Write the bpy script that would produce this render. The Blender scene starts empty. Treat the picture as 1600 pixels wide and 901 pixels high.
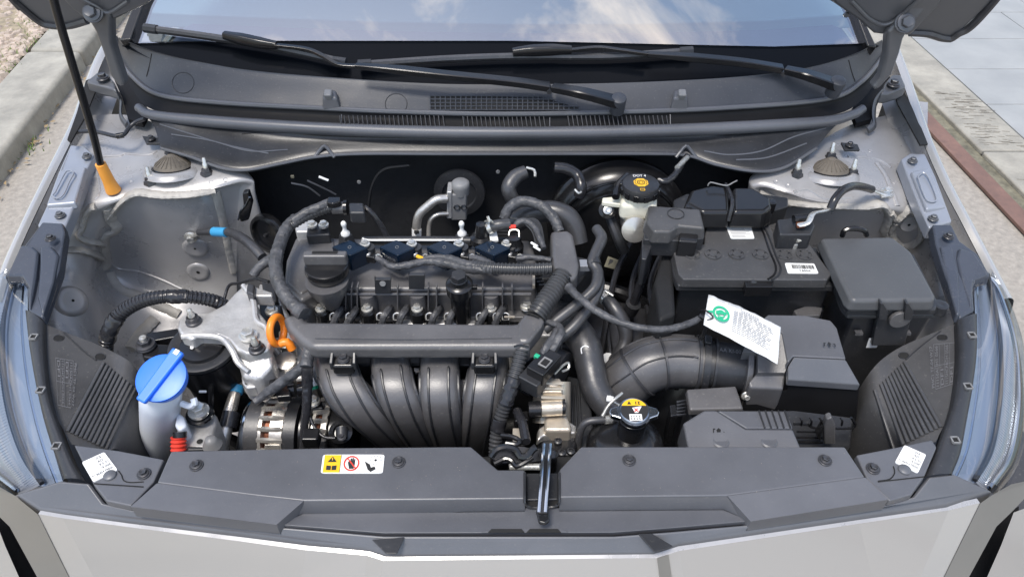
import bpy, bmesh, math, random
from mathutils import Vector, Matrix, noise
from mathutils.bvhtree import BVHTree
random.seed(7)
V = Vector
S = bpy.context.scene
COL = S.collection
PI = math.pi
R = math.radians
# ------------------------------------------------------------------ camera
CAM = V((0, 0, 1.56)); PITCH = R(42.0); F = 1156.0
cd = bpy.data.cameras.new('camera'); co = bpy.data.objects.new('camera', cd); COL.objects.link(co)
co.location = CAM; co.rotation_euler = (PI/2 - PITCH, 0, 0)
cd.sensor_width = 36; cd.lens = 36*F/1600; cd.clip_start = 0.02; cd.clip_end = 500
S.camera = co
FW = V((0, math.cos(PITCH), -math.sin(PITCH))); UP = V((0, math.sin(PITCH), math.cos(PITCH)))
# ------------------------------------------------------------------ light
SUN_EL, SUN_AZ = R(70), R(216)          # azimuth clockwise from +y : sun stands high on the left
sd = bpy.data.lights.new('sun', 'SUN'); sd.energy = 1.9; sd.angle = R(18); sd.color = (1, .95, .88)
so = bpy.data.objects.new('sun', sd); COL.objects.link(so)
sdir = V((math.sin(SUN_AZ)*math.cos(SUN_EL), math.cos(SUN_AZ)*math.cos(SUN_EL), math.sin(SUN_EL)))
so.rotation_euler = (-sdir).to_track_quat('-Z', 'Y').to_euler(); so.location = (0, -3, 6)
w = bpy.data.worlds.new('World'); S.world = w; w.use_nodes = True
nt = w.node_tree; N = nt.nodes; L = nt.links; N.clear()
sky = N.new('ShaderNodeTexSky'); sky.sky_type = 'NISHITA'; sky.sun_disc = False
sky.sun_elevation = SUN_EL; sky.sun_rotation = SUN_AZ; sky.dust_density = 1.6; sky.air_density = 1.2
tc = N.new('ShaderNodeTexCoord'); mp = N.new('ShaderNodeMapping'); mp.inputs['Scale'].default_value = (1, 1, 1.6); mp.inputs['Location'].default_value = (3.1, 1.7, .4)
nz = N.new('ShaderNodeTexNoise'); nz.inputs['Scale'].default_value = 4.2; nz.inputs['Detail'].default_value = 7
nz.inputs['Roughness'].default_value = .62; nz.inputs['Distortion'].default_value = .6
rp = N.new('ShaderNodeValToRGB'); rp.color_ramp.elements[0].position = .51; rp.color_ramp.elements[1].position = .76
mx = N.new('ShaderNodeMixRGB'); mx.inputs[2].default_value = (11.2, 9.9, 8.7, 1)
bg = N.new('ShaderNodeBackground'); bg.inputs[1].default_value = .145
wo = N.new('ShaderNodeOutputWorld')
L.new(tc.outputs['Generated'], mp.inputs[0]); L.new(mp.outputs[0], nz.inputs['Vector']); L.new(nz.outputs[0], rp.inputs[0])
L.new(rp.outputs[0], mx.inputs[0]); L.new(sky.outputs[0], mx.inputs[1]); L.new(mx.outputs[0], bg.inputs[0]); L.new(bg.outputs[0], wo.inputs[0])
S.view_settings.view_transform = 'Standard'; S.view_settings.look = 'None'; S.view_settings.gamma = 1
S.view_settings.exposure = 0.8
S.render.resolution_x = 1024; S.render.resolution_y = 576

# ------------------------------------------------------------------ placement helpers
def ray(px, py): return V(((px-800)/F, 0, 0)) + UP*((450.5-py)/F) + FW
def W(px, py, z):                      # photo direction met with the horizontal plane at height z
    d = ray(px, py); t = (z-CAM.z)/d.z; return CAM + d*t
def YP(px, py, y):                     # ... with the upright plane at distance y
    d = ray(px, py); return CAM + d*(y/d.y)
def PW(l, z=None): return [W(p[0], p[1], p[2] if len(p) > 2 else z) for p in l]
def pr(rpx, p): return rpx*((p-CAM).dot(FW))/F    # pixels to metres at a point
# ------------------------------------------------------------------ materials
def mat(name, col, rough=.5, metal=0, bump=0, bscale=400, var=.15, vscale=9, spec=.5, coat=0, rvar=.12, dust=0, trans=0):
    m = bpy.data.materials.new(name); m.use_nodes = True; t = m.node_tree; n = t.nodes; l = t.links
    b = n['Principled BSDF']; b.inputs['Metallic'].default_value = metal
    b.inputs['Specular IOR Level'].default_value = spec; b.inputs['Coat Weight'].default_value = coat
    b.inputs['Coat Roughness'].default_value = .06
    b.inputs['Transmission Weight'].default_value = trans
    tcn = n.new('ShaderNodeTexCoord'); a = n.new('ShaderNodeTexNoise'); a.inputs['Scale'].default_value = vscale; a.inputs['Detail'].default_value = 8
    a.inputs['Roughness'].default_value = .65
    l.new(tcn.outputs['Object'], a.inputs['Vector'])
    r = n.new('ShaderNodeMixRGB'); c = V(col)
    r.inputs[1].default_value = (*(c*(1-var)), 1); r.inputs[2].default_value = (*(c*(1+var)), 1)
    cr = n.new('ShaderNodeMapRange'); cr.inputs[1].default_value = .3; cr.inputs[2].default_value = .7
    l.new(a.outputs[0], cr.inputs[0]); l.new(cr.outputs[0], r.inputs[0])
    out = r.outputs[0]
    if dust:                            # specks of dust lying on the surface
        d = n.new('ShaderNodeTexNoise'); d.inputs['Scale'].default_value = 260; d.inputs['Detail'].default_value = 3
        l.new(tcn.outputs['Object'], d.inputs['Vector'])
        dm = n.new('ShaderNodeMapRange'); dm.inputs[1].default_value = .62; dm.inputs[2].default_value = .8; dm.inputs[4].default_value = dust
        l.new(d.outputs[0], dm.inputs[0])
        dx = n.new('ShaderNodeMixRGB'); dx.inputs[2].default_value = (.3, .28, .25, 1)
        l.new(dm.outputs[0], dx.inputs[0]); l.new(out, dx.inputs[1]); out = dx.outputs[0]
    l.new(out, b.inputs['Base Color'])
    rm = n.new('ShaderNodeMapRange'); rm.inputs[1].default_value = .3; rm.inputs[2].default_value = .7
    rm.inputs[3].default_value = max(0.02, rough-rvar*rough*2); rm.inputs[4].default_value = min(1, rough+rvar*rough)
    l.new(a.outputs[0], rm.inputs[0]); l.new(rm.outputs[0], b.inputs['Roughness'])
    if bump:
        g = n.new('ShaderNodeTexNoise'); g.inputs['Scale'].default_value = bscale; g.inputs['Detail'].default_value = 3
        l.new(tcn.outputs['Object'], g.inputs['Vector'])
        bp = n.new('ShaderNodeBump'); bp.inputs['Strength'].default_value = bump; bp.inputs['Distance'].default_value = .002
        l.new(g.outputs[0], bp.inputs['Height']); l.new(bp.outputs[0], b.inputs['Normal'])
    return m
M = {}
M['grain'] = mat('grained grey black plastic', (.088, .091, .101), .42, spec=.75, bump=.07, bscale=800, var=.2, vscale=5, dust=.12)
M['grain2'] = mat('grained plastic cowl', (.046, .050, .059), .46, bump=.12, bscale=700, dust=.2)
M['lidp'] = mat('smooth fuse box lid', (.072, .075, .080), .44, bump=.08, bscale=900, dust=.15)
M['batt'] = mat('battery plastic', (.060, .060, .062), .42, bump=.06, bscale=300, var=.25, dust=.3)
M['ear'] = mat('satin corner plastic', (.045, .052, .068), .27, var=.15, dust=.15)
M['cornerpaint'] = mat('darker brownish grey silver', (.20, .195, .18), .35, metal=.3, var=.05, coat=.4)
M['pad_light'] = mat('dash top with painted brightness', (.17, .26, .29), .8, var=.12, vscale=3)  # pale colour paints the bright band seen through the windscreen
M['hatch'] = mat('blue grey hatch', (.16, .22, .34), .3)
M['wall'] = mat('dull black for shaded faces', (.010, .010, .011), .55, spec=.15)  # near black puts the shade of upright faces and hollows into colour
M['score'] = mat('scored concrete', (.17, .15, .12), .9)
M['plastic'] = mat('black moulded plastic', (.026, .027, .030), .38, bump=.06, bscale=300, var=.3, dust=.2)
M['matte'] = mat('matte engine plastic', (.088, .086, .088), .42, spec=.75, bump=.1, bscale=500, var=.3, dust=.35)
M['gloss'] = mat('glossy black plastic', (.012, .012, .013), .22, var=.2)
M['coil'] = mat('blue black resin', (.003, .009, .020), .16, var=.2, spec=.35, coat=.15)
M['rubber'] = mat('black rubber hose', (.040, .040, .043), .42, spec=.7, bump=.12, bscale=150, var=.3, dust=.35)
M['conduit'] = mat('corrugated conduit plastic', (.045, .046, .049), .36, var=.25)
M['tape'] = mat('woven tape', (.060, .061, .066), .50, bump=1, bscale=130, var=.5, vscale=60)
M['vinyl'] = mat('black vinyl tape', (.022, .022, .025), .28, bump=.35, bscale=90, var=.2)
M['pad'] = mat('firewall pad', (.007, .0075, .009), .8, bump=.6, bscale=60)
M['dark'] = mat('near black floor and hole shade', (.006, .006, .006), .8)  # near black; flat patches of it paint the darkness of holes
M['bay'] = mat('bay primer paint', (.375, .368, .365), .36, metal=.30, var=.10, vscale=14, rvar=.25, spec=.5, bump=.05, bscale=40, dust=.3)
M['rail'] = mat('sky blued bay paint', (.30, .32, .36), .33, metal=.3, var=.05, dust=.2)  # bay paint with the blue of reflected sky put into its colour
M['sealer'] = mat('brushed seam sealer', (.37, .352, .32), .55, bump=.5, bscale=160, var=.18, vscale=30)
M['paint'] = mat('silver car paint', (.47, .462, .445), .27, metal=.5, var=0, rvar=0, coat=.7)
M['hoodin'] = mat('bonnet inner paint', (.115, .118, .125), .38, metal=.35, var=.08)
M['alu'] = mat('cast aluminium', (.56, .55, .535), .42, metal=.55, bump=.3, bscale=260, var=.2, vscale=25)
M['alu2'] = mat('machined aluminium', (.60, .57, .52), .32, metal=.75, bump=.15, bscale=120, var=.22, vscale=30)
M['zinc'] = mat('zinc plated steel', (.62, .61, .57), .3, metal=.7, var=.2, vscale=60)
M['dsteel'] = mat('dark phosphated steel', (.07, .07, .075), .35, metal=.5, var=.2, vscale=60)
M['steel'] = mat('bright steel', (.55, .58, .62), .16, metal=1, var=.08)
M['cap'] = mat('blue cap plastic', (.025, .17, .78), .38, var=.06, spec=.5)
M['tank'] = mat('translucent white tank', (.66, .70, .76), .42, var=.04)
M['cream'] = mat('translucent cream tank', (.68, .66, .55), .35, var=.06)
M['white'] = mat('white paper', (.78, .78, .76), .5, var=.03)
M['print'] = mat('black print', (.02, .02, .02), .5)
M['gprint'] = mat('grey print', (.20, .20, .20), .5)
M['emboss'] = mat('moulded lettering', (.16, .16, .17), .45)
M['yellow'] = mat('yellow print', (.80, .46, .02), .4, var=.03)
M['red'] = mat('red print', (.65, .05, .03), .4)
M['green'] = mat('green print', (.02, .38, .20), .45)
M['orange'] = mat('orange plastic', (.86, .24, .02), .35, var=.05)
M['sleeve'] = mat('orange rod sleeve', (.86, .36, .06), .4, var=.05)
M['bluetape'] = mat('light blue tape', (.05, .30, .55), .4)
M['copper'] = mat('copper winding', (.20, .07, .035), .45, metal=.5, var=.4, vscale=80, bump=.5, bscale=200)
M['brown'] = mat('dusty strut cap rubber', (.14, .12, .095), .75, var=.25, vscale=40, bump=.3)
M['beige'] = mat('champagne cast alloy', (.60, .53, .43), .35, metal=.6, var=.15, vscale=30, bump=.2, bscale=200)
M['cover'] = mat('clear bag plastic', (.75, .76, .76), .15, spec=.7)
M['lampin'] = mat('pale lamp reflector', (.30, .345, .42), .2, metal=.5, var=.05)
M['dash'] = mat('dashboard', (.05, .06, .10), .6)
M['frit'] = mat('black glass frit', (.004, .005, .007), .16, spec=.08, rvar=0, var=0)
M['kerb'] = mat('weathered kerb concrete', (.30, .285, .245), .85, bump=.9, bscale=60, var=.28, vscale=9)
M['road'] = mat('pale concrete road', (.30, .275, .24), .9, bump=.8, bscale=120, var=.25, vscale=45)
M['soil'] = mat('leaf litter gutter', (.27, .225, .155), .95, bump=1, bscale=60, var=.4, vscale=38)
M['tile'] = mat('grey paving tile', (.29, .298, .295), .6, var=.14, vscale=4)
M['joint'] = mat('dark joint', (.19, .19, .18), .9)
M['stone'] = mat('pinkish pebble', (.42, .345, .28), .85, var=.3, vscale=22, bump=.3, bscale=60)
M['moss'] = mat('moss and dirt', (.15, .14, .10), .95, bump=1, bscale=50, var=.5, vscale=30)
M['rust'] = mat('rusty iron edge', (.165, .098, .08), .85, bump=.4, bscale=90, var=.25, vscale=18)
M['leaf'] = mat('dry leaf', (.30, .22, .12), .8, var=.4, vscale=20)
M['grass'] = mat('small weeds', (.12, .2, .04), .8, var=.3)

def glassmat(name, col, fac, rough=.0, fres=.6):
    m = bpy.data.materials.new(name); m.use_nodes = True; t = m.node_tree; n = t.nodes; l = t.links; n.clear()
    o = n.new('ShaderNodeOutputMaterial'); mixs = n.new('ShaderNodeMixShader'); tr = n.new('ShaderNodeBsdfTransparent'); gl = n.new('ShaderNodeBsdfGlossy')
    tr.inputs[0].default_value = (*col, 1); gl.inputs['Roughness'].default_value = rough
    fr = n.new('ShaderNodeLayerWeight'); fr.inputs[0].default_value = .3
    ma = n.new('ShaderNodeMath'); ma.operation = 'MULTIPLY_ADD'; ma.inputs[1].default_value = fres; ma.inputs[2].default_value = fac
    l.new(fr.outputs['Fresnel'], ma.inputs[0]); l.new(ma.outputs[0], mixs.inputs[0])
    l.new(tr.outputs[0], mixs.inputs[1]); l.new(gl.outputs[0], mixs.inputs[2]); l.new(mixs.outputs[0], o.inputs[0])
    return m
M['glass'] = glassmat('windscreen glass', (.62, .72, .80), .43)
M['lens'] = glassmat('headlamp lens', (.9, .93, .96), .10, fres=.4)

# ------------------------------------------------------------------ mesh helpers
class MB:
    def __init__(s): s.v = []; s.f = []
    def add(s, vs, fs):
        k = len(s.v); s.v += [V(v) for v in vs]; s.f += [tuple(i+k for i in f) for f in fs]; return s
    def prism(s, top, dz, inset=0, zb=None):
        """polygon of 3-D points, extruded straight down by dz (or to height zb); the foot grows outward by inset"""
        c = sum(top, V())/len(top); n = len(top); bot = []
        for p in top:
            d = (p-c); d.z = 0
            q = p + (d.normalized()*inset if d.length > 0 else V())
            q.z = zb if zb is not None else p.z-dz; bot.append(q)
        area = sum(top[i].x*top[(i+1) % n].y-top[(i+1) % n].x*top[i].y for i in range(n))
        if area < 0: top = top[::-1]; bot = bot[::-1]
        f = [tuple(range(n)), tuple(range(2*n-1, n-1, -1))] + [(i, n+i, n+(i+1) % n, (i+1) % n) for i in range(n)]
        return s.add(list(top)+bot, f)
    def box(s, c, size, rot=None, taper=1):
        c = V(c); x, y, z = [a/2 for a in size]; vs = []
        for k in (-1, 1):
            q = taper if k > 0 else 1
            for (i, j) in ((-1, -1), (1, -1), (1, 1), (-1, 1)):
                p = V((i*x*q, j*y*q, k*z)); vs.append(c + (rot @ p if rot else p))
        return s.add(vs, [(3, 2, 1, 0), (4, 5, 6, 7), (0, 1, 5, 4), (1, 2, 6, 5), (2, 3, 7, 6), (3, 0, 4, 7)])
    def lathe(s, prof, o, ax=V((0, 0, 1)), n=24, a0=0, a1=2*PI):
        ax = V(ax).normalized(); u = ax.orthogonal().normalized(); u = V((1, 0, 0)).cross(ax).normalized() if abs(ax.x) < .9 else V((0, 0, 1)).cross(ax).normalized()
        v = ax.cross(u); full = abs(a1-a0-2*PI) < 1e-4; m = n if full else n+1
        vs = []; fs = []
        for (r, h) in prof:
            for i in range(m):
                a = a0+(a1-a0)*i/n; vs.append(V(o)+ax*h+(u*math.cos(a)+v*math.sin(a))*r)
        for j in range(len(prof)-1):
            for i in range(n):
                k = (i+1) % m; fs.append((j*m+i, j*m+k, (j+1)*m+k, (j+1)*m+i))
        if full:
            if prof[0][0] > 1e-5: fs.append(tuple(range(m-1, -1, -1)))
            if prof[-1][0] > 1e-5: fs.append(tuple((len(prof)-1)*m+i for i in range(m)))
        return s.add(vs, fs)
    def cyl(s, o, r, h, ax=V((0, 0, 1)), n=20, r2=None): return s.lathe([(r, 0), (r2 if r2 is not None else r, h)], o, ax, n)
    def tube(s, pts, r, n=10, kind='plain', step=None, flat=None, prof=None):
        """sweep along a smooth curve. r: number or list per control point. kind: plain / rib (corrugated) / tape (wound)"""
        P = spline(pts, step or .004); m = len(P); rr = r if isinstance(r, (list, tuple)) else [r]*len(pts)
        Ls = [0]
        for i in range(1, m): Ls.append(Ls[-1]+(P[i]-P[i-1]).length)
        if kind in ('rib', 'tape'):
            pitch = .0052 if kind == 'rib' else .016
            st = pitch/4 if kind == 'rib' else .003; k = max(4, int(Ls[-1]/st)); Q = []; j = 0
            for i in range(k+1):
                t = Ls[-1]*i/k
                while j < m-2 and Ls[j+1] < t: j += 1
                Q.append(P[j].lerp(P[j+1], (t-Ls[j])/max(1e-9, Ls[j+1]-Ls[j])))
            P = Q; m = len(P); Ls = [Ls[-1]*i/k for i in range(k+1)]
        T = [(P[min(i+1, m-1)]-P[max(i-1, 0)]).normalized() for i in range(m)]
        u = V((0, 0, 1)).cross(T[0]); u = u.normalized() if u.length > .1 else V((1, 0, 0)).cross(T[0]).normalized()
        vs = []; nn = len(prof) if prof else n; ph = random.random()*9
        for i in range(m):
            u = (u-T[i]*u.dot(T[i])).normalized(); v = T[i].cross(u)
            q = Ls[i]/Ls[-1]*(len(rr)-1); a = min(int(q), len(rr)-2) if len(rr) > 1 else 0
            R0 = rr[a]+(rr[min(a+1, len(rr)-1)]-rr[a])*(q-a)
            if kind == 'rib': R0 *= 1+.075*(1 if (i % 4) < 2 else -1)
            for k in range(nn):
                if prof: c_, s_ = prof[k]; vs.append(P[i]+(u*c_+v*s_)*R0); continue
                an = 2*PI*k/n; q2 = R0
                if kind == 'tape':
                    fr = (Ls[i]/.010+k/n+ph) % 1; q2 = R0*(.96+.12*fr+.16*noise.noise(P[i]*170+V((k*.8, ph, 0))))
                vs.append(P[i]+u*math.cos(an)*q2+v*math.sin(an)*q2*(flat or 1))
        fs = [(i*nn+k, i*nn+(k+1) % nn, (i+1)*nn+(k+1) % nn, (i+1)*nn+k) for i in range(m-1) for k in range(nn)]
        fs += [tuple(range(nn-1, -1, -1)), tuple((m-1)*nn+k for k in range(nn))]
        return s.add(vs, fs)
    def hexa(s, o, r, h, ax=V((0, 0, 1)), flange=1.45, wash=1.75):
        s.lathe([(r*wash, 0), (r*wash, h*.18), (r*wash*.93, h*.25)], o, ax, 16)
        s.lathe([(r*flange, h*.25), (r*flange, h*.42), (r*1.1, h*.5)], o, ax, 16)
        return s.lathe([(r, h*.5), (r, h*.95), (r*.9, h), (r*.55, h*.93)], o, ax, 6)
def spline(pts, step=.004):
    if len(pts) == 2: pts = [pts[0], pts[0].lerp(pts[1], .5), pts[1]]
    out = []; n = len(pts)
    for i in range(n-1):
        p0 = pts[i-1] if i else pts[0]*2-pts[1]; p1 = pts[i]; p2 = pts[i+1]; p3 = pts[i+2] if i+2 < n else pts[-1]*2-pts[-2]
        k = max(2, int((p2-p1).length/step))
        for j in range(k):
            t = j/k; out.append(.5*((2*p1)+(p2-p0)*t+(2*p0-5*p1+4*p2-p3)*t*t+(3*p1-p0-3*p2+p3)*t**3))
    out.append(pts[-1]); return out
def gridmb(rows, sub=6, disp=None):
    """smooth sheet through rows of 3-D control points"""
    def cr(l):
        return spline_n(l, sub)
    rs = [cr(r) for r in rows]; cols = [cr([r[j] for r in rs]) for j in range(len(rs[0]))]
    G = [[c[i] for c in cols] for i in range(len(cols[0]))]
    if disp: G = [[p+V((0, 0, disp(p))) for p in r] for r in G]
    m = MB(); n = len(G[0])
    m.add([p for r in G for p in r], [(i*n+j, i*n+j+1, (i+1)*n+j+1, (i+1)*n+j) for i in range(len(G)-1) for j in range(n-1)])
    return m
def spline_n(l, k):
    out = []; n = len(l)
    for i in range(n-1):
        p0 = l[i-1] if i else l[0]*2-l[1]; p1 = l[i]; p2 = l[i+1]; p3 = l[i+2] if i+2 < n else l[-1]*2-l[-2]
        for j in range(k):
            t = j/k; out.append(.5*((2*p1)+(p2-p0)*t+(2*p0-5*p1+4*p2-p3)*t*t+(3*p1-p0-3*p2+p3)*t**3))
    out.append(l[-1]); return out
def strip(a, b, k=1):                   # ruled sheet between two polylines of the same length
    m = MB(); n = len(a); m.add(list(a)+list(b), [(i, i+1, n+i+1, n+i) for i in range(n-1)]); return m
RPX = [(math.copysign(abs(math.cos(t))**.45, math.cos(t)), math.copysign(abs(math.sin(t))**.45, math.sin(t))) for t in [2*PI*k/16 for k in range(16)]]

BXP = [(-1, -.45), (-.85, -.6), (.85, -.6), (1, -.45), (1, .45), (.85, .6), (-.85, .6), (-1, .45)]
def obj(name, mb, m, parent=None, bevel=0, seg=2, solid=0, ang=35, label=None, kind=None, flip=False, away=False):
    me = bpy.data.meshes.new(name); bm = bmesh.new()
    vs = [bm.verts.new(v) for v in mb.v]
    for f in mb.f:
        if len(set(f)) > 2:
            try: bm.faces.new([vs[i] for i in f])
            except ValueError: pass
    bmesh.ops.recalc_face_normals(bm, faces=bm.faces[:])
    if flip: bmesh.ops.reverse_faces(bm, faces=bm.faces[:])
    for f in bm.faces: f.smooth = True
    bm.to_mesh(me); bm.free()
    o = bpy.data.objects.new(name, me); COL.objects.link(o)
    me.materials.append(M[m] if isinstance(m, str) else m)
    if not bevel: me.set_sharp_from_angle(angle=R(ang))
    if solid:
        s_ = o.modifiers.new('thickness', 'SOLIDIFY'); s_.thickness = solid; s_.offset = -1
    if bevel:
        b = o.modifiers.new('bevel', 'BEVEL'); b.width = bevel; b.segments = seg; b.limit_method = 'ANGLE'; b.angle_limit = R(30); b.harden_normals = True
    adopt(o, parent)
    if label: o['label'] = label
    if kind: o['kind'] = kind
    return o
def adopt(o, parent):
    if parent is None: return
    o.parent = parent
    o.matrix_parent_inverse = Matrix.Translation(-parent.location) if parent.type == 'EMPTY' else (parent.matrix_basis.inverted() if not parent.get('shared') else parent.matrix_basis.inverted())
def thing(name, label, cat, at, group=None):
    o = bpy.data.objects.new(name, None); COL.objects.link(o); o.location = at; o.empty_display_size = .02
    o['label'] = label; o['category'] = cat
    if group: o['group'] = group
    return o
def tag(o, label, cat, group=None):
    o['label'] = label; o['category'] = cat
    if group: o['group'] = group
    return o
def dup(root, delta, label=None):
    r = root.copy(); COL.objects.link(r); r.location = root.location+delta
    if label: r['label'] = label
    for ch in root.children:
        c = ch.copy(); COL.objects.link(c); c.parent = r; c.matrix_parent_inverse = ch.matrix_parent_inverse.copy()
        for g in ch.children:
            d = g.copy(); COL.objects.link(d); d.parent = c; d.matrix_parent_inverse = g.matrix_parent_inverse.copy()
    return r
_bolt = {}
def bolt(at, r, parent, m='dsteel', ax=V((0, 0, 1)), wash=1.75, name='bolt', tall=1):
    key = (m, wash, tall)
    if key not in _bolt:
        b = MB(); b.hexa(V(), 1, 1.5*tall, wash=wash)
        me = bpy.data.meshes.new(name); me.from_pydata([tuple(v) for v in b.v], [], b.f); me.materials.append(M[m]); me.update()
        for p in me.polygons: p.use_smooth = True
        me.set_sharp_from_angle(angle=R(30)); _bolt[key] = me
    o = bpy.data.objects.new(name, _bolt[key]); COL.objects.link(o)
    o.location = at; o.scale = (r, r, r)
    q = V((0, 0, 1)).rotation_difference(V(ax)); o.rotation_mode = 'QUATERNION'; o.rotation_quaternion = q
    o.parent = parent
    if parent.type == 'EMPTY': o.matrix_parent_inverse = Matrix.Translation(-parent.location)
    return o
def bvh(o): me = o.data; return BVHTree.FromPolygons([v.co.copy() for v in me.vertices], [tuple(p.vertices) for p in me.polygons])
def hit(tree, px, py, lift=0):
    d = ray(px, py).normalized(); loc, nor, i, dist = tree.ray_cast(CAM, d)
    if loc is None:
        q = W(px, py, .963) if tree is globals().get('TC') else None
        if q is None: return None, None
        loc, nor, i, dist = tree.find_nearest(q)
    if nor.dot(d) > 0: nor = -nor
    return loc+nor*lift, nor
# flat print: positions 0..1 inside a quad of 3-D corners (top-left, top-right, bottom-right, bottom-left)
def qmap(q, s, t, lift=0):
    a = q[0].lerp(q[1], s); b = q[3].lerp(q[2], s); n = (q[1]-q[0]).cross(q[0]-q[3]).normalized()
    if n.z < 0: n = -n
    return a.lerp(b, t)+n*lift
def rects(q, rl, lift): 
    m = MB()
    for (x0, y0, x1, y1) in rl: m.add([qmap(q, x0, y0, lift), qmap(q, x1, y0, lift), qmap(q, x1, y1, lift), qmap(q, x0, y1, lift)], [(3, 2, 1, 0)])
    return m
def polys(q, pl, lift):
    m = MB()
    for p in pl: m.add([qmap(q, a, b, lift) for a, b in p], [tuple(range(len(p)))])
    return m
def circ(cx, cy, r, asp=1, n=20, a0=0, a1=2*PI): return [(cx+r*math.cos(a0+(a1-a0)*i/n), cy+r*asp*math.sin(a0+(a1-a0)*i/n)) for i in range(n if abs(a1-a0) > 6.2 else n+1)]
def ringp(cx, cy, r0, r1, asp=1, n=24, a0=0, a1=2*PI):
    out = []
    for i in range(n):
        a, b = a0+(a1-a0)*i/n, a0+(a1-a0)*(i+1)/n
        out.append([(cx+r*math.cos(t), cy+r*asp*math.sin(t)) for r, t in ((r0, a), (r1, a), (r1, b), (r0, b))])
    return out
def text(q, s, rect, lift, bold=0):
    cu = bpy.data.curves.new('lettering', 'FONT'); cu.body = s; cu.resolution_u = 2; cu.offset = bold
    o = bpy.data.objects.new('lettering', cu); COL.objects.link(o)
    me = bpy.data.meshes.new_from_object(o); bpy.data.objects.remove(o); bpy.data.curves.remove(cu)
    xs = [v.co.x for v in me.vertices]; ys = [v.co.y for v in me.vertices]
    x0, x1, y0, y1 = min(xs), max(xs), min(ys), max(ys); m = MB(); a, b, c, d = rect
    m.add([qmap(q, a+(v.co.x-x0)/(x1-x0)*(c-a), d-(v.co.y-y0)/(y1-y0)*(d-b), lift) for v in me.vertices], [tuple(p.vertices) for p in me.polygons])
    bpy.data.meshes.remove(me); return m
def sticker(q, parent, m='white', name='sticker', label=None, th=.0005):
    c = sum(q, V())/4; n = qmap(q, .5, .5, 1)-qmap(q, .5, .5, 0); mb = MB()
    rim = []
    for (s, t, a0) in ((1, 1, 0), (0, 1, 1), (0, 0, 2), (1, 0, 3)):
        k = .06; cs = s+(-k if s else k); ct = t+(-k*1.5 if t else k*1.5)
        for j in range(4):
            a = (a0+j/3)*PI/2; rim.append((cs+k*math.cos(a), ct+k*1.5*math.sin(a)))
    mb.add([qmap(q, a, b, th) for a, b in rim]+[qmap(q, a, b, -.001) for a, b in rim], [tuple(range(16))]+[(i, (i+1) % 16, 16+(i+1) % 16, 16+i) for i in range(16)])
    return obj(name, mb, m, parent, label=label)
# ================================================================== GROUND
def st(o): o['kind'] = 'structure'; return o
st(obj('road', MB().add([(-60, -60, 0), (60, -60, 0), (60, 60, 0), (-60, 60, 0)], [(0, 1, 2, 3)]), 'road'))
def line(p1, p2, z, ya, yb):            # extend the line through two photo points on plane z from y=ya to y=yb
    a, b = W(*p1, z), W(*p2, z); d = (b-a)/(b.y-a.y); return a+d*(ya-a.y), a+d*(yb-a.y)
def band(name, l1, l2, m, z, h, ya=-3, yb=14, bev=0, parent=None):
    a0, a1 = line(*l1, z, ya, yb); b0, b1 = line(*l2, z, ya, yb)
    mb = MB(); mb.prism([a0, a1, b1, b0], h); return obj(name, mb, m, parent, bevel=bev)
# left: pebble bed, kerb stones, leaf gutter
LK1 = ((72, 45), (0, 125)); LK2 = ((147, 52), (25, 207)); LG2 = ((153, 62), (40, 235))
a0, a1 = line(*LK1, .075, -3, 14)
st(obj('pebble_bed', MB().prism([a0, a1, a1+V((-9, 0, 0)), a0+V((-9, 0, 0))], .075), 'soil'))
kl = st(obj('kerb', MB().prism([W(-9000, 40, 0)]*0 or [line(*LK1, .04, -3, 14)[0]+V((.01, 0, 0)), line(*LK1, .04, -3, 14)[1]+V((.01, 0, 0)), line(*LK2, .04, -3, 14)[1]-V((.01, 0, 0)), line(*LK2, .04, -3, 14)[0]-V((.01, 0, 0))], .04), 'joint'))
k0, k1 = line(*LK1, .085, -3, 14); g0, g1 = line(*LK2, .085, -3, 14)
yj = W(83, 78, .085).y
for i in range(-5, 10):
    ya, yb = yj+i*1.05+.006, yj+(i+1)*1.05-.006
    q = [k0.lerp(k1, (ya+3)/17), k0.lerp(k1, (yb+3)/17), g0.lerp(g1, (yb+3)/17), g0.lerp(g1, (ya+3)/17)]
    obj('kerb_stone', MB().prism(q, .13, inset=.004), 'kerb', kl, bevel=.022, seg=3)
gq = [line(*LK2, .006, -3, 14)[0]-V((.02, 0, 0)), line(*LK2, .006, -3, 14)[1]-V((.02, 0, 0))]
st(obj('leaf_gutter', MB().prism([gq[0], gq[1], gq[1]+V((.09, 0, 0)), gq[0]+V((.09, 0, 0))], .004), 'soil'))
mb = MB(); tri = MB()
for i in range(2600):                   # embedded pebbles
    y = random.uniform(2.6, 5.2); x1 = a0.lerp(a1, (y+3)/17).x; x = x1-random.random()**1.3*1.6
    s_ = random.uniform(.012, .034); c = V((x, y, .073)); r3 = Matrix.Rotation(random.random()*6, 3, 'Z')
    vs = []
    for k in range(6):
        a = k*PI/3; vs.append(c+r3 @ V((math.cos(a)*s_*random.uniform(.8, 1.2), math.sin(a)*s_*random.uniform(.5, .9), 0)))
    top = [c+(v-c)*.62+V((0, 0, s_*random.uniform(.3, .6))) for v in vs]
    mb.add(vs+top, [(k, (k+1) % 6, 6+(k+1) % 6, 6+k) for k in range(6)]+[tuple(range(6, 12))])
o = obj('pebbles', mb, 'stone', kind='stuff'); 
mb = MB()
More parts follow.
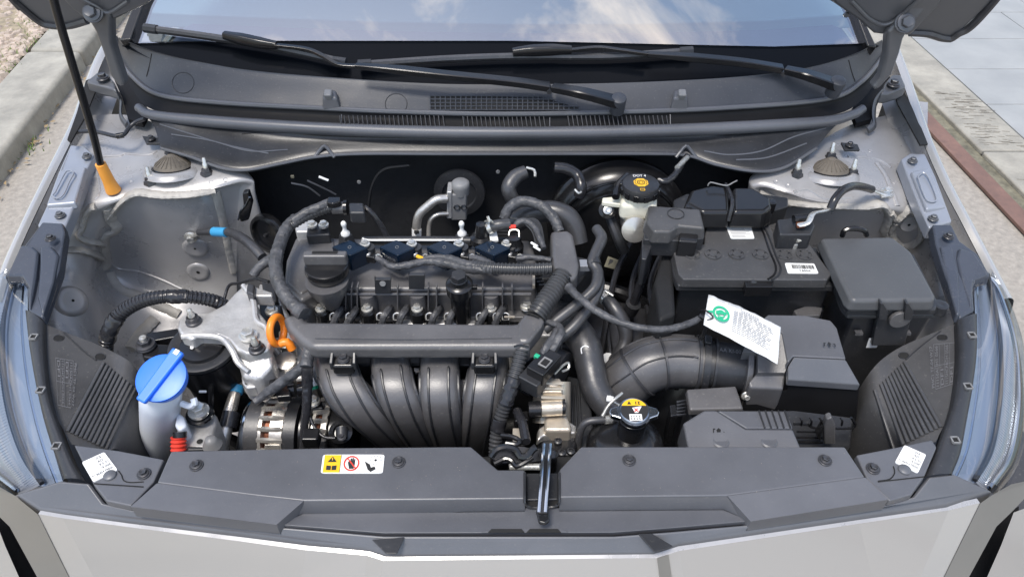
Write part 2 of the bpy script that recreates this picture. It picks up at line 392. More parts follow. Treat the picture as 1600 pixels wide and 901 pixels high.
for i in range(900):                    # dry leaves and grit along the gutter
    y = random.uniform(1.2, 5); l0 = line(*LK2, 0.01, y, y+1)[0]; x = l0.x+random.gauss(.03, .05)
    s_ = random.uniform(.005, .018); c = V((x, y, .012)); r3 = Matrix.Rotation(random.random()*6, 3, 'Z') @ Matrix.Rotation(random.gauss(0, .5), 3, 'X')
    mb.add([c+r3 @ V(p)*s_ for p in ((-1, 0, 0), (0, .45, .15), (1, 0, 0), (0, -.45, .15))], [(0, 1, 2, 3)])
obj('dry_leaves', mb, 'leaf', kind='stuff')
mb = MB()
for (px, py, n) in ((52, 36, 60), (47, 66, 40), (28, 78, 50), (12, 105, 60), (60, 150, 50), (95, 110, 30), (15, 215, 70), (35, 230, 60)):
    c0 = W(px, py, .07 if px < 60 and py < 120 else .01)
    for i in range(n):
        c = c0+V((random.gauss(0, .035), random.gauss(0, .05), 0)); a = random.random()*6; h = random.uniform(.01, .03)
        mb.add([c+V((.003, 0, 0)), c-V((.003, 0, 0)), c+V((math.cos(a)*.012, math.sin(a)*.012, h))], [(0, 1, 2)])
obj('weeds', mb, 'grass', kind='stuff')
# right: rusty edge, mossy strip, kerb, tiles
RA = ((1420, 57), (1600, 220))
ra0, ra1 = line(*RA, .022, -3, 14); shift = W(1472, 177, .022); shift = shift.x-ra0.lerp(ra1, (shift.y+3)/17).x; rb0, rb1 = ra0+V((shift, 0, 0)), ra1+V((shift, 0, 0))
def strip2(name, xa, xb, m, z, h, bev=0): return st(obj(name, MB().prism([V((p.x+x, p.y, z)) for p, x in ((rb0, xa), (rb1, xa), (rb1, xb), (rb0, xb))], h), m, bevel=bev))
strip2('moss_strip', -.045, .0, 'moss', .012, .006); strip2('rusty_edge', -.115, -.045, 'rust', .018, .014, .003)
pk = st(obj('side_kerb', MB().prism([rb0+V((.01, 0, 0)), rb1+V((.01, 0, 0)), ra1-V((.01, 0, 0)), ra0-V((.01, 0, 0))], .015), 'joint'))
for i in range(-4, 9):
    ya, yb = 1.2+i*1.3+.005, 1.2+(i+1)*1.3-.005
    q = [rb0.lerp(rb1, (ya+3)/17), rb0.lerp(rb1, (yb+3)/17), ra0.lerp(ra1, (yb+3)/17), ra0.lerp(ra1, (ya+3)/17)]
    for v in q: v.z = .030
    obj('kerb_stone', MB().prism(q, .025), 'kerb', pk, bevel=.008)
mb = MB()
for i in range(170):                    # worn grooves scored across the kerb
    t = random.choice((random.uniform(2.5, 3.0), random.uniform(1.75, 2.3))); s0 = random.uniform(.08, .8)
    a = rb0.lerp(rb1, (t+3)/17); b = ra0.lerp(ra1, (t+3)/17); c = a.lerp(b, s0); c.z = .0308; l_ = random.uniform(.015, .07)
    mb.add([c, c+V((l_, -.004, 0)), c+V((l_, -.001, 0)), c+V((0, .003, 0))], [(0, 1, 2, 3)])
obj('score_marks', mb, 'score', pk, kind='stuff')
pv = st(obj('pavement', MB().prism([ra0, ra1, ra1+V((12, 0, 0)), ra0+V((12, 0, 0))], .018), 'joint'))
dx = (ra1-ra0)/17
ys = [W(1560, 163, .028).y-.75, W(1560, 163, .028).y, W(1560, 108, .028).y, W(1560, 60, .028).y]; st_ = ys[2]-ys[1]
for i in range(-4, 9):
    ya, yb = ys[1]+i*st_+.002, ys[1]+(i+1)*st_-.002
    if yb < -2: continue
    for j in range(6):
        x0, x1 = j*.62+.002+(.2 if i % 2 else 0), (j+1)*.62-.002+(.2 if i % 2 else 0)
        if j == 0: x0 = .004
        p = [ra0+dx*(ya+3)+V((x0, 0, 0)), ra0+dx*(yb+3)+V((x0, 0, 0)), ra0+dx*(yb+3)+V((x1, 0, 0)), ra0+dx*(ya+3)+V((x1, 0, 0))]
        for v in p: v.z = .028+random.uniform(-.001, .001)
        obj('tile', MB().prism(p, .012), 'tile', pv, bevel=.002, seg=1)

# ================================================================== THE CAR
car = thing('car', 'silver car seen from its nose with the bonnet propped open over the engine bay', 'car', V((0, 1.0, 0)))
def mir(p, cx=785): return (2*cx-p[0],)+tuple(p[1:])
# ---- bonnet: tilted plate behind and above the cowl
HP = V((0, 1.16, 1.02)); HU = V((0, -math.cos(R(69)), math.sin(R(69)))); HN = V((0, math.sin(R(69)), math.cos(R(69))))
def PL(px, py, off=0):
    d = ray(px, py); return CAM+d*((HP+HN*off-CAM).dot(HN)/d.dot(HN))
def hoodpt(x, s, off=0): return V((x, 0, 0))+HP+HU*s+HN*off
lo = [PL(22, 0), PL(60, 33), PL(76, 39), PL(107, 40), PL(136, 32), PL(160, 36), PL(175, 30), PL(205, 15), PL(243, 0)]
ro = [PL(1292, 0), PL(1335, 25), PL(1360, 46), PL(1385, 47), PL(1422, 51), PL(1450, 53), PL(1477, 60), PL(1495, 55), PL(1555, 0)]
mid = [hoodpt(-.38, .24), hoodpt(-.2, .31), hoodpt(0, .33), hoodpt(.2, .31), hoodpt(.36, .24)]
front = [hoodpt(.74, .5), hoodpt(.70, .8), hoodpt(.5, .96), hoodpt(0, 1.02), hoodpt(-.5, .96), hoodpt(-.72, .8), hoodpt(-.80, .5)]
def plate(pts, n, th):
    m = MB(); k = len(pts); m.add(pts+[p+n*th for p in pts], [tuple(range(k)), tuple(range(2*k-1, k-1, -1))]+[(i, k+i, k+(i+1) % k, (i+1) % k) for i in range(k)]); return m
hood = obj('bonnet', plate(lo+mid+ro+front, HN, .012), 'hoodin', car, bevel=.004)
cen = sum(lo+mid+ro+front, V())/len(lo+mid+ro+front)
# rolled outer skin: a darker hem round the corners, and the raised inner pressing
def hemtube(pts, r): return MB().tube(pts, r, 8)
obj('bonnet_hem', hemtube([hoodpt(-.80, .5), PL(10, -12), PL(22, 0), PL(60, 32), PL(78, 39), PL(107, 40), PL(136, 32)], .0065), 'dsteel', hood)
obj('bonnet_hem', hemtube([PL(1422, 51), PL(1450, 53), PL(1477, 60), PL(1495, 54), PL(1555, 0), hoodpt(.74, .5)], .0065), 'dsteel', hood)
obj('inner_pressing', plate([PL(148, 30), PL(173, 26), PL(236, -4), hoodpt(-.36, .27), hoodpt(-.36, .5), hoodpt(-.6, .5), PL(95, -20), PL(112, 0)], -HN, .016), 'hoodin', hood, bevel=.007, seg=3)
obj('inner_pressing', plate([PL(1300, -4), PL(1338, 22), PL(1362, 43), PL(1388, 46), PL(1420, 46), PL(1462, 0), PL(1475, -25), hoodpt(.6, .5), hoodpt(.36, .5), hoodpt(.36, .27)], -HN, .016), 'hoodin', hood, bevel=.007, seg=3)
obj('inner_pressing', plate([hoodpt(-.3, .36), hoodpt(0, .4), hoodpt(.3, .36), hoodpt(.3, .85), hoodpt(-.3, .85)], -HN, .014), 'hoodin', hood, bevel=.006)
# ---- hinge arms
def slab(pl, y, th):                     # outline on an upright plane, thickness along y
    P = [YP(*p, y) for p in pl]; k = len(P); m = MB()
    m.add(P+[p+V((0, th, 0)) for p in P], [tuple(range(k)), tuple(range(2*k-1, k-1, -1))]+[(i, k+i, k+(i+1) % k, (i+1) % k) for i in range(k)]); return m
ha = obj('hinge_arm', slab([(104, -12), (150, -12), (174, 27), (175, 68), (184, 98), (196, 134), (186, 138), (172, 120), (160, 82), (148, 50), (137, 31)], 1.10, .022), 'hoodin', car, bevel=.006, seg=3)
hb = obj('hinge_arm', slab([(1470, -12), (1422, 44), (1412, 62), (1406, 85), (1394, 118), (1372, 142), (1362, 140), (1376, 122), (1384, 88), (1387, 50), (1404, 32), (1426, 0), (1432, -12)], 1.10, .022), 'hoodin', car, bevel=.006, seg=3)
bolt(YP(146, 20, 1.098), .009, car, 'hoodin', V((0, -.8, .5))); bolt(YP(1413, 36, 1.098), .009, car, 'hoodin', V((0, -.8, .5)))
# ---- windscreen, dashboard behind it, pillars
GB = V((0, 1.145, .985)); GN = V((0, -math.sin(R(30)), math.cos(R(30)))); GU = V((0, math.cos(R(30)), math.sin(R(30))))
def GP(px, py, off=0):
    d = ray(px, py); return CAM+d*((GB+GN*off-CAM).dot(GN)/d.dot(GN))
def gpt(x, s, off=0): return GB+V((x, 0, 0))+GU*s+GN*off
gl = MB(); bl, br = GP(200, 80), GP(1368, 82)
gl.add([GP(205, 68), GP(225, 0), gpt(-.58, .62), gpt(.58, .62), GP(1337, 0), GP(1352, 68), GP(1210, 73), GP(800, 64), GP(430, 64)], [tuple(range(9))])
obj('windscreen', gl, 'glass', car)
fr = MB(); o2 = -.004
fp_ = [(205, 66), (430, 63), (800, 63), (1210, 72), (1350, 66), (1374, 72), (1330, 100), (1260, 120), (1160, 134), (1000, 143), (800, 146), (540, 137), (400, 125), (300, 108), (235, 92), (190, 72)]
fr.add([GP(*p, o2) for p in fp_], [tuple(range(len(fp_)))])
obj('glass_border', fr, 'frit', car)
db = MB(); db.box((0, 1.75, .93), (1.3, 1.0, .1)); obj('dashboard', db, 'dash', car, bevel=.03)
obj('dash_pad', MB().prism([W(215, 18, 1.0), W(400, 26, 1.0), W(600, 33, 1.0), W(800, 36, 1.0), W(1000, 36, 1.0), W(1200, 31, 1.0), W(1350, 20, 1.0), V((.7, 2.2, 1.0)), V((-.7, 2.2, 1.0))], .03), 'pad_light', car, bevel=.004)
for sx, pts in ((-1, [(186, 64), (204, 62), (228, -4), (246, -40), (226, -40), (212, -4)]), (1, [(1356, 72), (1371, 74), (1345, 18), (1330, -10), (1322, -10), (1336, 18)])):
    P = [GP(*p, .012) for p in pts]; obj('windscreen_pillar', plate(P, -GN, .03), 'gloss', car, bevel=.003)
# roof and cabin closing the car behind the glass
rf = MB(); rf.add([gpt(-.56, .62), gpt(.56, .62), V((.56, 3.1, 1.46)), V((-.56, 3.1, 1.46)), V((-.74, 1.5, .9)), V((.74, 1.5, .9)), V((.78, 3.4, .95)), V((-.78, 3.4, .95))],
    [(0, 1, 2, 3), (1, 5, 6, 2), (0, 3, 7, 4), (2, 6, 7, 3)]); obj('roof', rf, 'paint', car, bevel=.02)
obj('cabin_body', MB().add([(-.76, 1.42, .9), (.75, 1.42, .9), (.80, 3.9, .93), (-.80, 3.9, .93), (-.78, 1.42, .2), (.78, 1.42, .2), (.80, 3.9, .25), (-.80, 3.9, .25)],
    [(0, 1, 2, 3), (4, 5, 1, 0), (5, 6, 2, 1), (6, 7, 3, 2), (7, 4, 0, 3)]), 'paint', car, bevel=.04)
# ---- fenders: top edge polyline, rolled out and down to the sill; inner gutter
FLp = [(168, 52, .985), (146, 92, .965), (124, 148, .935), (106, 196, .915), (68, 272, .89), (32, 345, .87), (2, 412, .85), (-16, 470, .835)]
FRp = [(1401, 60, .985), (1415, 96, .965), (1437, 158, .935), (1458, 218, .915), (1488, 285, .89), (1520, 345, .87), (1550, 402, .85), (1584, 466, .835)]
for sx, fp in ((-1, FLp), (1, FRp)):
    e = [W(*p) for p in fp]
    rows = [[p+V((sx*a, 0, b)) for p in e] for a, b in ((-.016, -.003), (-.008, .001), (-.001, -.001), (.004, -.010), (.010, -.04), (.018, -.12), (.018, -.36), (-.01, -.60))]
    g = gridmb(rows, 4); obj('fender', g, 'paint', car)
    rows = [[p+V((-sx*a, 0, b)) for p in e] for a, b in ((.0165, -.004), (.018, -.016), (.024, -.030), (.045, -.036))]
    obj('fender_gutter', gridmb(rows, 3), 'bay', car)
    wm = MB(); wm.lathe([(.31, -.1), (.31, .1)], V((sx*.70, .72, .31)), V((1, 0, 0)), 32); obj('wheel', wm, 'rubber', car)
# ---- bumper / grille face below the trim
TR = [(22, 772, .800), (60, 796, .800), (200, 816, .803), (380, 838, .806), (480, 851, .808), (575, 859, .808), (600, 867, .806), (1025, 863, .806), (1060, 852, .808), (1340, 811, .803), (1480, 791, .800), (1553, 768, .800)]
TR[0] = (62, 797, .800); TR[1] = (100, 803, .800); TR[-1] = (1529, 780, .800); TR[-2] = (1480, 791, .800)
te = [W(*p) for p in TR]; ctr = V((-.01, .55, 0))
def outw(p, a, b):
    d = (p-ctr); d.z = 0; d = V((d.x*.35, d.y, 0)).normalized(); q = p+d*a; return V((q.x, q.y, p.z+b))
fm = strip([p+V((0, .003, -.002)) for p in te], [outw(p, .0035, -.005) for p in te]); obj('bumper_lip', fm, 'bay', car)
m2 = MB(); A = [outw(p, .0035, -.005) for p in te]; B_ = [outw(p, .05, -.10) for p in te]; C_ = [outw(p, .09, -.30) for p in te]; D_ = [outw(p, .06, -.6) for p in te]
B_[0] = W(112, 908, .71); C_[0] = W(140, 960, .55); B_[-1] = W(1471, 908, .71); C_[-1] = W(1430, 960, .55); B_[1] = W(150, 908, .71); B_[-2] = W(1435, 908, .71)
n_ = len(A); m2.add(A+B_+C_+D_, [(r*n_+i, r*n_+i+1, (r+1)*n_+i+1, (r+1)*n_+i) for r in range(3) for i in range(n_-1)])
obj('bumper', m2, 'paint', car, ang=4)
up_ = V((0, -.0012, .0012)); obj('bumper_crease', MB().add([A[7]+up_, A[7].lerp(A[8], .5)+up_, B_[7].lerp(B_[8], .5)+up_, B_[7]+up_], [(0, 1, 2, 3)]), 'cornerpaint', car)  # flat darker strip paints the shaded crease
# corner pieces of the bumper beside the lamps
for s in (0, 1):
    f = (lambda p: p) if s == 0 else (lambda p: mir(p, 786))
    q = PW([f(p) for p in ((-60, 745, .79), (-8, 756, .796), (22, 773, .799), (62, 798, .797), (112, 908, .708), (62, 908, .70), (15, 822, .755), (-10, 798, .765))])
    q[3] = (A[0] if s == 0 else A[-1])+V((0, -.0006, .0006)); q[4] = (B_[0] if s == 0 else B_[-1])+V((0, -.0006, .0006)); m3 = MB(); m3.add(q, [(0, 1, 2, 7), (2, 3, 6, 7), (3, 4, 5, 6)]); obj('bumper_corner', m3, 'cornerpaint', car, ang=20)
    q = PW([f(p) for p in ((-20, 790, .66), (25, 815, .66), (90, 930, .60), (20, 940, .60), (-20, 850, .64))])
    obj('opening_dark_sheet', MB().prism(q, .02), 'gloss', car)  # black sheet behind the gap gives the opening its darkness
    q = PW([f(p) for p in ((-120, 760, .76), (-12, 800, .765), (8, 852, .72), (36, 915, .67), (-60, 1000, .55), (-200, 900, .5))])
    cc = sum(q, V())/6; cc.z += .01; m3 = MB(); m3.add(q+[cc], [(i, (i+1) % 6, 6) for i in range(6)]); obj('bumper_wing', m3, 'paint', car, ang=80)
# ---- headlamps
def lamp(sx, inner, outer, name='headlamp'):
    h = None
    n = len(inner); I = [W(*p) for p in inner]; O = [W(*p) for p in outer]
    def row(t, bulge): return [I[i].lerp(O[i], t)+V((0, 0, bulge*math.sin(PI*min(1, t*1.0))*1.0)) for i in range(n)]
    lens = gridmb([row(t, .014) for t in (0, .2, .4, .6, .8, 1.0)]+[[p+V((sx*.012, 0, -.05)) for p in O]], 4)
    hs = obj('headlamp', gridmb([[p+V((0, 0, -.002)) for p in row(0, 0)]]+[[p+V((0, 0, -.012)) for p in row(t, .01)] for t in (.25, .5, .62)], 4), 'lampin', car)
    ho = obj('lamp_bezel', gridmb([[p+V((0, 0, -.014)) for p in row(t, .012)] for t in (.80, .9, 1.0)]+[[p+V((sx*.01, 0, -.06)) for p in O]], 3), 'gloss', hs)
    # ribbed light guide: fine ribs side by side
    mb = MB(); ht = MB(); r0 = spline_n([p+V((0, 0, -.012)) for p in row(.52 if sx > 0 else .40, .012)], 15); r1 = spline_n([p+V((0, 0, -.013)) for p in row(.80, .012)], 15)
    for i in range(len(r0)-1):
        a, b, c, d = r0[i], r1[i], r1[i+1], r0[i+1]; u = V((0, 0, .0022)); sh = (r0[min(i+3, len(r0)-1)]-r0[i])
        mb.add([a, b+sh, (b+c)/2+sh+u, (a+d)/2+u, c+sh, d], [(0, 1, 2, 3), (3, 2, 4, 5)])
        e = V((0, 0, .0006)); k_ = .42; ht.add([a+e, b+sh+e, b.lerp(c, k_)+sh+u*.9+e, a.lerp(d, k_)+u*.9+e], [(0, 1, 2, 3)])
    obj('hatch_line', ht, 'hatch', hs, kind='stuff')
    obj('ribbed_reflector', mb, 'rail', hs, kind='stuff')
    for t_, r_, m_ in ((.10, .0022, 'steel'), (.34 if sx < 0 else .47, .003, 'plastic'), (.82, .0026, 'steel')): obj('lamp_trim_line', MB().tube([p+V((0, 0, -.008)) for p in row(t_, .012)], r_, 6), m_, hs)
    obj('lamp_lens', lens, 'lens', hs)
lamp(-1, [(28, 430, .842), (41, 440, .84), (43, 495, .835), (52, 570, .83), (66, 640, .822), (82, 700, .815), (97, 750, .808)],
     [(6, 432, .845), (-22, 452, .835), (-62, 520, .81), (-76, 590, .79), (-70, 660, .775), (-40, 730, .77), (10, 768, .785)])
lamp(1, [(1536, 430, .842), (1524, 442, .84), (1525, 510, .835), (1522, 580, .83), (1512, 650, .822), (1502, 700, .815), (1486, 742, .808)],
     [(1548, 432, .845), (1572, 462, .835), (1598, 530, .82), (1607, 600, .80), (1606, 660, .79), (1592, 720, .785), (1560, 764, .79)])
# ---- matte trim over the grille
TI = [(95, 749, .812), (140, 753, .815), (163, 784, .816), (205, 793, .817), (300, 805, .818), (430, 820, .819), (600, 835, .82), (800, 835, .82), (960, 835, .82), (1050, 828, .82), (1172, 817, .819), (1390, 784, .817), (1426, 774, .816), (1450, 743, .815), (1490, 738, .812), (1555, 764, .804)]
ti = [W(*p) for p in TI]
tro = [(22, 771, .800), (60, 795, .800), (200, 815, .803), (380, 837, .806), (480, 850, .808), (560, 857, .808), (578, 859, .808), (602, 867, .806), (1022, 863, .806), (1060, 851, .808), (1340, 810, .803), (1480, 790, .800), (1554, 767, .800)]
tp = ti[:-1]+[W(*p) for p in tro[::-1]]
grt = obj('grille_trim', MB().prism(tp, .03), 'grain', car, bevel=.004, seg=3)
mb = MB(); mb.prism(PW([(581, 842), (603, 864), (620, 864), (632, 838)], .8205), .002); obj('trim_step', mb, 'plastic', grt, bevel=.0008)
mb = MB(); mb.prism(PW([(997, 833), (1022, 861), (1040, 858), (1052, 852), (1018, 832)], .8195), .002); obj('trim_step', mb, 'plastic', grt, bevel=.0008)
# ================================================================== INNER BODY
def noiseh(p): return .0016*noise.noise(p*14)+.0006*noise.noise(p*45)
GL_ = [[(146, 180, .905), (200, 180, .90), (250, 195, .90), (310, 222, .89), (380, 262, .88)],
      [(124, 255, .885), (185, 250, .885), (240, 255, .89), (310, 262, .89), (388, 275, .88)],
      [(108, 315, .865), (165, 312, .87), (215, 303, .873), (300, 300, .873), (385, 285, .873)],
      [(97, 360, .83), (150, 345, .83), (188, 325, .846), (300, 318, .852), (366, 300, .852)],
      [(90, 410, .79), (140, 415, .76), (178, 420, .70), (290, 430, .69), (362, 425, .69)],
      [(85, 470, .76), (145, 480, .72), (196, 475, .66), (290, 480, .64), (366, 480, .62)],
      [(82, 530, .72), (150, 545, .68), (215, 530, .63), (300, 540, .60), (380, 530, .56)],
      [(90, 600, .66), (170, 610, .62), (230, 620, .58), (310, 620, .52), (390, 620, .50)],
      [(110, 680, .60), (190, 690, .56), (250, 700, .52), (310, 700, .48), (390, 700, .46)]]
GR_ = [[(1420, 160, .905), (1385, 180, .90), (1330, 195, .90), (1270, 225, .89), (1190, 262, .88)],
      [(1418, 245, .885), (1375, 245, .885), (1320, 250, .89), (1250, 262, .89), (1178, 275, .88)],
      [(1436, 315, .865), (1400, 315, .87), (1345, 315, .873), (1270, 308, .873), (1186, 292, .873)],
      [(1450, 355, .83), (1425, 350, .83), (1375, 335, .846), (1270, 327, .852), (1200, 306, .852)],
      [(1468, 410, .79), (1435, 415, .76), (1390, 425, .70), (1290, 432, .69), (1200, 425, .69)],
      [(1480, 470, .76), (1430, 480, .72), (1380, 480, .66), (1290, 480, .64), (1200, 480, .62)],
      [(1488, 530, .72), (1420, 545, .68), (1370, 540, .63), (1290, 540, .60), (1200, 530, .56)],
      [(1470, 600, .66), (1400, 610, .62), (1350, 620, .58), (1280, 620, .52), (1200, 620, .50)],
      [(1450, 690, .60), (1390, 690, .56), (1340, 700, .52), (1280, 700, .48), (1200, 700, .46)]]
inner = []
for sx, g in ((-1, GL_), (1, GR_)):
    rows = [[W(*p) for p in r] for r in g]
    rows = [[r[0]+V((sx*.035, 0, .0))]+r+[r[-1]+V((-sx*.004, 0, -.05)), r[-1]+V((-sx*.002, 0, -.30))] for r in rows]
    o = obj('inner_fender', gridmb(rows, 7, noiseh), 'bay', car, ang=70); inner.append(o)
TL, TRR = bvh(inner[0]), bvh(inner[1])
def onto(tree, pts, lift, r):
    out = []
    for p in pts:
        h, n = hit(tree, *p)
        if h is not None: out.append(h+n*lift)
    return out
def bead(tree, par, pts, rpx, m='sealer'):
    P = onto(tree, pts, 0, 0)
    if len(P) > 1: obj('seam_sealer', MB().tube(P, rpx*1.8/F, 10, kind='tape', flat=.55), m, par)
bl_ = inner[0]; br_ = inner[1]
bead(TL, bl_, [(336, 297), (300, 303), (255, 305), (222, 301), (205, 304), (190, 314), (178, 328), (170, 338)], 6)
bead(TL, bl_, [(150, 322), (140, 326), (133, 340), (128, 358), (122, 368), (132, 374), (150, 378), (160, 380)], 6)
bead(TL, bl_, [(170, 325), (176, 345), (184, 352), (180, 362), (166, 368), (163, 385), (165, 405), (166, 418)], 6.5)
bead(TL, bl_, [(102, 390), (125, 390), (145, 396), (158, 402)], 6)
bead(TL, bl_, [(337, 300), (345, 330), (353, 365), (360, 400), (366, 425)], 4.5)
bead(TL, bl_, [(170, 425), (176, 440), (190, 455), (215, 463), (250, 478), (280, 492)], 6)
bead(TL, bl_, [(243, 498), (232, 508), (215, 525), (200, 545)], 8)
bead(TRR, br_, [(1186, 300), (1215, 312), (1250, 318), (1300, 321), (1350, 322), (1378, 320), (1388, 335), (1384, 350), (1380, 362), (1395, 372)], 6.5)
bead(TRR, br_, [(1390, 330), (1400, 342), (1420, 326), (1436, 340), (1440, 365), (1432, 378), (1412, 384), (1398, 372), (1394, 358), (1402, 345)], 6.5)
bead(TRR, br_, [(1370, 255), (1384, 275), (1394, 300), (1402, 322)], 3, 'bay')
# pressed ribs and dimples
def dimple(tree, par, px, py, r, hole=.25):
    h, n = hit(tree, px, py)
    if h is None: return
    rr = pr(r, h); m = MB(); m.lathe([(rr*1.12, -.004), (rr*1.0, .0005), (rr*.85, .0036), (rr*.6, .0028), (rr*hole, .0022), (0, .0022)], h, n, 28); obj('pressed_dimple', m, 'bay', par, ang=60)
    m = MB(); m.lathe([(rr*hole*.8, .0026), (0, .0028)], h, n, 12); obj('drain_hole', m, 'dark', par)  # black disc laid on top paints the dark of the hole
dimple(TL, bl_, 310, 424, 17, .2); dimple(TL, bl_, 113, 470, 24, .12); dimple(TL, bl_, 305, 387, 19, .12)
dimple(TRR, br_, 1420, 350, 14, .2)
for tree, par, pts in ((TL, bl_, [(170, 408), (185, 420), (215, 424), (250, 436), (285, 452)]), (TL, bl_, [(152, 245), (190, 243), (195, 240), (232, 242), (245, 236)]), (TL, bl_, [(150, 262), (155, 300), (148, 312)]),
                       (TRR, br_, [(1325, 245), (1350, 246), (1375, 250), (1392, 262)]), (TRR, br_, [(1240, 300), (1262, 296), (1290, 310), (1330, 308)])):
    P = onto(tree, pts, -.001, 0); obj('pressed_edge', MB().tube(P, .0028, 8), 'bay', par)
# suspension domes with their dusty caps and studs
for s, (cx, cy, tree, par, stud) in enumerate(((270, 258, TL, bl_, ((235, 284), (323, 270), (267, 238))), (1297, 263, TRR, br_, ((1245, 272), (1332, 272), (1298, 246))))):
    h, n = hit(tree, cx, cy); ax = (V((0, .22, 1)) if s else V((0, .22, 1))).normalized(); h.z -= .002
    t = thing('suspension_dome', ('left' if s == 0 else 'right')+' hand suspension dome with a dusty brown cap, '+('behind the orange rod end' if s == 0 else 'beside the short black earth lead'), 'suspension dome', h, 'suspension domes of the inner fenders')
    r = pr(31, h)
    obj('dome_ring', MB().lathe([(r*1.5, -.010), (r*1.40, -.0035), (r*1.22, -.0005), (r*1.1, .0005), (r*1.03, -.0005), (r*1.0, -.012)], h, ax, 40), 'bay', t, ang=60)
    obj('rubber_seat', MB().lathe([(r*1.0, -.004), (r*.98, .0), (r*.9, .001)], h, ax, 40), 'gloss', t)
    cp = obj('strut_cap', MB().lathe([(r*.93, 0), (r*.88, .004), (r*.5, .013), (r*.22, .0185), (r*.16, .020), (0, .0205)], h, ax, 36), 'brown', t, ang=60)
    mb = MB(); u = V((1, 0, 0)); v = ax.cross(u)
    for k in range(11):
        a = -PI*.95+k*PI*.9/10; d = u*math.cos(a)+v*math.sin(a); mb.tube([h+d*r*.85+ax*.0055, h+d*r*.5+ax*.0135, h+d*r*.25+ax*.0185], .0008, 5)
    obj('cap_rib', mb, 'brown', cp, kind='stuff')
    for i, (sx_, sy_) in enumerate(stud):
        b, bn = hit(tree, sx_, sy_)
        m = MB(); m.lathe([(.011, -.004), (.0100, .002), (.008, .003), (.0072, .008), (.005, .009)], b, ax, 6); obj('flange_nut', m, 'dsteel', t)
        m = MB(); m.lathe([(.0044, .008), (.0044, .016), (.0032, .018), (.0032, .024), (.0020, .026)], b, ax, 14); obj('stud', m, 'zinc', t)
# ---- top rails with the slotted brackets
rl = obj('top_rail', MB().prism(PW([(110, 226, .905), (132, 228, .905), (147, 242, .903), (137, 262, .898), (112, 330, .885), (98, 364, .878), (58, 352, .88), (72, 322, .888), (94, 262, .90)]), .022, .002), 'rail', car, bevel=.003, seg=3)
rr_ = obj('top_rail', MB().prism(PW([(1408, 248, .905), (1422, 239, .905), (1446, 240, .903), (1462, 275, .895), (1488, 345, .88), (1452, 356, .878), (1440, 330, .885), (1424, 290, .893)]), .022, .002), 'rail', car, bevel=.003, seg=3)
obj('raised_bead', MB().prism(PW([(92, 266, .906), (134, 260, .905), (117, 316, .893), (72, 320, .893)]), .012, .003), 'rail', rl, bevel=.003, seg=3)
obj('slot_rim', MB().tube(PW([(103, 268, .909), (97, 278, .907), (86, 300, .901), (82, 306, .899), (90, 310, .898), (99, 304, .899), (108, 284, .904), (115, 270, .908), (109, 266, .909), (103, 268, .909)]), .0014, 6), 'rail', rl)
obj('raised_bead', MB().prism(PW([(1424, 268, .903), (1452, 262, .903), (1478, 322, .888), (1448, 326, .89)]), .012, .003), 'rail', rr_, bevel=.003, seg=3)
obj('slot_rim', MB().tube(PW([(1434, 276, .905), (1442, 300, .898), (1450, 314, .894), (1462, 314, .893), (1462, 304, .895), (1450, 276, .904), (1442, 270, .905), (1434, 276, .905)]), .0014, 6), 'rail', rr_)
for p, par, m in (((136, 245, .905), rl, 'rail'), ((94, 337, .885), rl, 'rail'), ((1426, 252, .905), rr_, 'rail'), ((1458, 342, .884), rr_, 'rail')): bolt(W(*p), .0045, car, 'hoodin')
# rails continuing as box sections under, closing bay sides
for sx, g in ((-1, GL_), (1, GR_)):
    e = [W(*r[0]) for r in g]; a = [p+V((sx*.02, 0, -.010)) for p in e]; b = [p+V((sx*.035, 0, -.06)) for p in e]
    obj('rail_closing_panel', gridmb([[p+V((sx*.012, 0, -.001)) for p in e], a, b], 4), 'bay', car)
# ---- hinge brackets on the inner fender ends
for pts, bp in (([(134, 127, .96), (152, 112, .965), (165, 112, .965), (177, 126, .962), (182, 142, .955), (166, 136, .957), (150, 131, .96)], (161, 123, .964)),
                ([(1376, 146, .955), (1382, 130, .962), (1394, 116, .965), (1408, 116, .965), (1416, 134, .96), (1404, 140, .958), (1388, 146, .955)], (1396, 133, .962))):
    hb_ = obj('hinge_bracket', MB().prism(PW(pts), .02, .002), 'hoodin', car, bevel=.004); bolt(W(*bp), .0065, car, 'dsteel')
for pts in ([(176, 132, .955), (184, 146, .945), (189, 160, .93), (189, 182, .915), (198, 196, .908)], [(1380, 142, .955), (1368, 158, .94), (1365, 180, .92), (1366, 196, .912), (1356, 204, .906)]): obj('bracket_flange', MB().tube(PW(pts), .0028, 8, flat=2.5), 'hoodin', car)
for pts in ([(190, 96, .95), (176, 118, .94), (190, 150, .93), (200, 186, .918), (222, 192, .916), (232, 172, .93)], [(1374, 100, .95), (1392, 122, .94), (1376, 150, .93), (1362, 186, .918), (1338, 192, .916), (1330, 172, .93)]): obj('cowl_end_dark', MB().prism(PW(pts), .01), 'wall', car)  # thin black plates paint the darkness under the cowl ends
# ---- black sheets that paint the dark gap beside the hinge
obj('gap_dark_sheet', MB().prism(PW([(105, 218, .925), (120, 176, .935), (134, 126, .95), (146, 121, .95), (150, 140, .945), (132, 184, .93), (110, 222, .922)]), .003), 'dark', car)
obj('gap_dark_sheet', MB().prism(PW([(1450, 225, .917), (1435, 188, .922), (1418, 150, .935), (1412, 136, .94), (1397, 142, .935), (1403, 162, .94), (1438, 226, .922)]), .003), 'dark', car)
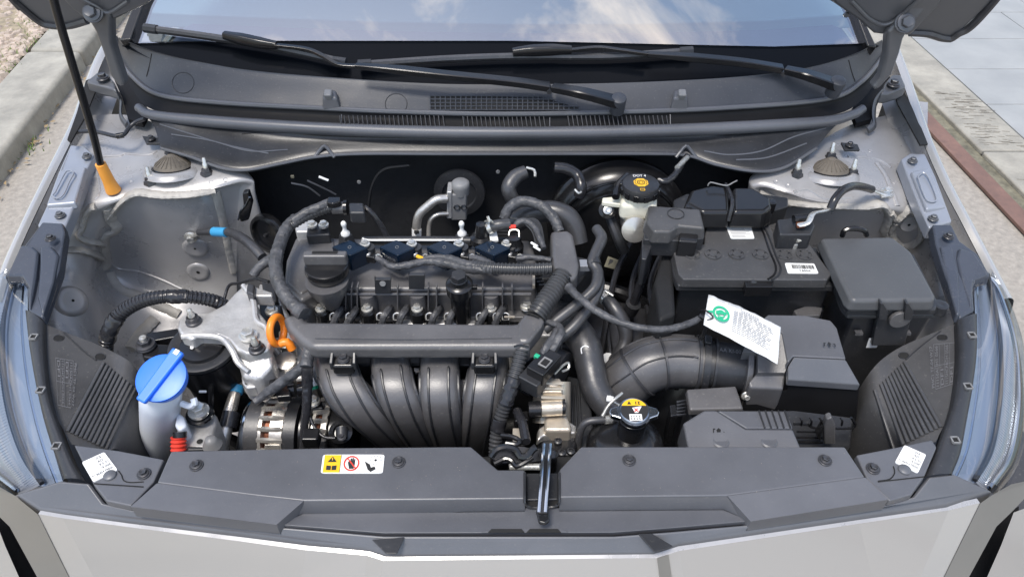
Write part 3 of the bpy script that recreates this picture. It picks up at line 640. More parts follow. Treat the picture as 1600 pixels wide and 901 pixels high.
# ---- bay floor, firewall, front cross member
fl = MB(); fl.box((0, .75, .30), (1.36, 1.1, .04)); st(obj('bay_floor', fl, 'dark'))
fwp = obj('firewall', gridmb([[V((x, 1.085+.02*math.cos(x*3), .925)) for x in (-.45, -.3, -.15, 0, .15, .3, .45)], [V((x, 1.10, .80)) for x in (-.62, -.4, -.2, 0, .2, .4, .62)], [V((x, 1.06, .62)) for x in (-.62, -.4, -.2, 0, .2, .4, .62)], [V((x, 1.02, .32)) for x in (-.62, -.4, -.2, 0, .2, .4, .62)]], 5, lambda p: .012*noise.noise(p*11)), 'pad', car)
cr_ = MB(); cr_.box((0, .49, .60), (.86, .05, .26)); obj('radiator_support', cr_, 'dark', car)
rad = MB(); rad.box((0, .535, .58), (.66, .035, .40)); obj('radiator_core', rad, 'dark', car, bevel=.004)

# ================================================================== COWL
cw = thing('cowl_cover', 'black plastic cowl cover spanning the foot of the windscreen with vent grilles', 'cowl cover', V((0, 1.1, .94)))
rear = [(188, 62, 1.0), (235, 80, 1.005), (300, 96, 1.005), (400, 113, 1.0), (540, 125, .995), (700, 134, .99), (860, 134, .99), (1000, 131, .992), (1160, 122, .995), (1260, 108, 1.0), (1330, 88, 1.005), (1376, 66, 1.0)]
frnt = [(184, 82, .99), (208, 118, .975), (250, 146, .965), (340, 158, .963), (500, 167, .962), (640, 173, .962), (800, 176, .962), (1000, 172, .962), (1140, 166, .963), (1290, 153, .965), (1345, 126, .975), (1380, 84, .99)]
Rr = [GP(p[0], p[1], .003) for p in rear]; Fr = [W(*p) for p in frnt]
mid1 = [a.lerp(b, .12)+V((0, 0, .006)) for a, b in zip(Rr, Fr)]; mid2 = [a.lerp(b, .6)+V((0, 0, .002)) for a, b in zip(Rr, Fr)]
cs = obj('cowl_panel', gridmb([[p+V((0, .03, -.03)) for p in Rr], Rr, mid1, mid2, Fr], 5), 'grain2', cw, ang=60)
TC = bvh(cs)
obj('cowl_lip', MB().tube([p+V((0, -.003, -.001)) for p in Fr], .0042, 8), 'grain', cw)
# dark vertical band under the lip and the light sealing tube
b0 = [p+V((0, -.004, -.002)) for p in Fr]
band_b = PW([(192, 112, .97), (207, 140, .955), (240, 172, .945), (340, 184, .943), (500, 194, .942), (640, 200, .941), (800, 202, .941), (1000, 200, .941), (1140, 193, .942), (1290, 182, .944), (1345, 158, .95), (1378, 110, .97)])
obj('cowl_front_wall', gridmb([b0, [a.lerp(b, .5)+V((0, .006, 0)) for a, b in zip(b0, band_b)], band_b], 5), 'wall', cw)  # shade below the lip put in as near black colour
tubep = PW([(216, 168, .945), (240, 180, .942), (330, 190, .940), (480, 200, .938), (640, 206, .937), (800, 208, .937), (960, 206, .937), (1120, 201, .938), (1280, 191, .940), (1330, 180, .942), (1348, 170, .945)])
obj('sealing_strip', MB().tube(tubep, [.0075, .010, .0105, .0105, .0105, .0105, .0105, .0105, .0105, .010, .0075], 12), 'grain', cw)
low = PW([(252, 232, .915), (300, 246, .905), (345, 262, .898), (385, 266, .896), (440, 256, .898), (492, 246, .902), (560, 241, .904), (700, 241, .904), (860, 241, .904), (1020, 241, .904), (1075, 244, .902), (1120, 258, .898), (1180, 268, .896), (1225, 262, .898), (1275, 232, .91)])
upl = PW([(222, 176, .938), (262, 190, .935), (310, 196, .932), (360, 200, .930), (420, 204, .930), (490, 208, .929), (560, 211, .929), (700, 214, .928), (860, 214, .928), (1020, 211, .929), (1090, 208, .929), (1150, 205, .930), (1210, 201, .932), (1270, 196, .934), (1338, 182, .938)])
mdl = [a.lerp(b, .5)+V((0, .012, .004)) for a, b in zip(upl, low)]
lf = obj('cowl_lower_face', gridmb([upl, mdl, low, [p+V((0, .02, -.014)) for p in low]], 5), 'plastic', cw, ang=60)
obj('lower_edge_bead', MB().tube([p+V((0, -.001, .001)) for p in low], .0026, 8), 'grain', cw)
TLF = bvh(lf)
for pts in ([(250, 194), (300, 210), (360, 228), (420, 240)], [(1290, 200), (1240, 214), (1190, 236), (1140, 242), (1100, 236)], [(268, 210), (330, 220), (390, 236), (450, 234)], [(1260, 224), (1200, 246), (1150, 250)]):
    P = onto(TLF, pts, .0002, 0)
    if len(P) > 1: obj('moulded_line', MB().tube(P, .0014, 6), 'grain', lf)
for px in (507, 1072):                  # raised arches over the clips
    P = [W(px-16, 246, .902), W(px-8, 236, .91), W(px, 228, .918), W(px+8, 236, .91), W(px+16, 246, .902)]
    obj('clip_arch', MB().tube(P, .003, 8), 'grain', cw)
for px, py in ((236, 218), (1328, 228)):
    obj('end_tab', MB().prism([W(px-14, py-6, .913), W(px+12, py-3, .913), W(px+16, py+6, .91), W(px-8, py+6, .91)], .004), 'plastic', cw, bevel=.001); bolt(W(px, py-1, .914), .004, cw, 'dsteel')
# pores of the upper grille
gz = W(790, 162, .966).z
for (x0, x1, rw) in ((671, 907, None),):
    n = 29
    dk = MB()
    P = [hit(TC, x, y)[0]+V((0, 0, .0020)) for x, y in ((672, 152), (760, 152.5), (850, 155), (905, 171), (905, 174.5), (790, 174.5), (672, 174))]
    obj('grille_recess', MB().prism(P, .0012), 'dark', cw)  # raised black plate; darkness of the pores is painted
    for i in range(n+1):
        x = 672+i*(233/n); y0 = 152 if x < 850 else 152+(x-850)*.33
        a = hit(TC, x, y0)[0]; b = hit(TC, x, 174.5)[0]; u = V((0, 0, .0026))
        obj('grille_bar', MB().tube([a+u, b+u], .0011, 5), 'grain2', cw)
    for y in (152, 157.5, 163, 168.5, 174):
        x1 = 905 if y > 164 else 850+(y-152)*3
        obj('grille_bar', MB().tube([hit(TC, 672, y)[0]+V((0, 0, .0027)), hit(TC, 780, y)[0]+V((0, 0, .0027)), hit(TC, x1, y)[0]+V((0, 0, .0027))], .0011, 5), 'grain2', cw)
for (x0, x1) in ((534, 696), (726, 858), (890, 1047)):  # slotted band below
    n = int((x1-x0)/7)
    for i in range(n+1):
        x = x0+i*7; z0 = .958; a = W(x-3, 180, .9585)+V((0, -.001, 0)); b = W(x, 198, .943)+V((0, -.004, 0))
        obj('vent_fin', MB().tube([a, b], .0010, 5), 'plastic', cw)
for x in (534, 725, 859, 1047): obj('band_divider', MB().tube([W(x, 178, .958)+V((0, -.002, 0)), W(x, 200, .941)+V((0, -.004, 0))], .0008, 5), 'grain', cw)
# round blanking covers
for px, py, r in ((286, 130, 17), (619, 163, 17)):
    P = [hit(TC, px+r*math.cos(t), min(174, py+r*.95*math.sin(t)))[0]+V((0, 0, .0006)) for t in [2*PI*k/28 for k in range(29)]]
    obj('blanking_cover', MB().tube(P, .0006, 5), 'plastic', cw)
obj('cowl_seam', MB().tube(onto(TC, [(237, 84), (234, 100), (229, 120)], .0002, 0), .0008, 5), 'dark', cw)
obj('cowl_seam', MB().tube(onto(TC, [(1326, 94), (1330, 110), (1336, 128)], .0002, 0), .0008, 5), 'dark', cw)
# washer nozzles
for px, lab in ((517, 'small grey windscreen washer nozzle near the left wiper blades'), (1062, 'small grey windscreen washer nozzle right of the near wiper pivot')):
    h, n = hit(TC, px, 166)
    t = thing('washer_nozzle', lab, 'washer nozzle', h, 'windscreen washer nozzles on the cowl')
    sx = 1 if px < 800 else -1
    obj('nozzle_body', MB().prism([h+V((-.010-.004*(sx < 0), -.006, .018)), h+V((.010+.004*(sx > 0), -.006, .018)), h+V((.010, .012, .024)), h+V((-.010, .012, .024))], .022, .004), 'grain', t, bevel=.004, seg=3)
    obj('nozzle_head', MB().box(h+V((0, -.002, .022)), (.013, .014, .013), Matrix.Rotation(.4, 3, 'X')), 'gprint', t, bevel=.003, seg=3)

# ================================================================== WIPERS
def wz(px, py, up=0): 
    p = GP(px, py, .02+up); return p
def wiper(lab, blade, holder, arm, knuckle, pivot):
    pv_ = W(*pivot); t = thing('wiper', lab, 'wiper', pv_, 'windscreen wipers')
    B = [GP(*p, .012) for p in blade]
    obj('rubber_blade', MB().tube(B, .0062, 8, flat=1.0), 'rubber', t)
    B2 = [GP(p[0], p[1]+3.5, .006) for p in blade]; obj('blade_edge', MB().tube(B2, .003, 6), 'plastic', t)
    for e in (B[0], B[-1]): obj('blade_end_cap', MB().tube([e-(B[1]-B[0]).normalized()*.0, e+(B[1]-B[0]).normalized()*(.022 if e is B[0] else -.022)], .0082, 8), 'plastic', t)
    H = [GP(*p, .022) for p in holder]; obj('blade_holder', MB().tube(H, [.006, .0085, .0085, .006], prof=RPX), 'gloss', t)
    A = [GP(*p, .024) for p in arm]; obj('arm_strip', MB().tube(A, .0042, prof=BXP), 'gloss', t)
    K = [W(*p) for p in knuckle]; obj('arm_channel', MB().tube(K, [.0055]+[.0085]*(len(K)-2)+[.009], prof=BXP), 'gloss', t)
    K2 = [W(*p) for p in (knuckle[-1], ((knuckle[-1][0]+pivot[0])/2, (knuckle[-1][1]+pivot[1])/2-2, knuckle[-1][2]), pivot)]
    K2[0] += (K2[1]-K2[0]).normalized()*.006
    obj('arm_head', MB().tube(K2, [.0085, .0105, .0115], prof=BXP), 'gloss', t)
    obj('pivot_cap', MB().lathe([(.012, -.02), (.0125, .008), (.0115, .0105), (.008, .012), (0, .0125)], pv_, V((0, -.35, 1)), 24), 'grain2', t)
    q = K[-1]; obj('hinge_pin', MB().tube([q+V((0, -.011, -.004)), q+V((0, .011, -.004))], .004, 10), 'dsteel', t)
wiper('long black wiper whose arm runs down to the pivot near the middle of the cowl', [(226, 44), (330, 58), (440, 76), (541, 98)], [(350, 55), (372, 60), (405, 67), (432, 71)],
      [(430, 71), (478, 77), (505, 88), (528, 101), (562, 104)], [(556, 103, 1.03), (600, 107, 1.028), (700, 118, 1.02), (800, 128, 1.008), (858, 136, 1.0)], (966, 160, .985))
wiper('black wiper whose arm ends at the pivot in the right corner of the cowl', [(560, 101), (700, 92), (820, 88), (950, 88), (1082, 80)], [(801, 82), (820, 80), (860, 78), (893, 78)],
      [(890, 79), (935, 75), (970, 79), (1015, 85)], [(1012, 85, 1.035), (1080, 90, 1.03), (1160, 98, 1.02), (1222, 108, 1.012)], (1307, 133, 1.0))
# ================================================================== RADIATOR COVER (front panel)
rc = thing('radiator_cover', 'long grey black plastic cover bolted across the front of the engine bay', 'radiator cover', V((0, .47, .83)))
zt = .834
A1 = [(267, 704), (500, 699), (700, 697), (736, 697), (778, 733), (820, 733), (820, 779), (474, 782), (400, 774), (245, 754)]
A2 = [(908, 697), (1100, 697), (1320, 697), (1352, 745), (1137, 774), (874, 777), (874, 733)]
obj('upper_plate', MB().prism(PW(A1, zt), .02), 'grain', rc, bevel=.0022, seg=3)
obj('upper_plate', MB().prism(PW(A2, zt), .02), 'grain', rc, bevel=.0022, seg=3)
obj('slope_panel', MB().prism(PW([(245, 754.5, zt), (474, 782.5, zt), (432, 819, .8322), (204, 791, .8325)]), .02), 'grain', rc)
obj('slope_panel', MB().prism(PW([(1352, 745.5, zt), (1388, 780, .8300), (1173, 814, .8295), (1137, 774.5, zt)]), .02), 'grain', rc)
obj('step_face', MB().prism(PW([(474, 783, .8325), (820, 780, .8325), (820, 798, .817), (474, 801.5, .817), (434, 817, .8225)]), .012), 'grain', rc)
obj('step_face', MB().prism(PW([(874, 778, .8325), (1136, 775.5, .8325), (1170, 812, .8225), (1130, 795, .817), (874, 797.5, .817)]), .012), 'grain', rc)
obj('lower_plate', MB().prism(PW([(474, 802, .8175), (820, 798.5, .8175), (820, 792, .8175), (874, 792, .8175), (874, 798, .8175), (1130, 796, .8175), (1172, 813, .8215), (1050, 824, .8195), (958, 831, .819), (600, 832, .819), (434, 818.5, .8215)]), .008), 'grain', rc, bevel=.0006)
# pocket behind the catch
pk_ = MB(); pk_.prism(PW([(822, 738), (872, 738), (873, 780), (822, 781)], .822), .01); obj('pocket_plate', pk_, 'plastic', rc, bevel=.002)
obj('pocket_slot', MB().prism(PW([(822, 781), (873, 780), (870, 790), (826, 791)], .8195), .004), 'dark', rc, bevel=.0005)
P = PW([(820, 738, .835), (820, 779, .835), (821, 786, .828), (829, 792, .821), (866, 791, .821), (873, 785, .828), (874, 778, .835), (874, 738, .835)])
obj('pocket_rim', MB().tube(P, .0016, 6), 'plastic', rc)
obj('vent_recess', MB().prism(PW([(752, 831), (768, 825.5), (875, 824.5), (888, 831)], .8200), .001), 'grain', rc, bevel=.0003)
for a, b in ((768, 815), (828, 872)): obj('vent_hole', MB().prism(PW([(a-6, 831.5), (a, 825.5), (b, 825.5), (b+5, 831.5)], .8212), .0008), 'dark', rc)  # slots are flat black patches, their depth painted as darkness
for px, py in ((307, 727), (623, 722), (983, 719), (1289, 719)): bolt(W(px, py, zt+.0004), .0042, rc, 'dsteel', wash=1.9)
q = PW([(505, 710), (601, 710), (598, 739), (501, 739)], zt+.0006)
sk = sticker(q, rc, 'white', 'warning_sticker')
obj('yellow_field', rects(q, [(.03, .03, .30, .97)], .0008), 'yellow', sk)
obj('print', polys(q, [[(.09, .42), (.165, .12), (.24, .42)], [(.08, .60), (.155, .63), (.155, .86), (.08, .84)], [(.17, .63), (.245, .60), (.245, .84), (.17, .86)], [(.30, .03), (.306, .03), (.306, .97), (.30, .97)],
    [(.42, .45), (.44, .3), (.455, .45), (.46, .22), (.48, .22), (.485, .42), (.49, .2), (.51, .2), (.512, .42), (.52, .26), (.535, .26), (.535, .55), (.52, .78), (.45, .78)],
    [(.69, .38), (.78, .55), (.80, .72), (.86, .66), (.88, .8), (.80, .95), (.75, .82)], circ(.865, .32, .02, 3)]+
    [[(.865+.035*math.cos(a), .32+.11*math.sin(a)), (.865+.10*math.cos(a+.03), .32+.28*math.sin(a+.03)), (.865+.10*math.cos(a-.05), .32+.28*math.sin(a-.05))] for a in [k*PI/5 for k in range(10)]], .0012), 'print', sk)
obj('red_ring', polys(q, ringp(.48, .5, .105, .128, 3.2)+[[(.40, .24), (.415, .20), (.565, .76), (.55, .80)]], .0015), 'red', sk)
obj('hazard_mark', polys(q, [[(.155, .2), (.175, .2), (.17, .34), (.16, .34)]], .0014), 'yellow', sk)
# ---- corner plates with data stickers
for s in (0, 1):
    f = (lambda p: p) if s == 0 else (lambda p: mir(p, 786))
    z0 = .826
    cp_ = thing('corner_plate', 'blue grey corner plate with tilted white sticker, '+('left' if s == 0 else 'right')+' end of the radiator cover', 'bracket', W(*f((190, 735)), .82), 'corner plates beside the radiator cover')
    base = [(115, 694), (185, 703), (256, 717), (240, 752), (204, 790), (166, 782), (147, 757)] if s == 0 else [(1338, 710), (1400, 698), (1456, 686), (1464, 698), (1444, 744), (1424, 772), (1390, 782), (1355, 748)]
    pl_ = obj('plate', MB().prism(PW(base, z0), .010, .001), 'grain', cp_, bevel=.002)
    ledge = [(147, 755), (224, 760), (240, 752), (204, 791), (166, 783)] if s == 0 else [(1372, 752), (1444, 744), (1424, 773), (1390, 783)]
    b = PW([(224, 760), (147, 755)] if s == 0 else [(1372, 752), (1444, 744)], z0+.0006)
    obj('plate_seam', MB().tube(b, .0007, 5), 'dark', cp_)
    c_ = [(185, 735), (190, 742), (193, 750), (204, 753), (224, 752)] if s == 0 else [(1396, 728), (1398, 738), (1390, 748), (1372, 751)]
    obj('plate_seam', MB().tube(PW(c_, z0+.0006), .0007, 5), 'dark', cp_)
    bolt(W(*((225, 740) if s == 0 else (1364, 732)), z0+.0005), .0042, cp_, 'dsteel', wash=1.9)
    c0 = W(*((172, 743) if s == 0 else (1413, 734)), z0); 
    obj('round_clip', MB().lathe([(.0072, 0), (.0072, .002), (.006, .003), (0, .0033)], c0, V((0, 0, 1)), 24), 'grain', cp_, ang=50)
    q = PW([(128, 722), (163, 706), (184, 734), (146, 753)] if s == 0 else [(1413, 695), (1447, 710), (1434, 739), (1398, 722)], z0+.0008)
    sk = sticker(q, cp_, 'white', 'data_sticker')
    mm = MB()
    for i, (tx, y0) in enumerate((('02', .08), ('AD', .24), ('K5 01', .40))):
        t_ = text(q, tx, (.55, y0, .78 if i < 2 else .92, y0+.1), .001); mm.add(t_.v, t_.f)
    t_ = text(q, 'F1 86454 F9000', (.08, .74, .92, .84), .001); mm.add(t_.v, t_.f)
    t_ = text(q, '18 5068', (.55, .56, .92, .66), .001); mm.add(t_.v, t_.f)
    obj('print', mm, 'print', sk)

# ================================================================== LAMP SIDE GUARDS with ribs and moulded lettering
for s in (0, 1):
    f = (lambda p: p) if s == 0 else (lambda p: mir(p, 785))
    sd_ = 'left' if s == 0 else 'right'
    bk = thing('lamp_seal_strip', 'curved black strip with square clips along the inner edge of the %s headlamp' % sd_, 'trim strip', W(*f((60, 600)), .83), 'black strips beside the headlamps')
    if s == 0:
        outer = [(40, 484, .846), (46, 540, .842), (56, 600, .836), (70, 660, .828), (88, 715, .82), (100, 748, .815)]
        inner_ = [(66, 500, .846), (68, 560, .842), (76, 620, .836), (92, 670, .830), (112, 718, .822), (130, 750, .817)]
    else:
        outer = [(1526, 490, .846), (1526, 545, .842), (1520, 600, .836), (1510, 655, .828), (1500, 705, .82), (1486, 740, .815)]
        inner_ = [(1497, 500, .846), (1498, 560, .842), (1492, 620, .836), (1479, 665, .830), (1462, 712, .822), (1446, 745, .817)]
    O, I = [W(*p) for p in outer], [W(*p) for p in inner_]
    gs = gridmb([[p+V((0, 0, -.02)) for p in O], O, I, [p+V((0, 0, -.03)) for p in I]], 5)
    so_ = obj('strip', gs, 'plastic', bk, ang=50)
    ts = bvh(so_)
    for c in ((53, 527), (64, 610), (89, 697)) if s == 0 else ((1518, 524), (1512, 604), (1492, 688)):
        h, n = hit(ts, *c)
        if h is None: continue
        k = .0042; u = V((0, 1, 0)); r_ = MB()
        for (ax_, ay_, sx_, sy_) in ((-k, 0, .0016, 2*k), (k, 0, .0016, 2*k), (0, -k, 2*k, .0016), (0, k, 2*k, .0016)): r_.box(h+V((ax_, ay_, .0012)), (sx_, sy_, .0025))
        obj('square_clip', r_, 'gprint', bk); obj('clip_hole', MB().box(h+V((0, 0, .0003)), (2*k, 2*k, .0012)), 'dark', bk)
    gd = thing('lamp_guard', 'ribbed black plastic guard with moulded lettering behind the %s headlamp' % sd_, 'guard panel', W(*f((140, 600)), .80), 'ribbed guards behind the headlamps')
    if s == 0: rows = [[(67, 505, .838), (100, 518, .830), (172, 547, .812), (216, 580, .795)], [(70, 575, .832), (110, 590, .822), (165, 605, .805), (214, 625, .785)], [(78, 630, .825), (115, 645, .815), (160, 655, .80), (205, 665, .775)], [(112, 694, .815), (135, 698, .81), (165, 704, .795), (192, 708, .77)]]
    else: rows = [[(1497, 502, .838), (1470, 515, .830), (1398, 547, .812), (1353, 590, .795)], [(1495, 575, .832), (1460, 590, .822), (1405, 605, .805), (1356, 630, .785)], [(1490, 630, .825), (1452, 645, .815), (1408, 655, .80), (1372, 665, .775)], [(1462, 690, .815), (1438, 694, .81), (1412, 698, .795), (1398, 704, .77)]]
    G = [[W(*p) for p in r] for r in rows]; G = [r+[r[-1]+V((.004 if s == 0 else -.004, 0, -.12))] for r in G]
    gp = obj('guard_panel', gridmb(G, 6), 'batt', gd, ang=50); tg = bvh(gp)
    h_ = [(157, 558), (205, 608), (190, 675), (167, 703), (104, 690), (113, 655), (140, 600)]
    n = 11
    for i in range(n):
        t = i/(n-1); a = (157+t*54, 563+t*44); b = (99+t*66, 672+t*30)
        if s: a, b = ((1413-t*46, 566+t*44), (1470-t*72, 668+t*34))
        P = onto(tg, [a, ((a[0]+b[0])/2, (a[1]+b[1])/2), b], .0006, 0)
        if len(P) == 3: obj('rib', MB().tube(P, .0022, prof=RPX), 'batt', gd)
    P = onto(tg, [(100, 520), (130, 548), (150, 563)] if s == 0 else [(1470, 517), (1440, 540), (1415, 562)], .0005, 0); 
    if len(P) > 1: obj('moulded_line', MB().tube(P, .001, 6), 'plastic', gd)
    for c in ((92, 528), (157, 557)) if s == 0 else ((1472, 527), (1412, 555)):
        h, n_2 = hit(tg, *c)
        if h is not None: obj('hole', MB().lathe([(.0055, .0004), (0, .0006)], h, n_2, 16), 'dark', gd); obj('hole_rim', MB().lathe([(.0068, .0002), (.0062, .001), (.0054, .0002)], h, n_2, 16), 'plastic', gd)  # hole darkness painted as a black disc on the panel
    qq = ([(86, 560), (122, 566), (116, 640), (90, 634)] if s == 0 else [(1450, 540), (1494, 536), (1492, 600), (1455, 612)])
    Q = [hit(tg, *c)[0] for c in qq]
    if all(p is not None for p in Q):
        mm = MB()
        Q2 = [Q[1], Q[2], Q[3], Q[0]] if s == 0 else [Q[3], Q[0], Q[1], Q[2]]
        for j, tx in enumerate(('PHC1 TF-04 W27', '11150ADH1 0566', 'DF1', '1115HCPADH 0566', 'DF1')):
            t_ = text(Q2, tx, (.05, .04+j*.19, .95 if len(tx) > 4 else .4, .15+j*.19), .0022); mm.add(t_.v, t_.f)
        fr_ = rects(Q2, [(0, .19, 1, .2), (0, .39, 1, .40), (0, .58, 1, .59), (0, .77, 1, .78), (0, .97, 1, .98), (0, .19, .01, .98), (.5, .19, .51, .98), (.99, .19, 1, .98)], .002); mm.add(fr_.v, fr_.f)
        obj('moulded_lettering', mm, 'emboss', gp)
    # fender corner cover with two raised lobes
    fc = thing('corner_cover', 'black corner cover with two raised lobes above the %s headlamp' % sd_, 'trim cover', W(*f((70, 420)), .88), 'black corner covers above the headlamps')
    if s == 0:
        base = [(66, 346, .889), (98, 348, .889), (101, 362, .886), (92, 420, .872), (66, 496, .850), (44, 484, .852), (42, 445, .86), (30, 428, .866), (6, 432, .862), (40, 380, .879)]
        lob = [[(32, 382, .884), (50, 384, .884), (60, 394, .88), (55, 430, .872), (46, 482, .856), (44, 448, .865), (34, 430, .87), (10, 430, .868)], [(62, 384, .884), (80, 384, .884), (91, 398, .88), (82, 440, .87), (66, 492, .853), (58, 462, .862), (62, 420, .873)]]
        bp = (79, 373)
    else:
        base = [(1457, 350, .889), (1487, 350, .889), (1500, 376, .882), (1528, 396, .876), (1548, 430, .866), (1526, 436, .862), (1520, 450, .86), (1523, 484, .852), (1500, 497, .850), (1474, 420, .872), (1462, 380, .882)]
        lob = [[(1500, 386, .884), (1522, 394, .880), (1545, 428, .868), (1522, 436, .864), (1518, 482, .855), (1503, 440, .865), (1495, 404, .876)], [(1470, 384, .884), (1488, 386, .882), (1498, 430, .87), (1500, 492, .853), (1494, 490, .853), (1476, 420, .872)]]
        bp = (1482, 370)
    obj('cover_plate', MB().prism(PW(base), .018, .002), 'ear', fc, bevel=.003, seg=3)
    for l in lob: obj('raised_lobe', MB().prism(PW(l), .014, .004), 'ear', fc, bevel=.0035, seg=3)
    bolt(W(*bp, .889), .0045, fc, 'dsteel')

# ================================================================== BATTERY
bt = thing('battery', 'large black battery with six round cell plugs and two white labels', 'battery', W(1180, 420, .72))
zb = .878
top = [(1064, 384), (1052, 384), (1068, 347), (1200, 347), (1214, 380), (1268, 381), (1278, 392), (1299, 425), (1290, 437), (1228, 437), (1062, 436), (1050, 425)]
obj('battery_lid', MB().prism(PW([(1050, 381), (1100, 381), (1104, 347), (1200, 347), (1217, 381), (1266, 382), (1299, 427), (1293, 437), (1068, 436), (1060, 428)], zb), .016, .001), 'batt', bt, bevel=.002)
obj('lid_flange', MB().prism(PW([(1046, 388), (1100, 386), (1275, 386), (1302, 436), (1302, 447), (1060, 446), (1053, 430)], zb-.014), .010, .002), 'plastic', bt, bevel=.002)
obj('battery_case', MB().prism(PW([(1050, 392), (1272, 390), (1299, 448), (1062, 447)], zb-.024), .20, -.004), 'plastic', bt, bevel=.004)
zz = zb+.0006
obj('lid_groove', MB().tube(PW([(1164, 347), (1180, 350), (1192, 362), (1202, 390), (1212, 415), (1210, 428), (1200, 436)], zz), .0016, 6), 'gloss', bt)
obj('lid_groove', MB().tube(PW([(1174, 347), (1190, 352), (1200, 366), (1212, 398), (1220, 418), (1216, 430), (1206, 437)], zz), .0016, 6), 'plastic', bt)
for i, (px, py) in enumerate(((1082, 397), (1114, 397), (1151, 397), (1188, 397), (1225, 398), (1257, 398))):
    c = W(px, py, zz); r = pr(13, c)
    p_ = obj('cell_plug', MB().lathe([(r, -.001), (r*.98, .0012), (r*.86, .0012), (r*.84, .0), (r*.5, .0), (r*.46, .0012), (r*.2, .0014), (0, .0014)], c, V((0, 0, 1)), 28), 'batt', bt, ang=30)
    mb = MB()
    for k in range(4):
        a = k*PI/2+.4; mb.box(c+V((math.cos(a)*r*.7, math.sin(a)*r*.7, .0008)), (r*.22, .0012, .0014), Matrix.Rotation(a, 3, 'Z'))
    obj('plug_slots', mb, 'plastic', p_)
q = PW([(1134, 353), (1173, 353), (1179, 373), (1142, 373)], zb+.0004); sk = sticker(q, bt, 'white', 'text_label')
obj('print', rects(q, [(.08, .12+i*.11, .55+.35*random.random(), .15+i*.11) for i in range(8)], .0009), 'gprint', sk)
q = PW([(1226, 411), (1272, 412), (1279, 427.5), (1231, 427)], zb+.0004); sk = sticker(q, bt, 'white', 'barcode_label')
x = .2; rl_ = []
while x < .92:
    w_ = random.choice((.008, .012, .02)); rl_.append((x, .18, x+w_, .58)); x += w_+random.choice((.008, .012, .018))
obj('barcode', rects(q, rl_, .0009), 'print', sk); obj('print', text(q, 'Y400A', (.38, .66, .78, .86), .0009, .01), 'print', sk)
# battery hold down notch on the front lip, sleeve to the left and tray
obj('front_notch', MB().prism(PW([(1163, 437), (1210, 437), (1207, 448), (1166, 448)], zb-.003), .018), 'gloss', bt, bevel=.001)
c = W(1176, 441, zb-.006); obj('vent_plug', MB().lathe([(.005, -.001), (.005, .005), (.003, .006)], c, V((0, -1, .2)), 14), 'plastic', bt)
hs_ = thing('battery_heat_sleeve', 'dark padded sleeve wrapping the left side of the battery', 'sleeve', W(1030, 440, .7))
obj('sleeve_wall', MB().prism(PW([(1036, 392), (1050, 392), (1052, 425), (1056, 490), (1030, 500), (1022, 440)], .86), .16, .004), 'pad', hs_, bevel=.006, seg=3)
tr_ = thing('battery_tray', 'black tray rails under the front edge of the battery', 'tray', W(1180, 470, .68))
obj('tray_rail', MB().prism(PW([(1058, 472), (1240, 470), (1290, 476), (1288, 486), (1060, 486)], .80), .05), 'plastic', tr_, bevel=.002)
obj('tray_bracket', MB().prism(PW([(1240, 484), (1262, 476), (1286, 480), (1282, 492), (1246, 494)], .815), .02), 'matte', tr_, bevel=.002)
# terminal clamp and earth lead
tm = thing('battery_clamp', 'bare metal clamp on the battery post below the black sensor block', 'clamp', W(1240, 370, .87))
obj('sensor_block', MB().prism(PW([(1214, 342), (1266, 338), (1274, 352), (1268, 366), (1218, 366)], .905), .03), 'plastic', tm, bevel=.003)
obj('sensor_plug', MB().tube(PW([(1240, 342), (1262, 340)], .915), .006, 10), 'gloss', tm)
obj('clamp_ring', MB().lathe([(.013, 0), (.013, .012), (.008, .013), (.0075, .02), (0, .0205)], W(1243, 374, .875), V((0, 0, 1)), 18), 'zinc', tm, ang=40)
obj('clamp_ear', MB().prism(PW([(1234, 368), (1250, 364), (1258, 376), (1246, 382), (1232, 380)], .887), .01), 'zinc', tm, bevel=.001)
obj('clamp_bolt', MB().tube(PW([(1244, 376, .893), (1264, 370, .893)]), .0035, 8), 'zinc', tm)
obj('terminal_strap', MB().tube(PW([(1246, 352, .912), (1262, 348, .918), (1270, 334, .922), (1286, 330, .918), (1294, 327, .914)]), .005, 8, flat=.5), 'zinc', tm)
obj('copper_end', MB().prism(PW([(1244, 347), (1256, 346), (1258, 353), (1246, 354)], .914), .003), 'copper', tm)
ld = thing('earth_lead', 'short black earth lead arching from the battery to the right inner fender', 'cable', W(1330, 300, .89))
obj('lead', MB().tube(PW([(1298, 326, .914), (1304, 312, .925), (1316, 298, .93), (1332, 291, .925), (1348, 292, .912), (1362, 296, .895)]), .0062, 12), 'vinyl', ld)
obj('lead_lug', MB().tube(PW([(1362, 296, .895), (1374, 301, .886), (1384, 304, .883)]), .005, 8, flat=.5), 'zinc', ld)
h, n = hit(TRR, 1385, 302)
if h is not None: bolt(h, .0065, ld, 'zinc', n)
obj('lug_plate', MB().prism([W(1374, 300, .884), W(1392, 297, .884), W(1392, 306, .884), W(1378, 308, .884)], .003), 'zinc', ld, bevel=.001)
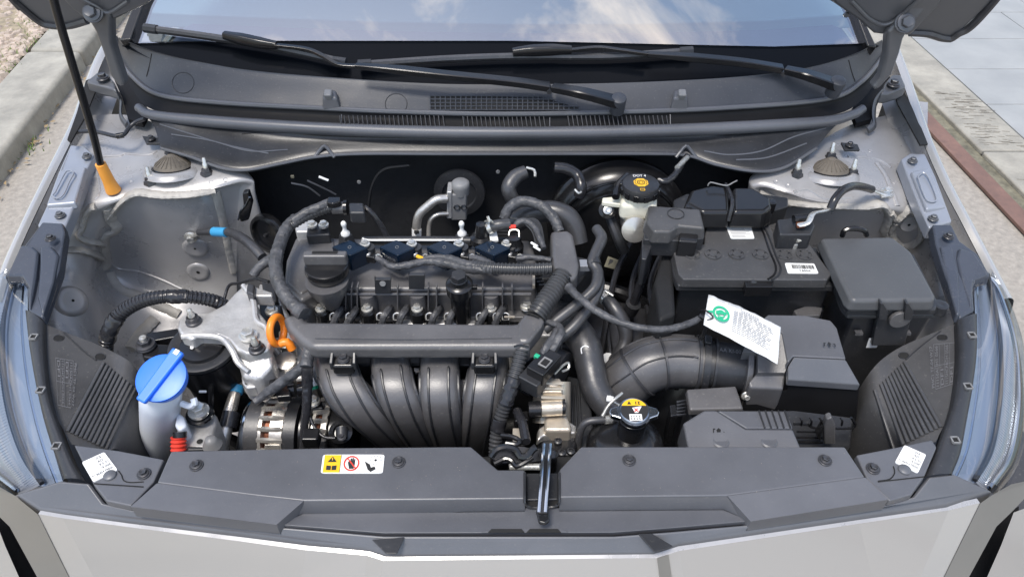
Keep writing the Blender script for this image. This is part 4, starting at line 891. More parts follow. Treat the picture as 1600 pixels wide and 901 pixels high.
# ---- fuse covers at the back
rb = thing('fuse_link_cover', 'humped black fuse link covers strapped behind the battery', 'cover', W(1150, 320, .88))
obj('base_tray', MB().prism(PW([(1052, 312), (1072, 302), (1190, 302), (1232, 308), (1232, 322), (1206, 330), (1204, 345), (1052, 345)], .890), .03), 'plastic', rb, bevel=.003)
for pl in ([(1080, 296), (1112, 288), (1138, 292), (1140, 330), (1098, 330), (1072, 316)], [(1146, 292), (1176, 292), (1204, 308), (1206, 322), (1196, 330), (1146, 330)]):
    obj('humped_cover', MB().prism(PW(pl, .915), .03, .006), 'gloss', rb, bevel=.006, seg=3)
obj('strap', MB().tube(PW([(1134, 288, .918), (1142, 305, .921), (1144, 320, .921), (1138, 345, .90)]), .003, 8), 'vinyl', rb)
obj('clip_wire', MB().tube(PW([(1106, 290, .92), (1110, 285, .926), (1124, 288, .924), (1136, 290, .924), (1144, 286, .925), (1152, 282, .93)]), .0011, 6), 'gprint', rb)
for px, py in ((1078, 320), (1206, 314)): obj('clip', MB().prism(PW([(px-6, py-4), (px+6, py-4), (px+8, py+4), (px-8, py+4)], .912), .02), 'gloss', rb, bevel=.002)
ec = thing('relay_cover', 'black hooded relay cover between the brake fluid tank and the battery', 'cover', W(1055, 345, .88))
obj('cover_top', MB().prism(PW([(1014, 320), (1094, 326), (1101, 356), (1060, 352), (1048, 361), (1022, 361), (1010, 345)], .918), .022, .004), 'batt', ec, bevel=.004, seg=3)
obj('cover_skirt', MB().prism(PW([(1006, 362), (1050, 364), (1062, 356), (1100, 358), (1100, 372), (1062, 376), (1006, 374)], .900), .03), 'plastic', ec, bevel=.002)
obj('front_clip', MB().prism(PW([(1062, 356), (1092, 358), (1090, 378), (1060, 376)], .906), .03), 'gloss', ec, bevel=.003)
obj('side_leg', MB().prism(PW([(1004, 370), (1022, 376), (1010, 405), (1002, 404)], .89), .05), 'plastic', ec, bevel=.002)
c = W(1056, 334, .9185); obj('round_mark', MB().tube([c+V((math.cos(a)*.012, math.sin(a)*.012, .0002)) for a in [k*PI/10 for k in range(21)]], .0007, 5), 'plastic', ec)
# ================================================================== FUSE BOX
fb = thing('fuse_box', 'big smooth black fuse box right of the battery with a front clip', 'fuse box', W(1370, 450, .75))
obj('lid', MB().prism(PW([(1283, 371), (1394, 369), (1424, 392), (1462, 461), (1459, 468), (1334, 469), (1326, 462)], .892), .020, .004), 'lidp', fb, bevel=.007, seg=4)
obj('lid_flange', MB().prism(PW([(1280, 378), (1396, 374), (1430, 398), (1467, 472), (1464, 482), (1328, 483), (1319, 470)], .873), .012, .002), 'plastic', fb, bevel=.004, seg=3)
obj('box_flange', MB().prism(PW([(1282, 390), (1396, 386), (1430, 410), (1467, 480), (1464, 490), (1327, 491), (1317, 480)], .860), .008, .003), 'plastic', fb, bevel=.003, seg=3)
obj('box_body', MB().prism(PW([(1290, 400), (1396, 396), (1428, 420), (1461, 486), (1457, 492), (1332, 493), (1320, 480)], .850), .17, -.014), 'plastic', fb, bevel=.006, seg=3)
def frontslab(pl, y, th, z=None):
    return slab(pl, y, th)
yf = W(1400, 492, .852).y
obj('front_clip', slab([(1372, 478), (1426, 478), (1423, 500), (1414, 540), (1362, 540), (1370, 500)], yf-.010, .008), 'plastic', fb, bevel=.0015)
for x0 in (1379, 1419): obj('clip_fin', slab([(x0-3, 474), (x0+1, 474), (x0+9, 488), (x0+6, 500), (x0-6, 500), (x0-5, 486)], yf-.020, .010), 'plastic', fb, bevel=.001)
obj('clip_tongue', MB().lathe([(.014, 0), (.014, .006)], YP(1404, 496, yf-.012), V((0, -1, 0)), 20, PI*0, PI*2), 'matte', fb, bevel=.001)
for x0 in (1343, 1418): obj('lug', slab([(x0-6, 520), (x0+6, 520), (x0+5, 524), (x0-7, 524)], yf-.006, .006), 'matte', fb)
q = [YP(1358, 528, yf-.004), YP(1374, 528, yf-.004), YP(1370, 543, yf-.003), YP(1353, 543, yf-.003)]; mm = MB(); mm.add(q, [(0, 1, 2, 3)]); obj('small_label', mm, 'white', fb)
obj('label_print', rects(q, [(.2, .2, .8, .35), (.2, .5, .7, .65)], .0006), 'gprint', fb)
obj('side_boss', MB().lathe([(.010, -.01), (.010, .004), (.006, .005), (.003, .004), (0, .004)], W(1469, 479, .868), V((0, 0, 1)), 18), 'plastic', fb, ang=40)
obj('rear_handle', MB().tube(PW([(1316, 368, .885), (1320, 360, .897), (1335, 357, .90), (1350, 360, .897), (1354, 367, .885)]), .004, 8), 'gloss', fb)
# ================================================================== AIR FILTER BOX, snorkel, intake tube
af = thing('air_filter_box', 'angular black air filter box with stepped lid at the right front', 'air filter box', W(1260, 600, .65))
zl = .856
obj('lid_top', MB().prism(PW([(1190, 500, zl-.003), (1200, 491, zl), (1257, 492, zl), (1298, 500, zl), (1308, 512, zl), (1322, 560, zl-.004), (1240, 556, zl-.006), (1231, 566, zl-.008), (1222, 520, zl)]), .012, .001), 'grain', af, bevel=.002)
obj('lid_slope', MB().prism(PW([(1240, 557, zl-.005), (1322, 561, zl-.003), (1345, 601, zl-.030), (1231, 593, zl-.026), (1231, 572, zl-.018)]), .012), 'grain', af, bevel=.002)
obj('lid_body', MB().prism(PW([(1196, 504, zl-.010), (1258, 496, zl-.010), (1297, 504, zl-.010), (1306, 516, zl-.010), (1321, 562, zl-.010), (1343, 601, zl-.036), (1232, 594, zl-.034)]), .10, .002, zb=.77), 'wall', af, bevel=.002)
obj('lid_shoulder', MB().prism(PW([(1160, 550, zl-.02), (1176, 512, zl-.008), (1190, 500, zl-.004), (1222, 522, zl-.002), (1232, 566, zl-.010), (1230, 574, zl-.02), (1226, 582, zl-.03), (1184, 582, zl-.03), (1184, 550, zl-.02)]), .09), 'matte', af, bevel=.005, seg=3)
obj('lid_step', MB().prism(PW([(1184, 580, zl-.034), (1228, 581, zl-.034), (1224, 608, zl-.045), (1172, 606, zl-.045), (1170, 596, zl-.04)]), .08, .002), 'matte', af, bevel=.003)
obj('lid_front_wall', MB().prism(PW([(1160, 640, .768), (1168, 606, .806), (1228, 609, .806), (1234, 596, .82), (1343, 603, .82), (1338, 655, .752), (1336, 668, .737), (1160, 668, .737)]), .03), 'wall', af, bevel=.003)  # blacker than the lid top to paint the shade on its front
obj('filter_case', MB().prism(PW([(1075, 608, .79), (1150, 602, .79), (1162, 639, .785), (1240, 640, .77), (1335, 650, .76), (1330, 700, .74), (1078, 700, .74)]), .14), 'plastic', af, bevel=.004)
obj('left_deck', MB().prism(PW([(1073, 607, .800), (1150, 602, .800), (1162, 638, .796), (1078, 640, .796)]), .012, .001), 'matte', af, bevel=.003, seg=3)
yk = W(1290, 664, .78).y
obj('hook_rail', MB().tube([YP(x, y, yk-.006) for x, y in ((1240, 662), (1262, 663), (1272, 668), (1310, 669), (1332, 668), (1336, 662), (1330, 652))], .0018, 6), 'gloss', af)
for x in (1251, 1266, 1281, 1314): obj('rail_hook', MB().tube([YP(x-1, 652, yk-.007), YP(x+2, 657, yk-.010), YP(x+1, 664, yk-.008)], .0014, 6), 'gloss', af)
for y0 in (674, 683, 690): obj('case_rib', MB().tube([YP(1245, y0, yk-.004), YP(1285, y0+1, yk-.004)], .0014, 6), 'gloss', af)
obj('spring_clip', slab([(1292, 655), (1300, 652), (1306, 664), (1306, 694), (1288, 694), (1288, 666)], yk-.016, .010), 'matte', af, bevel=.002)
obj('clip_side', slab([(1284, 668), (1289, 664), (1282, 690), (1276, 682)], yk-.014, .010), 'gloss', af, bevel=.001)
q = PW([(1285, 534), (1303, 536), (1306, 544), (1287, 543)], zl-.0005)
obj('moulded_arrow', polys(q, [[(0, .3), (.2, .3), (.2, .45), (.1, .45), (.1, .9), (0, .9)], [(.3, .5), (.5, .05), (.7, .5), (.58, .5), (.58, .9), (.42, .9), (.42, .5)], [(.8, .3), (1, .3), (1, .9), (.9, .9), (.9, .45), (.8, .45)]], .0022), 'plastic', af)
sn = thing('intake_snorkel', 'flat grey intake snorkel with three grooves tucked behind the radiator cover', 'snorkel', W(1160, 670, .80))
obj('snorkel_deck', MB().prism(PW([(1100, 640, .818), (1120, 640, .819), (1165, 669, .820), (1239, 669, .820), (1252, 700, .812), (1076, 705, .812), (1067, 660, .815)]), .04, .002), 'grain', sn, bevel=.003)
obj('raised_flap', MB().prism(PW([(1121, 641, .8215), (1228, 642, .8225), (1239, 668.5, .822), (1166, 668.5, .822)]), .006), 'grain', sn, bevel=.0015)
for k in range(5): 
    x0 = 1186+k*10; obj('groove_bar', MB().tube([W(x0, 641, .8235), W(x0+9, 668, .8225)], .0012, 5), 'plastic', sn)
for px in (1126, 1201): 
    c = W(px, 688, .8145); obj('round_pip', MB().lathe([(.011, 0), (.009, .0015), (.006, .001), (0, .001)], c, V((0, 0, 1)), 20), 'grain', sn, ang=30)
q = PW([(1114, 669), (1131, 669), (1132, 677), (1114, 677)], .8165)
obj('moulded_arrow', polys(q, [[(0, .1), (.2, .1), (.2, .3), (.08, .3), (.08, .9), (0, .9)], [(.3, .35), (.5, 0), (.7, .35), (.66, .8), (.34, .8)], [(.8, .1), (1, .1), (1, .9), (.92, .9), (.92, .3), (.8, .3)]], .0012), 'dark', sn)
lt = thing('side_latch', 'black toothed clip left of the intake snorkel', 'clip', W(1055, 645, .80))
obj('latch_post', MB().prism(PW([(1046, 632), (1056, 630), (1060, 648), (1048, 650)], .80), .06), 'gloss', lt, bevel=.002)
for k in range(5): obj('tooth', MB().prism(PW([(1057, 626+k*5), (1072, 624+k*5.5), (1058, 629+k*5)], .80), .003), 'plastic', lt)
tu = thing('intake_tube', 'thick ribbed black rubber intake elbow leading to the air filter box', 'intake tube', W(1060, 580, .78))
ctrl = PW([(950, 640, .69), (962, 618, .73), (982, 592, .765), (1012, 572, .785), (1050, 565, .79), (1095, 568, .79)]); r0 = .0365
obj('elbow', MB().tube(ctrl, [.036, .037, .038, .0375, .0370, .0365], 28), 'matte', tu)
Pe = spline(ctrl, .002)
def ringat(pts, t, r, w_, m, name, par):
    i = int(t*(len(pts)-1)); i = max(1, min(len(pts)-2, i)); ax = (pts[i+1]-pts[i-1]).normalized()
    obj(name, MB().lathe([(r-.003, -w_), (r, -w_*.7), (r, w_*.7), (r-.003, w_)], pts[i], ax, 32), m, par, ang=50)
for t, r in ((.03, .0415), (.07, .0435), (.11, .044), (.15, .044), (.19, .0435), (.23, .042), (.52, .0400), (.72, .0395), (.97, .040)): ringat(Pe, t, r, .0022, 'rubber', 'band', tu)
for a in (.6, 1.35, 2.1):
    L_ = []
    for i in range(int(len(Pe)*.25), int(len(Pe)*.95), 3):
        tt = (Pe[i+1]-Pe[i-1]).normalized(); u = V((0, 0, 1)); u = (u-tt*u.dot(tt)).normalized(); v = tt.cross(u); L_.append(Pe[i]+(u*math.sin(a)-v*math.cos(a))*.0382)
    obj('rib', MB().tube(L_, .0014, 6), 'rubber', tu)
mf = PW([(1093, 568, .79), (1120, 571, .79), (1168, 577, .79)])
obj('clamp_band', MB().tube(PW([(1094, 568, .79), (1104, 569, .79)]), .0405, 28), 'plastic', tu)
obj('meter_tube', MB().tube(PW([(1104, 569, .79), (1135, 573, .79), (1172, 577, .79)]), .0345, 28), 'plastic', tu)
obj('flange', MB().tube(PW([(1160, 576, .79), (1168, 577, .79)]), .041, 28), 'matte', tu)
obj('flange', MB().tube(PW([(1112, 570, .79), (1116, 570.5, .79)]), .0385, 28), 'plastic', tu)
bolt(W(1157, 588, .79)+V((0, -.034, 0)), .004, tu, 'zinc', V((0, -1, .3)))
obj('sensor_plug', MB().prism(PW([(1101, 521), (1114, 524), (1113, 536), (1101, 534)], .835), .02), 'gloss', tu, bevel=.002)
# ---- the paper tag in its clear bag
tg_ = thing('paper_tag', 'white paper tag with a green stamp in a clear bag, tied near the intake tube', 'tag', W(1165, 510, .88))
q = PW([(1107, 460, .893), (1220, 511, .885), (1215, 568, .875), (1099, 508, .885)])
def sheet(q, s0, s1, t0, t1, off, bul=.006, k=14):
    rows = []
    for i in range(6):
        rows.append([qmap(q, s0+(s1-s0)*j/k, t0+(t1-t0)*i/5, off+bul*math.sin(PI*j/k)*(.6+.4*math.sin(i*.9))+.0026*noise.noise(V((j*.6, i*1.1, 0)))) for j in range(k+1)])
    m = MB(); n = k+1; m.add([p for r in rows for p in r], [(i*n+j, i*n+j+1, (i+1)*n+j+1, (i+1)*n+j) for i in range(5) for j in range(k)]); return m
obj('clear_bag', sheet(q, 0, 1, 0, 1, 0), 'cover', tg_, solid=.0006)
obj('paper', sheet(q, .20, .985, .05, .95, .0012), 'white', tg_)
def onsheet(pl, off=.0022, bul=.006):
    m = MB()
    for p in pl: m.add([qmap(q, a, b, off+bul*math.sin(PI*a)*(.85)) for a, b in p], [tuple(range(len(p)))])
    return m
ln = []
for i in range(15):
    b = .14+i*.05
    if i in (0, 1): a0_, a1_ = .45, .7
    else: a0_, a1_ = .36, .92-.1*random.random()
    for j in range(8):
        x0 = a0_+(a1_-a0_)*j/8; x1 = a0_+(a1_-a0_)*(j+.86)/8; ln.append([(x0, b), (x1, b), (x1, b+.018), (x0, b+.018)])
obj('print', onsheet(ln, .0032), 'gprint', tg_)
obj('green_stamp', onsheet(ringp(.20, .50, .085, .115, 2.0)+ringp(.20, .5, .04, .055, 2.0)+[[(.13, .45), (.27, .40), (.27, .48), (.13, .55)], [(.16, .62), (.24, .6), (.24, .7), (.17, .72)], [(.02, .55), (.09, .5), (.09, .56), (.02, .62)]], .0034), 'green', tg_)
obj('tie', MB().tube(PW([(1094, 486, .88), (1100, 484, .892), (1110, 490, .897), (1114, 496, .89), (1106, 500, .886), (1098, 498, .88)]), .0012, 6), 'vinyl', tg_)
# ================================================================== ENGINE
en = thing('engine', 'four cylinder engine with a black plastic valve cover, black intake runners and aluminium front end', 'engine', W(650, 480, .45))
zc = .850
blk = MB(); blk.box((-.12, .86, .56), (.46, .20, .40)); obj('engine_block', blk, 'dsteel', en, bevel=.01)
obj('valve_cover', MB().prism(PW([(462, 369), (560, 371), (700, 372), (828, 374), (838, 400), (838, 450), (700, 451), (530, 451), (508, 449), (470, 470), (443, 445), (447, 405)], zc), .055, .001), 'matte', en, bevel=.006, seg=4)
obj('cover_dome', MB().prism(PW([(470, 372, .853), (520, 372, .853), (524, 398, .853), (500, 440, .853), (470, 458, .853), (450, 440, .853), (454, 402, .853)]), .006, .003), 'matte', en, bevel=.004, seg=3)
yv = W(600, 452, zc).y
obj('front_flange', MB().prism([V((W(505, 470, .81).x, yv-.012, .806)), V((W(838, 470, .81).x, yv-.012, .806)), V((W(838, 470, .81).x, yv+.01, .806)), V((W(505, 470, .81).x, yv+.01, .806))], .01), 'matte', en, bevel=.002)
obj('front_ledge', MB().tube([YP(x, 459, yv-.006) for x in (512, 600, 700, 830)], .0022, 6), 'matte', en)
for x, w_ in ((540, 2), (549, 2), (558, 2), (621, 2), (669, 2), (682, 2), (754, 2), (785, 2), (800, 2), (512, 2), (520, 2)):
    obj('front_rib', slab([(x-1, 449), (x+1, 449), (x+1, 486), (x-1, 486)], yv-.011, .012), 'matte', en)
for x in (573, 652, 767): obj('bolt_column', MB().lathe([(.013, -.05), (.012, .0)], YP(x, 458, yv-.001), V((0, 0, 1)), 16), 'matte', en)
# tabs on the cover
for x, y0 in ((598, 437), (651, 430)):
    obj('harness_tab', slab([(x-13, y0-3), (x-12, y0), (x+12, y0), (x+13, y0-3), (x+12, y0+22), (x-12, y0+22)], yv-.010, .006), 'plastic', en, bevel=.001)
c = YP(598, 443, yv-.0105); obj('tab_slot', MB().lathe([(.0045, 0), (.004, .001), (0, .001)], c, V((0, -1, .2)), 16), 'gprint', en)
# oil filler cap
oc = W(511, 419, .888); ocap = obj('oil_filler_cap', MB().lathe([(.012, -.045), (.017, -.035), (.027, -.012), (.0295, -.008), (.031, 0), (.030, .006), (.026, .008), (0, .008)], oc, V((0, 0, 1)), 36), 'gloss', en, ang=40)
obj('cap_grip', MB().box(oc+V((0, .004, .015)), (.060, .013, .018)), 'matte', ocap, bevel=.003, seg=3)
obj('grip_recess', MB().box(oc+V((0, .005, .0243)), (.035, .005, .0012)), 'dark', ocap)
obj('filler_funnel', MB().lathe([(.030, 0), (.028, -.012), (.010, -.05)], oc+V((0, -.012, -.012)), V((0, 0, 1)), 30), 'matte', en)
# black tall breather neck on the front
nc = W(718, 452, .868)
nk = obj('breather_neck', MB().lathe([(.0135, -.085), (.0145, -.02), (.0185, -.018), (.019, -.002), (.017, 0), (.012, .001), (.012, .009), (.011, .010), (0, .010)], nc+V((0, 0, .012)), V((0, -.12, 1)), 28), 'gloss', en, ang=40)
obj('neck_hex', MB().lathe([(.011, 0), (.0105, .008), (0, .008)], nc+V((0, -.002, .022)), V((0, -.12, 1)), 6), 'plastic', nk)
obj('neck_ear', MB().box(nc+V((.021, 0, .004)), (.008, .006, .006)), 'gloss', nk, bevel=.001)
# bolts and injectors along the front
for px, zz_ in ((502, .822), (574, .822), (652, .822), (767, .822)):
    c = W(px, 484, zz_); obj('bolt_sleeve', MB().lathe([(.0115, -.03), (.0115, -.002), (.010, 0)], c, V((0, 0, 1)), 20), 'gloss', en)
    bolt(c, .0058, en, 'zinc', wash=1.35)
for px in (425, 823): bolt(W(px, 487 if px < 500 else 480, .815), .0065, en, 'zinc', wash=1.5)
obj('corner_boss', MB().prism(PW([(405, 470), (440, 476), (440, 500), (412, 502), (404, 490)], .81), .05), 'plastic', en, bevel=.003)
hz = .800
for px in (527, 551, 602, 629, 680, 706, 757, 780):
    obj('injector_wire', MB().tube(PW([(px-9 if (px//10) % 2 else px-6, 506, .81), (px-2, 494, .822), (px+4, 485, .822), (px+8, 478, .812)]), .0052, 8, kind='tape'), 'tape', en)
for px in (521, 546, 594, 620, 671, 700, 750, 776, 790):
    c = W(px, 497, .818); mb = MB()
    mb.tube([c+V((-.004, -.004, 0)), c+V((-.005, .004, .003)), c+V((0, .007, .004)), c+V((.005, .004, .003)), c+V((.004, -.004, 0))], .0011, 5); obj('injector_clip', mb, 'zinc', en)
    obj('injector_body', MB().box(c+V((0, .002, -.008)), (.011, .012, .016)), 'gloss', en, bevel=.002)
for px in (574, 652, 728): obj('head_pad', MB().prism(PW([(px-14, 499), (px+16, 499), (px+14, 507), (px-12, 507)], .80), .03), 'alu', en, bevel=.002)
obj('head_front', MB().box((-.125, W(650, 500, .78).y-.012, .745), (.40, .05, .08)), 'alu', en, bevel=.004)
for px in (640, 690): obj('head_casting', MB().prism(PW([(px-18, 498), (px+18, 496), (px+26, 506), (px-24, 507)], .803), .02), 'alu', en, bevel=.003)
# two white-headed studs (ball pins) and rear bolts
for px, py in ((540, 366), (722, 366)):
    c = W(px, py, .872)
    obj('pin_base', MB().lathe([(.018, -.03), (.011, .002), (.010, .006)], c-V((0, 0, .006)), V((0, 0, 1)), 4), 'plastic', en, bevel=.001)
    obj('ball_pin', MB().lathe([(.0068, 0), (.007, .003), (.0045, .006), (.0028, .010), (.003, .015), (.0042, .018), (.0042, .021), (.0025, .024), (0, .025)], c, V((0, 0, 1)), 18), 'white', en, ang=60)
for px in (488, 506): bolt(W(px, 353, .875), .0055, en, 'zinc', wash=1.4)
obj('rear_shelf', MB().prism(PW([(480, 352), (512, 350), (516, 366), (478, 368)], .870), .02), 'plastic', en, bevel=.003)
obj('rear_casting', MB().prism(PW([(460, 350), (480, 342), (492, 344), (488, 362), (462, 362)], .868), .03), 'alu', en, bevel=.003)
obj('fuel_rail', MB().tube(PW([(566, 376, .865), (700, 376, .865), (800, 378, .865)]), .0070, 12), 'plastic', en)
obj('heat_shield_edge', MB().tube(PW([(567, 371, .876), (575, 375, .873), (640, 375, .873), (715, 375, .873), (722, 372, .874)]), .0016, 5), 'white', en)
# ---- ignition coils: four separate things
cpx = [(546, 386), (620, 386), (694, 386), (769, 386)]
cz = .893; c0 = W(*cpx[0], cz)
names = ['ignition coil with a dark blue glossy top nearest the oil filler cap', 'second ignition coil counted from the oil filler cap, a yellow wire on its plug', 'third ignition coil counted from the oil filler cap', 'ignition coil farthest from the oil filler cap, beside the upright wire duct']
ct = thing('ignition_coil', names[0], 'ignition coil', c0, 'ignition coils in a row on the valve cover')
dm = [W(518, 385, cz), W(546, 374, cz), W(575, 386.5, cz), W(546, 399, cz)]
cb = obj('coil_body', MB().prism(dm, .030), 'coil', ct, bevel=.0018)
cc_ = sum(dm, V())/4
obj('coil_mark', MB().tube([cc_+V((math.cos(a)*.0022, math.sin(a)*.0030, .0002)) for a in [k*PI/6 for k in range(13)]], .0003, 4), 'gprint', ct)
Q = [dm[0]+V((0, 0, -.008)), dm[3]+V((0, 0, -.008)), dm[3]+V((0, 0, -.024)), dm[0]+V((0, 0, -.024))]
off = (dm[3]-dm[0]).cross(V((0, 0, 1))).normalized(); off = off if off.y < 0 else -off
Q = [p+off*.0004 for p in Q]
mm = MB(); a_ = text(Q, '27300-2B', (.25, .1, .85, .4), 0); mm.add(a_.v, a_.f); a_ = text(Q, '12V GDC', (.35, .55, .8, .82), 0); mm.add(a_.v, a_.f)
obj('coil_lettering', mm, 'gprint', ct)
c = W(575, 398, .876); sock = obj('plug_socket', MB().box(c+V((-.004, .002, 0)), (.020, .016, .014), Matrix.Rotation(-.25, 3, 'Z')), 'alu', ct, bevel=.003)
obj('plug', MB().box(c+V((.006, -.004, -.002)), (.014, .012, .012), Matrix.Rotation(-.25, 3, 'Z')), 'gloss', ct, bevel=.002)
obj('plug_wire', MB().tube([c+V((.008, -.006, 0)), c+V((.016, -.004, .004)), c+V((.022, -.008, .002))], .0014, 6), 'zinc', ct)
c = W(571, 382, .890); obj('coil_ear', MB().lathe([(.009, -.01), (.009, 0)], c-V((-.004, 0, .004)), V((0, 0, 1)), 16), 'plastic', ct); bolt(c+V((-.001, .001, -.002)), .0052, ct, 'zinc', wash=1.3)
for i in range(1, 4):
    d = W(*cpx[i], cz)-c0; dup(ct, d, names[i])
obj('yellow_wire', MB().tube(PW([(651, 400, .885), (659, 403, .884), (666, 405, .882)]), .0026, 6), 'yellow', en)

# ---- intake manifold
im = thing('intake_manifold', 'black plastic intake manifold with four curved runners below the wire duct', 'intake manifold', W(650, 620, .6))
def runner(path, wpx, name='runner'):
    P = PW(path); Pn = []; w_ = pr(wpx/2, P[0])
    m = MB(); pts = spline(P, .006); n = len(pts); k = 18
    prof = [(math.copysign(abs(math.cos(t))**.55, math.cos(t)), math.copysign(abs(math.sin(t))**.75, math.sin(t))) for t in [2*PI*j/k for j in range(k)]]
    vs = []
    for i in range(n):
        T = (pts[min(i+1, n-1)]-pts[max(i-1, 0)]).normalized(); u = V((1, 0, 0)); u = (u-T*u.dot(T)).normalized(); v = T.cross(u)
        for (a, b) in prof: vs.append(pts[i]+u*a*w_+v*b*w_*.72)
    m.add(vs, [(i*k+j, i*k+(j+1) % k, (i+1)*k+(j+1) % k, (i+1)*k+j) for i in range(n-1) for j in range(k)]+[tuple(range(k)), tuple((n-1)*k+j for j in range(k))])
    o = obj(name, m, 'matte', im, ang=50)
    for sx in (-.50, .50, -.95, .95):
        L_ = []
        for i in range(0, n, 2):
            T = (pts[min(i+1, n-1)]-pts[max(i-1, 0)]).normalized(); u = V((1, 0, 0)); u = (u-T*u.dot(T)).normalized(); v = T.cross(u)
            if v.y > 0: v = -v
            L_.append(pts[i]+u*sx*w_+v*w_*(.72 if abs(sx) < .8 else .30))
        obj('raised_seam', MB().tube(L_, .0016 if abs(sx) < .8 else .0028, 6), 'plastic', o)
    return o
runner([(520, 545, .795), (524, 572, .806), (540, 608, .802), (574, 644, .772), (612, 680, .695), (638, 706, .60), (652, 730, .52)], 60)
runner([(609, 545, .795), (610, 570, .808), (618, 606, .804), (636, 642, .774), (658, 680, .697), (674, 706, .60), (682, 730, .52)], 58)
runner([(686, 545, .795), (687, 570, .808), (687, 606, .804), (691, 642, .774), (700, 680, .697), (706, 706, .60), (710, 730, .52)], 58)
runner([(764, 548, .795), (764, 574, .803), (757, 608, .798), (750, 642, .769), (742, 680, .695), (738, 706, .60), (734, 730, .52)], 58)
obj('left_shoulder', MB().lathe([(.006, -.012), (.026, -.008), (.030, 0), (.026, .010), (.006, .014)], W(512, 578, .79), V((.9, -.3, .25)), 26), 'matte', im, ang=60)
obj('manifold_back', MB().prism(PW([(500, 546), (790, 546), (784, 570), (510, 570)], .79), .12, -.02), 'plastic', im, bevel=.005)
obj('plenum', MB().tube([V((-.19, .70, .60)), V((-.06, .69, .59)), V((.02, .70, .60))], .06, 20), 'plastic', im)
for (xa, xb, y0) in ((574, 594, 632), (648, 664, 632), (700, 746, 628)):
    a, b = W(xa, y0, .765), W(xb, y0, .765)
    obj('cross_web', MB().prism([a+V((0, -.006, 0)), b+V((0, -.006, 0)), b+V((0, .01, 0)), a+V((0, .01, 0))], .012), 'matte', im, bevel=.002)
    obj('cross_web', MB().prism([a+V((.008, -.006, -.022)), b+V((.008, -.006, -.022)), b+V((.008, .01, -.022)), a+V((.008, .01, -.022))], .004), 'matte', im, bevel=.001)
obj('wide_web', MB().prism(PW([(704, 590, .79), (742, 590, .79), (744, 626, .775), (702, 626, .775)]), .02), 'matte', im, bevel=.004)
for px, py, m in ((575, 557, 'zinc'), (653, 578, 'alu2'), (733, 557, 'zinc')):
    c = W(px, py, .775); bolt(c+V((0, 0, .002)), .0052, im, m, V((0, -.7, .7)), wash=1.4)
for px, py, z_ in ((543, 626, .79), (610, 626, .79), (681, 626, .79), (560, 640, .78), (624, 640, .78), (684, 640, .78)):
    c = W(px, py, z_); obj('round_mark', MB().tube([c+V((math.cos(a)*.0036, math.sin(a)*.0026, math.sin(a)*.0024)) for a in [k*PI/6 for k in range(13)]], .0008, 5), 'plastic', im)
for px in (537, 757):
    c = W(px, 562, .846)
    obj('bracket_base', MB().prism([c+V((-.014, -.011, 0)), c+V((.014, -.011, 0)), c+V((.014, .011, .002)), c+V((-.014, .011, .002))], .018), 'gloss', im, bevel=.004, seg=3)
    for sx in (-1, 1): obj('bracket_leg', MB().prism([c+V((sx*.015-.002, -.009, .003)), c+V((sx*.015+.002, -.009, .003)), c+V((sx*.0135+.002, .02, .02)), c+V((sx*.0135-.002, .02, .02))], .012), 'plastic', im, bevel=.001)
    bolt(c+V((0, 0, .001)), .0052, im, 'dsteel', wash=1.6)

# ---- wire duct
wd = thing('wire_duct', 'long smooth black wire duct running across the engine and up its right side', 'wire duct', W(650, 525, .84))
def rbox(pl, z, h, m='matte', par=wd, bev=.007, name='duct_run'): return obj(name, MB().prism(PW(pl, z), h, .002), m, par, bevel=bev, seg=4)
obj('duct_run', MB().prism(PW([(440, 490, .866), (470, 488, .868), (478, 500, .868), (800, 503, .868), (826, 500, .868), (830, 528, .868), (812, 541, .868), (486, 541, .868), (468, 530, .866), (450, 512, .866)]), .026, .001), 'matte', wd, bevel=.009, seg=5)
obj('duct_lid_edge', MB().tube(PW([(452, 516, .852), (484, 545, .842), (640, 546, .842), (798, 546, .842)]), .0022, 6), 'plastic', wd)
obj('duct_branch', MB().prism(PW([(808, 504, .870), (820, 486, .872), (852, 494, .872), (846, 508, .872), (826, 534, .870), (806, 534, .868)]), .026, .001), 'matte', wd, bevel=.007, seg=4)
obj('duct_branch', MB().prism(PW([(804, 524, .866), (828, 530, .866), (828, 546, .862), (800, 546, .862)]), .024, .001), 'matte', wd, bevel=.005, seg=4)
obj('upright_duct', MB().prism(PW([(860, 360, .894), (888, 358, .894), (896, 366, .894), (905, 412, .896), (902, 430, .894), (890, 437, .892), (866, 434, .892), (862, 400, .896)]), .030, .001), 'matte', wd, bevel=.008, seg=5)
for pl in ([(820, 487), (836, 490), (852, 496)], [(863, 430), (876, 428), (890, 435)], [(803, 541), (814, 539), (826, 542)]):
    obj('duct_mouth', MB().tube(PW(pl, .8965 if pl[0][1] < 440 else (.874 if pl[0][1] < 500 else .866)), .0014, 6), 'gloss', wd)

